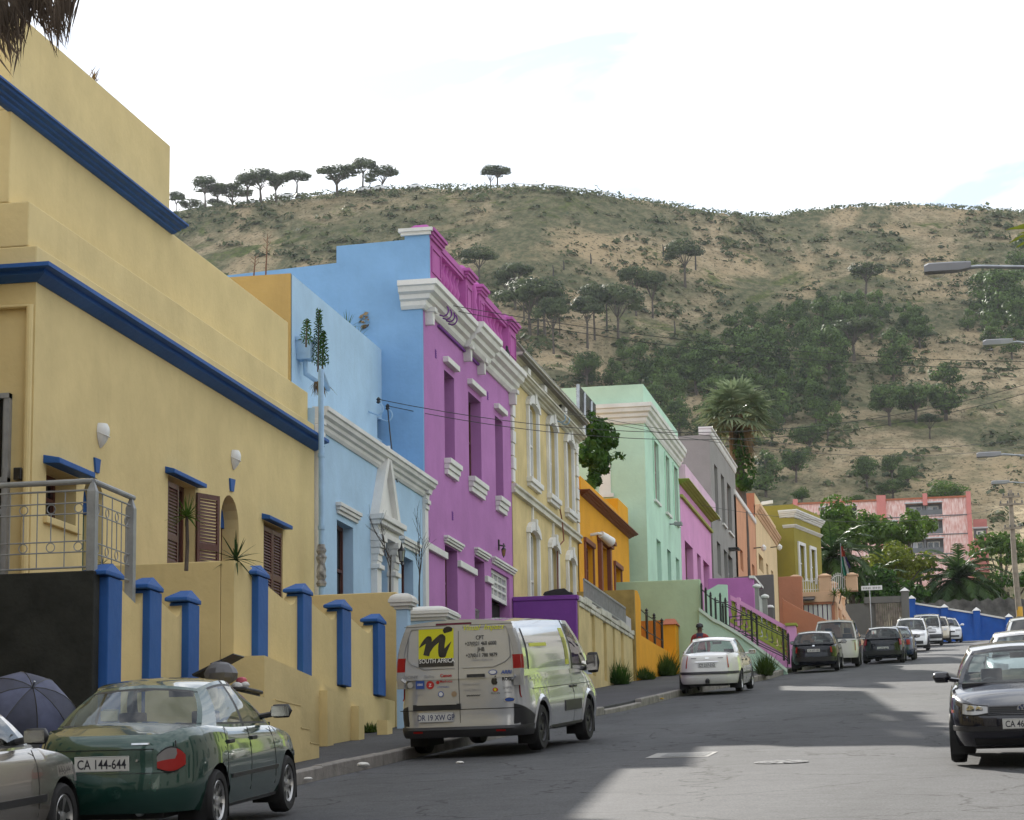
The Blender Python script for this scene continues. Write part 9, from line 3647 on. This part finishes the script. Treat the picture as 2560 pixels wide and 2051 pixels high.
M_umb = [pbr('umbrella_cloth', (.075, .085, .15), .7, var=.25, vscale=6), pbr('umbrella_cloth_dark', (.045, .05, .085), .7, var=.25, vscale=6)]
ax = Vector((.45, -.55, .7)).normalized()
q0 = ax.to_track_quat('Z', 'Y').to_matrix()
for k in range(8):
 P = []
 for i in range(7):
  u = i / 6
  row = []
  for j in range(5):
   t_ = 2 * math.pi * (k + j / 4) / 8
   sag = 1 - .10 * math.sin(math.pi * j / 4) * u
   rr_ = .58 * math.sin(u * 1.25) / math.sin(1.25) * sag
   row.append(tuple(Vector((um.x, um.y, um.z - .12)) + q0 @ Vector((rr_ * math.cos(t_), rr_ * math.sin(t_), .42 * math.cos(u * 1.45)))))
  P.append(row)
 mb = MB()
 mb.grid(P)
 mb.build('panel', M_umb[k % 2], UB)
 mb = MB()
 mb.tube([r_0[0] for r_0 in P], .006, 4)
 mb.build('rib', M_black, UB)
mb = MB()
mb.tube([Vector((um.x, um.y, um.z - .12)) + q0 @ Vector((0, 0, .5)), Vector((um.x, um.y, um.z - .12)) - q0 @ Vector((0, 0, .35)), (um.x - .3, um.y + .2, gz(um.y) + .1)], .012, 6)
mb.build('shaft', M_steel, UB)
M_iron = pbr('cast_iron', (.16, .155, .15), .45, metal=.6, var=.4, vscale=20, bump=.8, bscale=40)
def onroad(mb, c, hx, hy, z=.008, seg=0):
 P = []
 for q in ((-1, -1), (1, -1), (1, 1), (-1, 1)):
  x, y = c.x + q[0] * hx, c.y + q[1] * hy
  P.append((x, y, gz(y) + z))
 mb.add(P, [(0, 1, 2, 3)])
g_ = atG(1705, 1889)
MC = thing('manhole_cover', 'rectangular drain cover in a pale concrete frame on the road', 'manhole cover', g_)
mb = MB()
onroad(mb, g_, .42, .62)
mb.build('frame', pbr('pale_concrete', (.33, .32, .31), .85, var=.3, vscale=6), MC)
mb = MB()
for k in range(6):
 c_ = Vector((g_.x + .06, g_.y - .40 + .16 * k, 0))
 onroad(mb, c_, .30, .06, .014)
tag(mb.build('bars', M_iron, MC), kind='stuff')
g_ = atG(1953, 1907)
mb = MB()
for k in range(24): pass
mb.add([(g_.x + .34 * math.cos(t), g_.y + .34 * math.sin(t), gz(g_.y + .34 * math.sin(t)) + .010) for t in [2 * math.pi * k / 24 for k in range(24)]], [tuple(range(24))])
for k in range(10):
 t = 2 * math.pi * k / 10
 mb.add([(g_.x + a * math.cos(t + b), g_.y + a * math.sin(t + b), gz(g_.y + a * math.sin(t + b)) + .018) for a, b in ((.12, -.2), (.30, -.1), (.30, .1), (.12, .2))], [(0, 1, 2, 3)])
o = place(mb.build('manhole_cover', M_iron), g_)
tag(o, 'round cast iron manhole cover in the sunlit road', 'manhole cover')
# pigeon on the cream cornice
def bird(label, px, py, X, s_):
 v = atX(px, py, X)
 T = Vector(v)
 mb = MB()
 n = [(.002, -.16), (.03, -.13), (.055, -.06), (.07, .02), (.055, .09), (.03, .13), (.035, .155), (.036, .18), (.02, .205), (.004, .225)]
 P = []
 for r0, t in n:
  cx_, cz_ = t * .55, t * .85 + (.03 if t > .12 else 0)
  P.append([(T.x + s_ * r0 * math.cos(a), T.y - s_ * (cx_ - r0 * .5 * math.sin(a)), T.z + s_ * (cz_ + r0 * .7 * math.sin(a))) for a in [2 * math.pi * k / 8 for k in range(9)]])
 mb.grid(P)
 mb.tube([(T.x, T.y - s_ * .02, T.z - s_ * .05), (T.x, T.y - s_ * .02, T.z - s_ * .16)], .012 * s_, 4)
 o = place(mb.build('pigeon', pbr('pigeon_grey', (.035, .037, .042), .6)), T)
 tag(o, label, 'bird')
bird('dark pigeon perched on the cream house cornice', 1399, 1013, XF + .12, 1.15)
bird('dark pigeon on the purple house cornice by the last pedestal', 1269, 886, XF + .40, 1.0)
# ------------------------------------------------------------------ man behind the white car
def person(label, P, h, look=0.0):
 V = [(0, 0, .93), (0, 0, 1.12), (0, 0, 1.30), (0, 0, 1.45), (0, -.01, 1.53), (0, -.02, 1.62), (0, -.02, 1.72),
         (.19, 0, 1.41), (.25, .02, 1.14), (.24, -.10, .90), (.24, -.13, .80), (-.19, 0, 1.41), (-.25, .02, 1.14), (-.24, -.08, .90), (-.24, -.11, .80),
         (.10, 0, .88), (.11, -.02, .48), (.11, .01, .09), (.12, -.14, .04), (-.10, 0, .88), (-.11, .02, .48), (-.11, .03, .09), (-.12, -.12, .04)]
 E = [(0, 1), (1, 2), (2, 3), (3, 4), (4, 5), (5, 6), (3, 7), (7, 8), (8, 9), (9, 10), (3, 11), (11, 12), (12, 13), (13, 14), (0, 15), (15, 16), (16, 17), (17, 18), (0, 19), (19, 20), (20, 21), (21, 22)]
 Rr = [.15, .15, .165, .12, .058, .092, .075, .075, .055, .042, .035, .075, .055, .042, .035, .10, .068, .05, .042, .10, .068, .05, .042]
 me = bpy.data.meshes.new('person')
 me.from_pydata([Vector(v) * h / 1.78 for v in V], E, [])
 o = bpy.data.objects.new('person', me)
 C.objects.link(o)
 sk = o.modifiers.new('skin', 'SKIN')
 for i, d in enumerate(me.skin_vertices[0].data):
  d.radius = (Rr[i] * h / 1.78, Rr[i] * (.72 if i < 4 else 1) * h / 1.78)
  d.use_root = i == 0
 o.modifiers.new('sub', 'SUBSURF').levels = 2
 dg = bpy.context.evaluated_depsgraph_get()
 m2 = bpy.data.meshes.new_from_object(o.evaluated_get(dg))
 o.modifiers.clear()
 o.data = m2
 m2.materials.clear()
 for m in (pbr('brown_skin', (.13, .07, .045), .5), pbr('red_jacket', (.30, .035, .03), .8), pbr('navy_trousers', (.03, .035, .06), .8), pbr('navy_collar', (.04, .045, .085), .8)): m2.materials.append(m)
 k = h / 1.78
 for p_ in m2.polygons:
  c_ = p_.center
  p_.use_smooth = True
  p_.material_index = 0 if c_.z > 1.50 * k or (abs(c_.x) > .17 * k and c_.z < .93 * k) else (2 if c_.z < .9 * k else (3 if c_.z > 1.38 * k and abs(c_.x) < .10 * k else 1))
 o.location = P
 o.rotation_euler = (0, 0, look)
 tag(o, label, 'person')
 mb = MB()
 mb.lathe([(.104, 0), (.106, .03), (.09, .085), (.05, .115), (.001, .125)], (0, -.02 * k, 1.675 * k), seg=16)
 mb.add([(.085, -.07, 1.68 * k), (-.085, -.07, 1.68 * k), (-.06, -.20, 1.665 * k), (.06, -.20, 1.665 * k)], [(0, 1, 2, 3)])
 cp = mb.build('cap', M_trim)
 cp.parent = o
 mb = MB()
 for sx_ in (1, -1):
  mb.lathe([(.001, -.012), (.012, 0), (.001, .012)], (sx_ * .034, -.105 * k, 1.625 * k), axis='Y', seg=8)
  mb.lathe([(.001, -.012), (.022, 0), (.001, .012)], (sx_ * .094, -.02, 1.61 * k), axis='X', seg=8)
 fc = mb.build('eyes_and_ears', M_gap)
 fc.parent = o
 mb = MB()
 mb.add([(-.014, -.104 * k, 1.585 * k), (.014, -.104 * k, 1.585 * k), (0, -.135 * k, 1.588 * k), (0, -.108 * k, 1.63 * k)], [(0, 1, 2), (0, 2, 3), (1, 3, 2)])
 ns = mb.build('nose', MATS['brown_skin'])
 ns.parent = o
v = atY(1749, 1560, 67.0)
person('man in a dark cap and red and navy jacket standing behind the white saloon', Vector((v.x, 67.0, gz(67) + .10)), v.z - gz(67) - .10)
# ------------------------------------------------------------------ the sunny side of the street, seen only in reflections and as bounced light
M_limep = plaster('lime_plaster', (.36, .50, .08))
for ya, yb, hgt, m, lab in ((-14, 6, 7.5, M_white, 'white house on the sunny side of the street'), (7, 26, 7.0, M_grey, 'grey house on the sunny side of the street'), (27, 48, 7.0, M_greyd, 'dark grey house on the sunny side of the street'), (50, 64, 4.6, M_limep, 'low lime green house on the sunny side of the street'), (65, 80, 6.5, M_grey, 'second grey house on the sunny side of the street'), (82, 97, 4.6, M_limep, 'farther lime green house on the sunny side of the street')):
 T = thing('house', lab, 'house', (9, (ya + yb) / 2, gz((ya + yb) / 2)))
 x0 = max(xr(ya), xr(yb)) + 2.4
 hs = []
 for k in range(4):
  y = ya + (yb - ya) * (k + .5) / 4
  hs += [(y - .55, y + .55, gz(y) + 1.2, gz(y) + 3.0, .15), (y - .55, y + .55, gz(y) + 4.4, gz(y) + 6.0, .15)]
 t_ = MB()
 front(t_, 0, ya, yb, gz(ya) - .5, gz(yb) + hgt, hs)
 t_.v = [(x0 - q[0], q[1], q[2]) for q in t_.v]
 t_.box(x0 + .3, x0 + 8, ya, yb, gz(ya) - .5, gz(yb) + hgt)
 t_.build('wall', m, T)
 for h in hs:
  w_ = MB()
  w_.box(x0 + .12, x0 + .2, h[0], h[1], h[2], h[3])
  w_.build('window', M_pane, T)
for x0, x1, ya, yb, hgt, m, lab in ((-60, -13, -60, -38, 34, M_greyd, 'tall unseen grey block behind the viewer, added for car reflections'), (-11, 3, -62, -42, 30, M_greyd, 'unseen charcoal block behind the viewer, added for car reflections'), (5, 45, -60, -36, 34, M_greyd, 'unseen dark grey block behind the viewer, added for car reflections'), (-22, -12.6, 4, 28, 9, M_yel, 'yellow house down the street beyond the left edge')):  # tall blocks behind the viewer: unseen, added dark for car paint to mirror
 T = thing('house', lab, 'house', ((x0 + x1) / 2, (ya + yb) / 2, gz(ya)))
 mb = MB()
 mb.box(x0, x1, ya, yb, gz(ya) - 1, gz(yb) + hgt)
 mb.build('wall', m, T)
 for k in range(6):
  for z in ((1.5, 5.0) if hgt < 20 else (1.5, 5, 8.5, 12, 15.5, 19, 22.5)):
   mb = MB()
   if x1 > -12.5 or x0 < -30:
    x = x0 + (x1 - x0) * (k + .5) / 6
    mb.box(x - .6, x + .6, yb - .05, yb + .03, gz(yb) + z, gz(yb) + z + 1.9)
   else:
    y = ya + (yb - ya) * (k + .5) / 6
    mb.box(x1 - .05, x1 + .03, y - .5, y + .5, gz(y) + z, gz(y) + z + 1.9)
   mb.build('window', M_pane, T)
# ------------------------------------------------------------------ air
mb = MB()
mb.box(-1000, 1000, -110, 1300, -13, 262)
hz = tag(mb.build('haze'), kind='stuff')
hm = bpy.data.materials.new('haze')
hm.use_nodes = True
hn, hl = hm.node_tree.nodes, hm.node_tree.links
hn.clear()
ho_ = hn.new('ShaderNodeOutputMaterial')
hv = hn.new('ShaderNodeVolumePrincipled')
hv.inputs['Color'].default_value = (.86, .93, 1.0, 1)
hv.inputs['Density'].default_value = HAZE
hv.inputs['Anisotropy'].default_value = 0.2
hl.new(hv.outputs[0], ho_.inputs['Volume'])
hz.data.materials.append(hm)
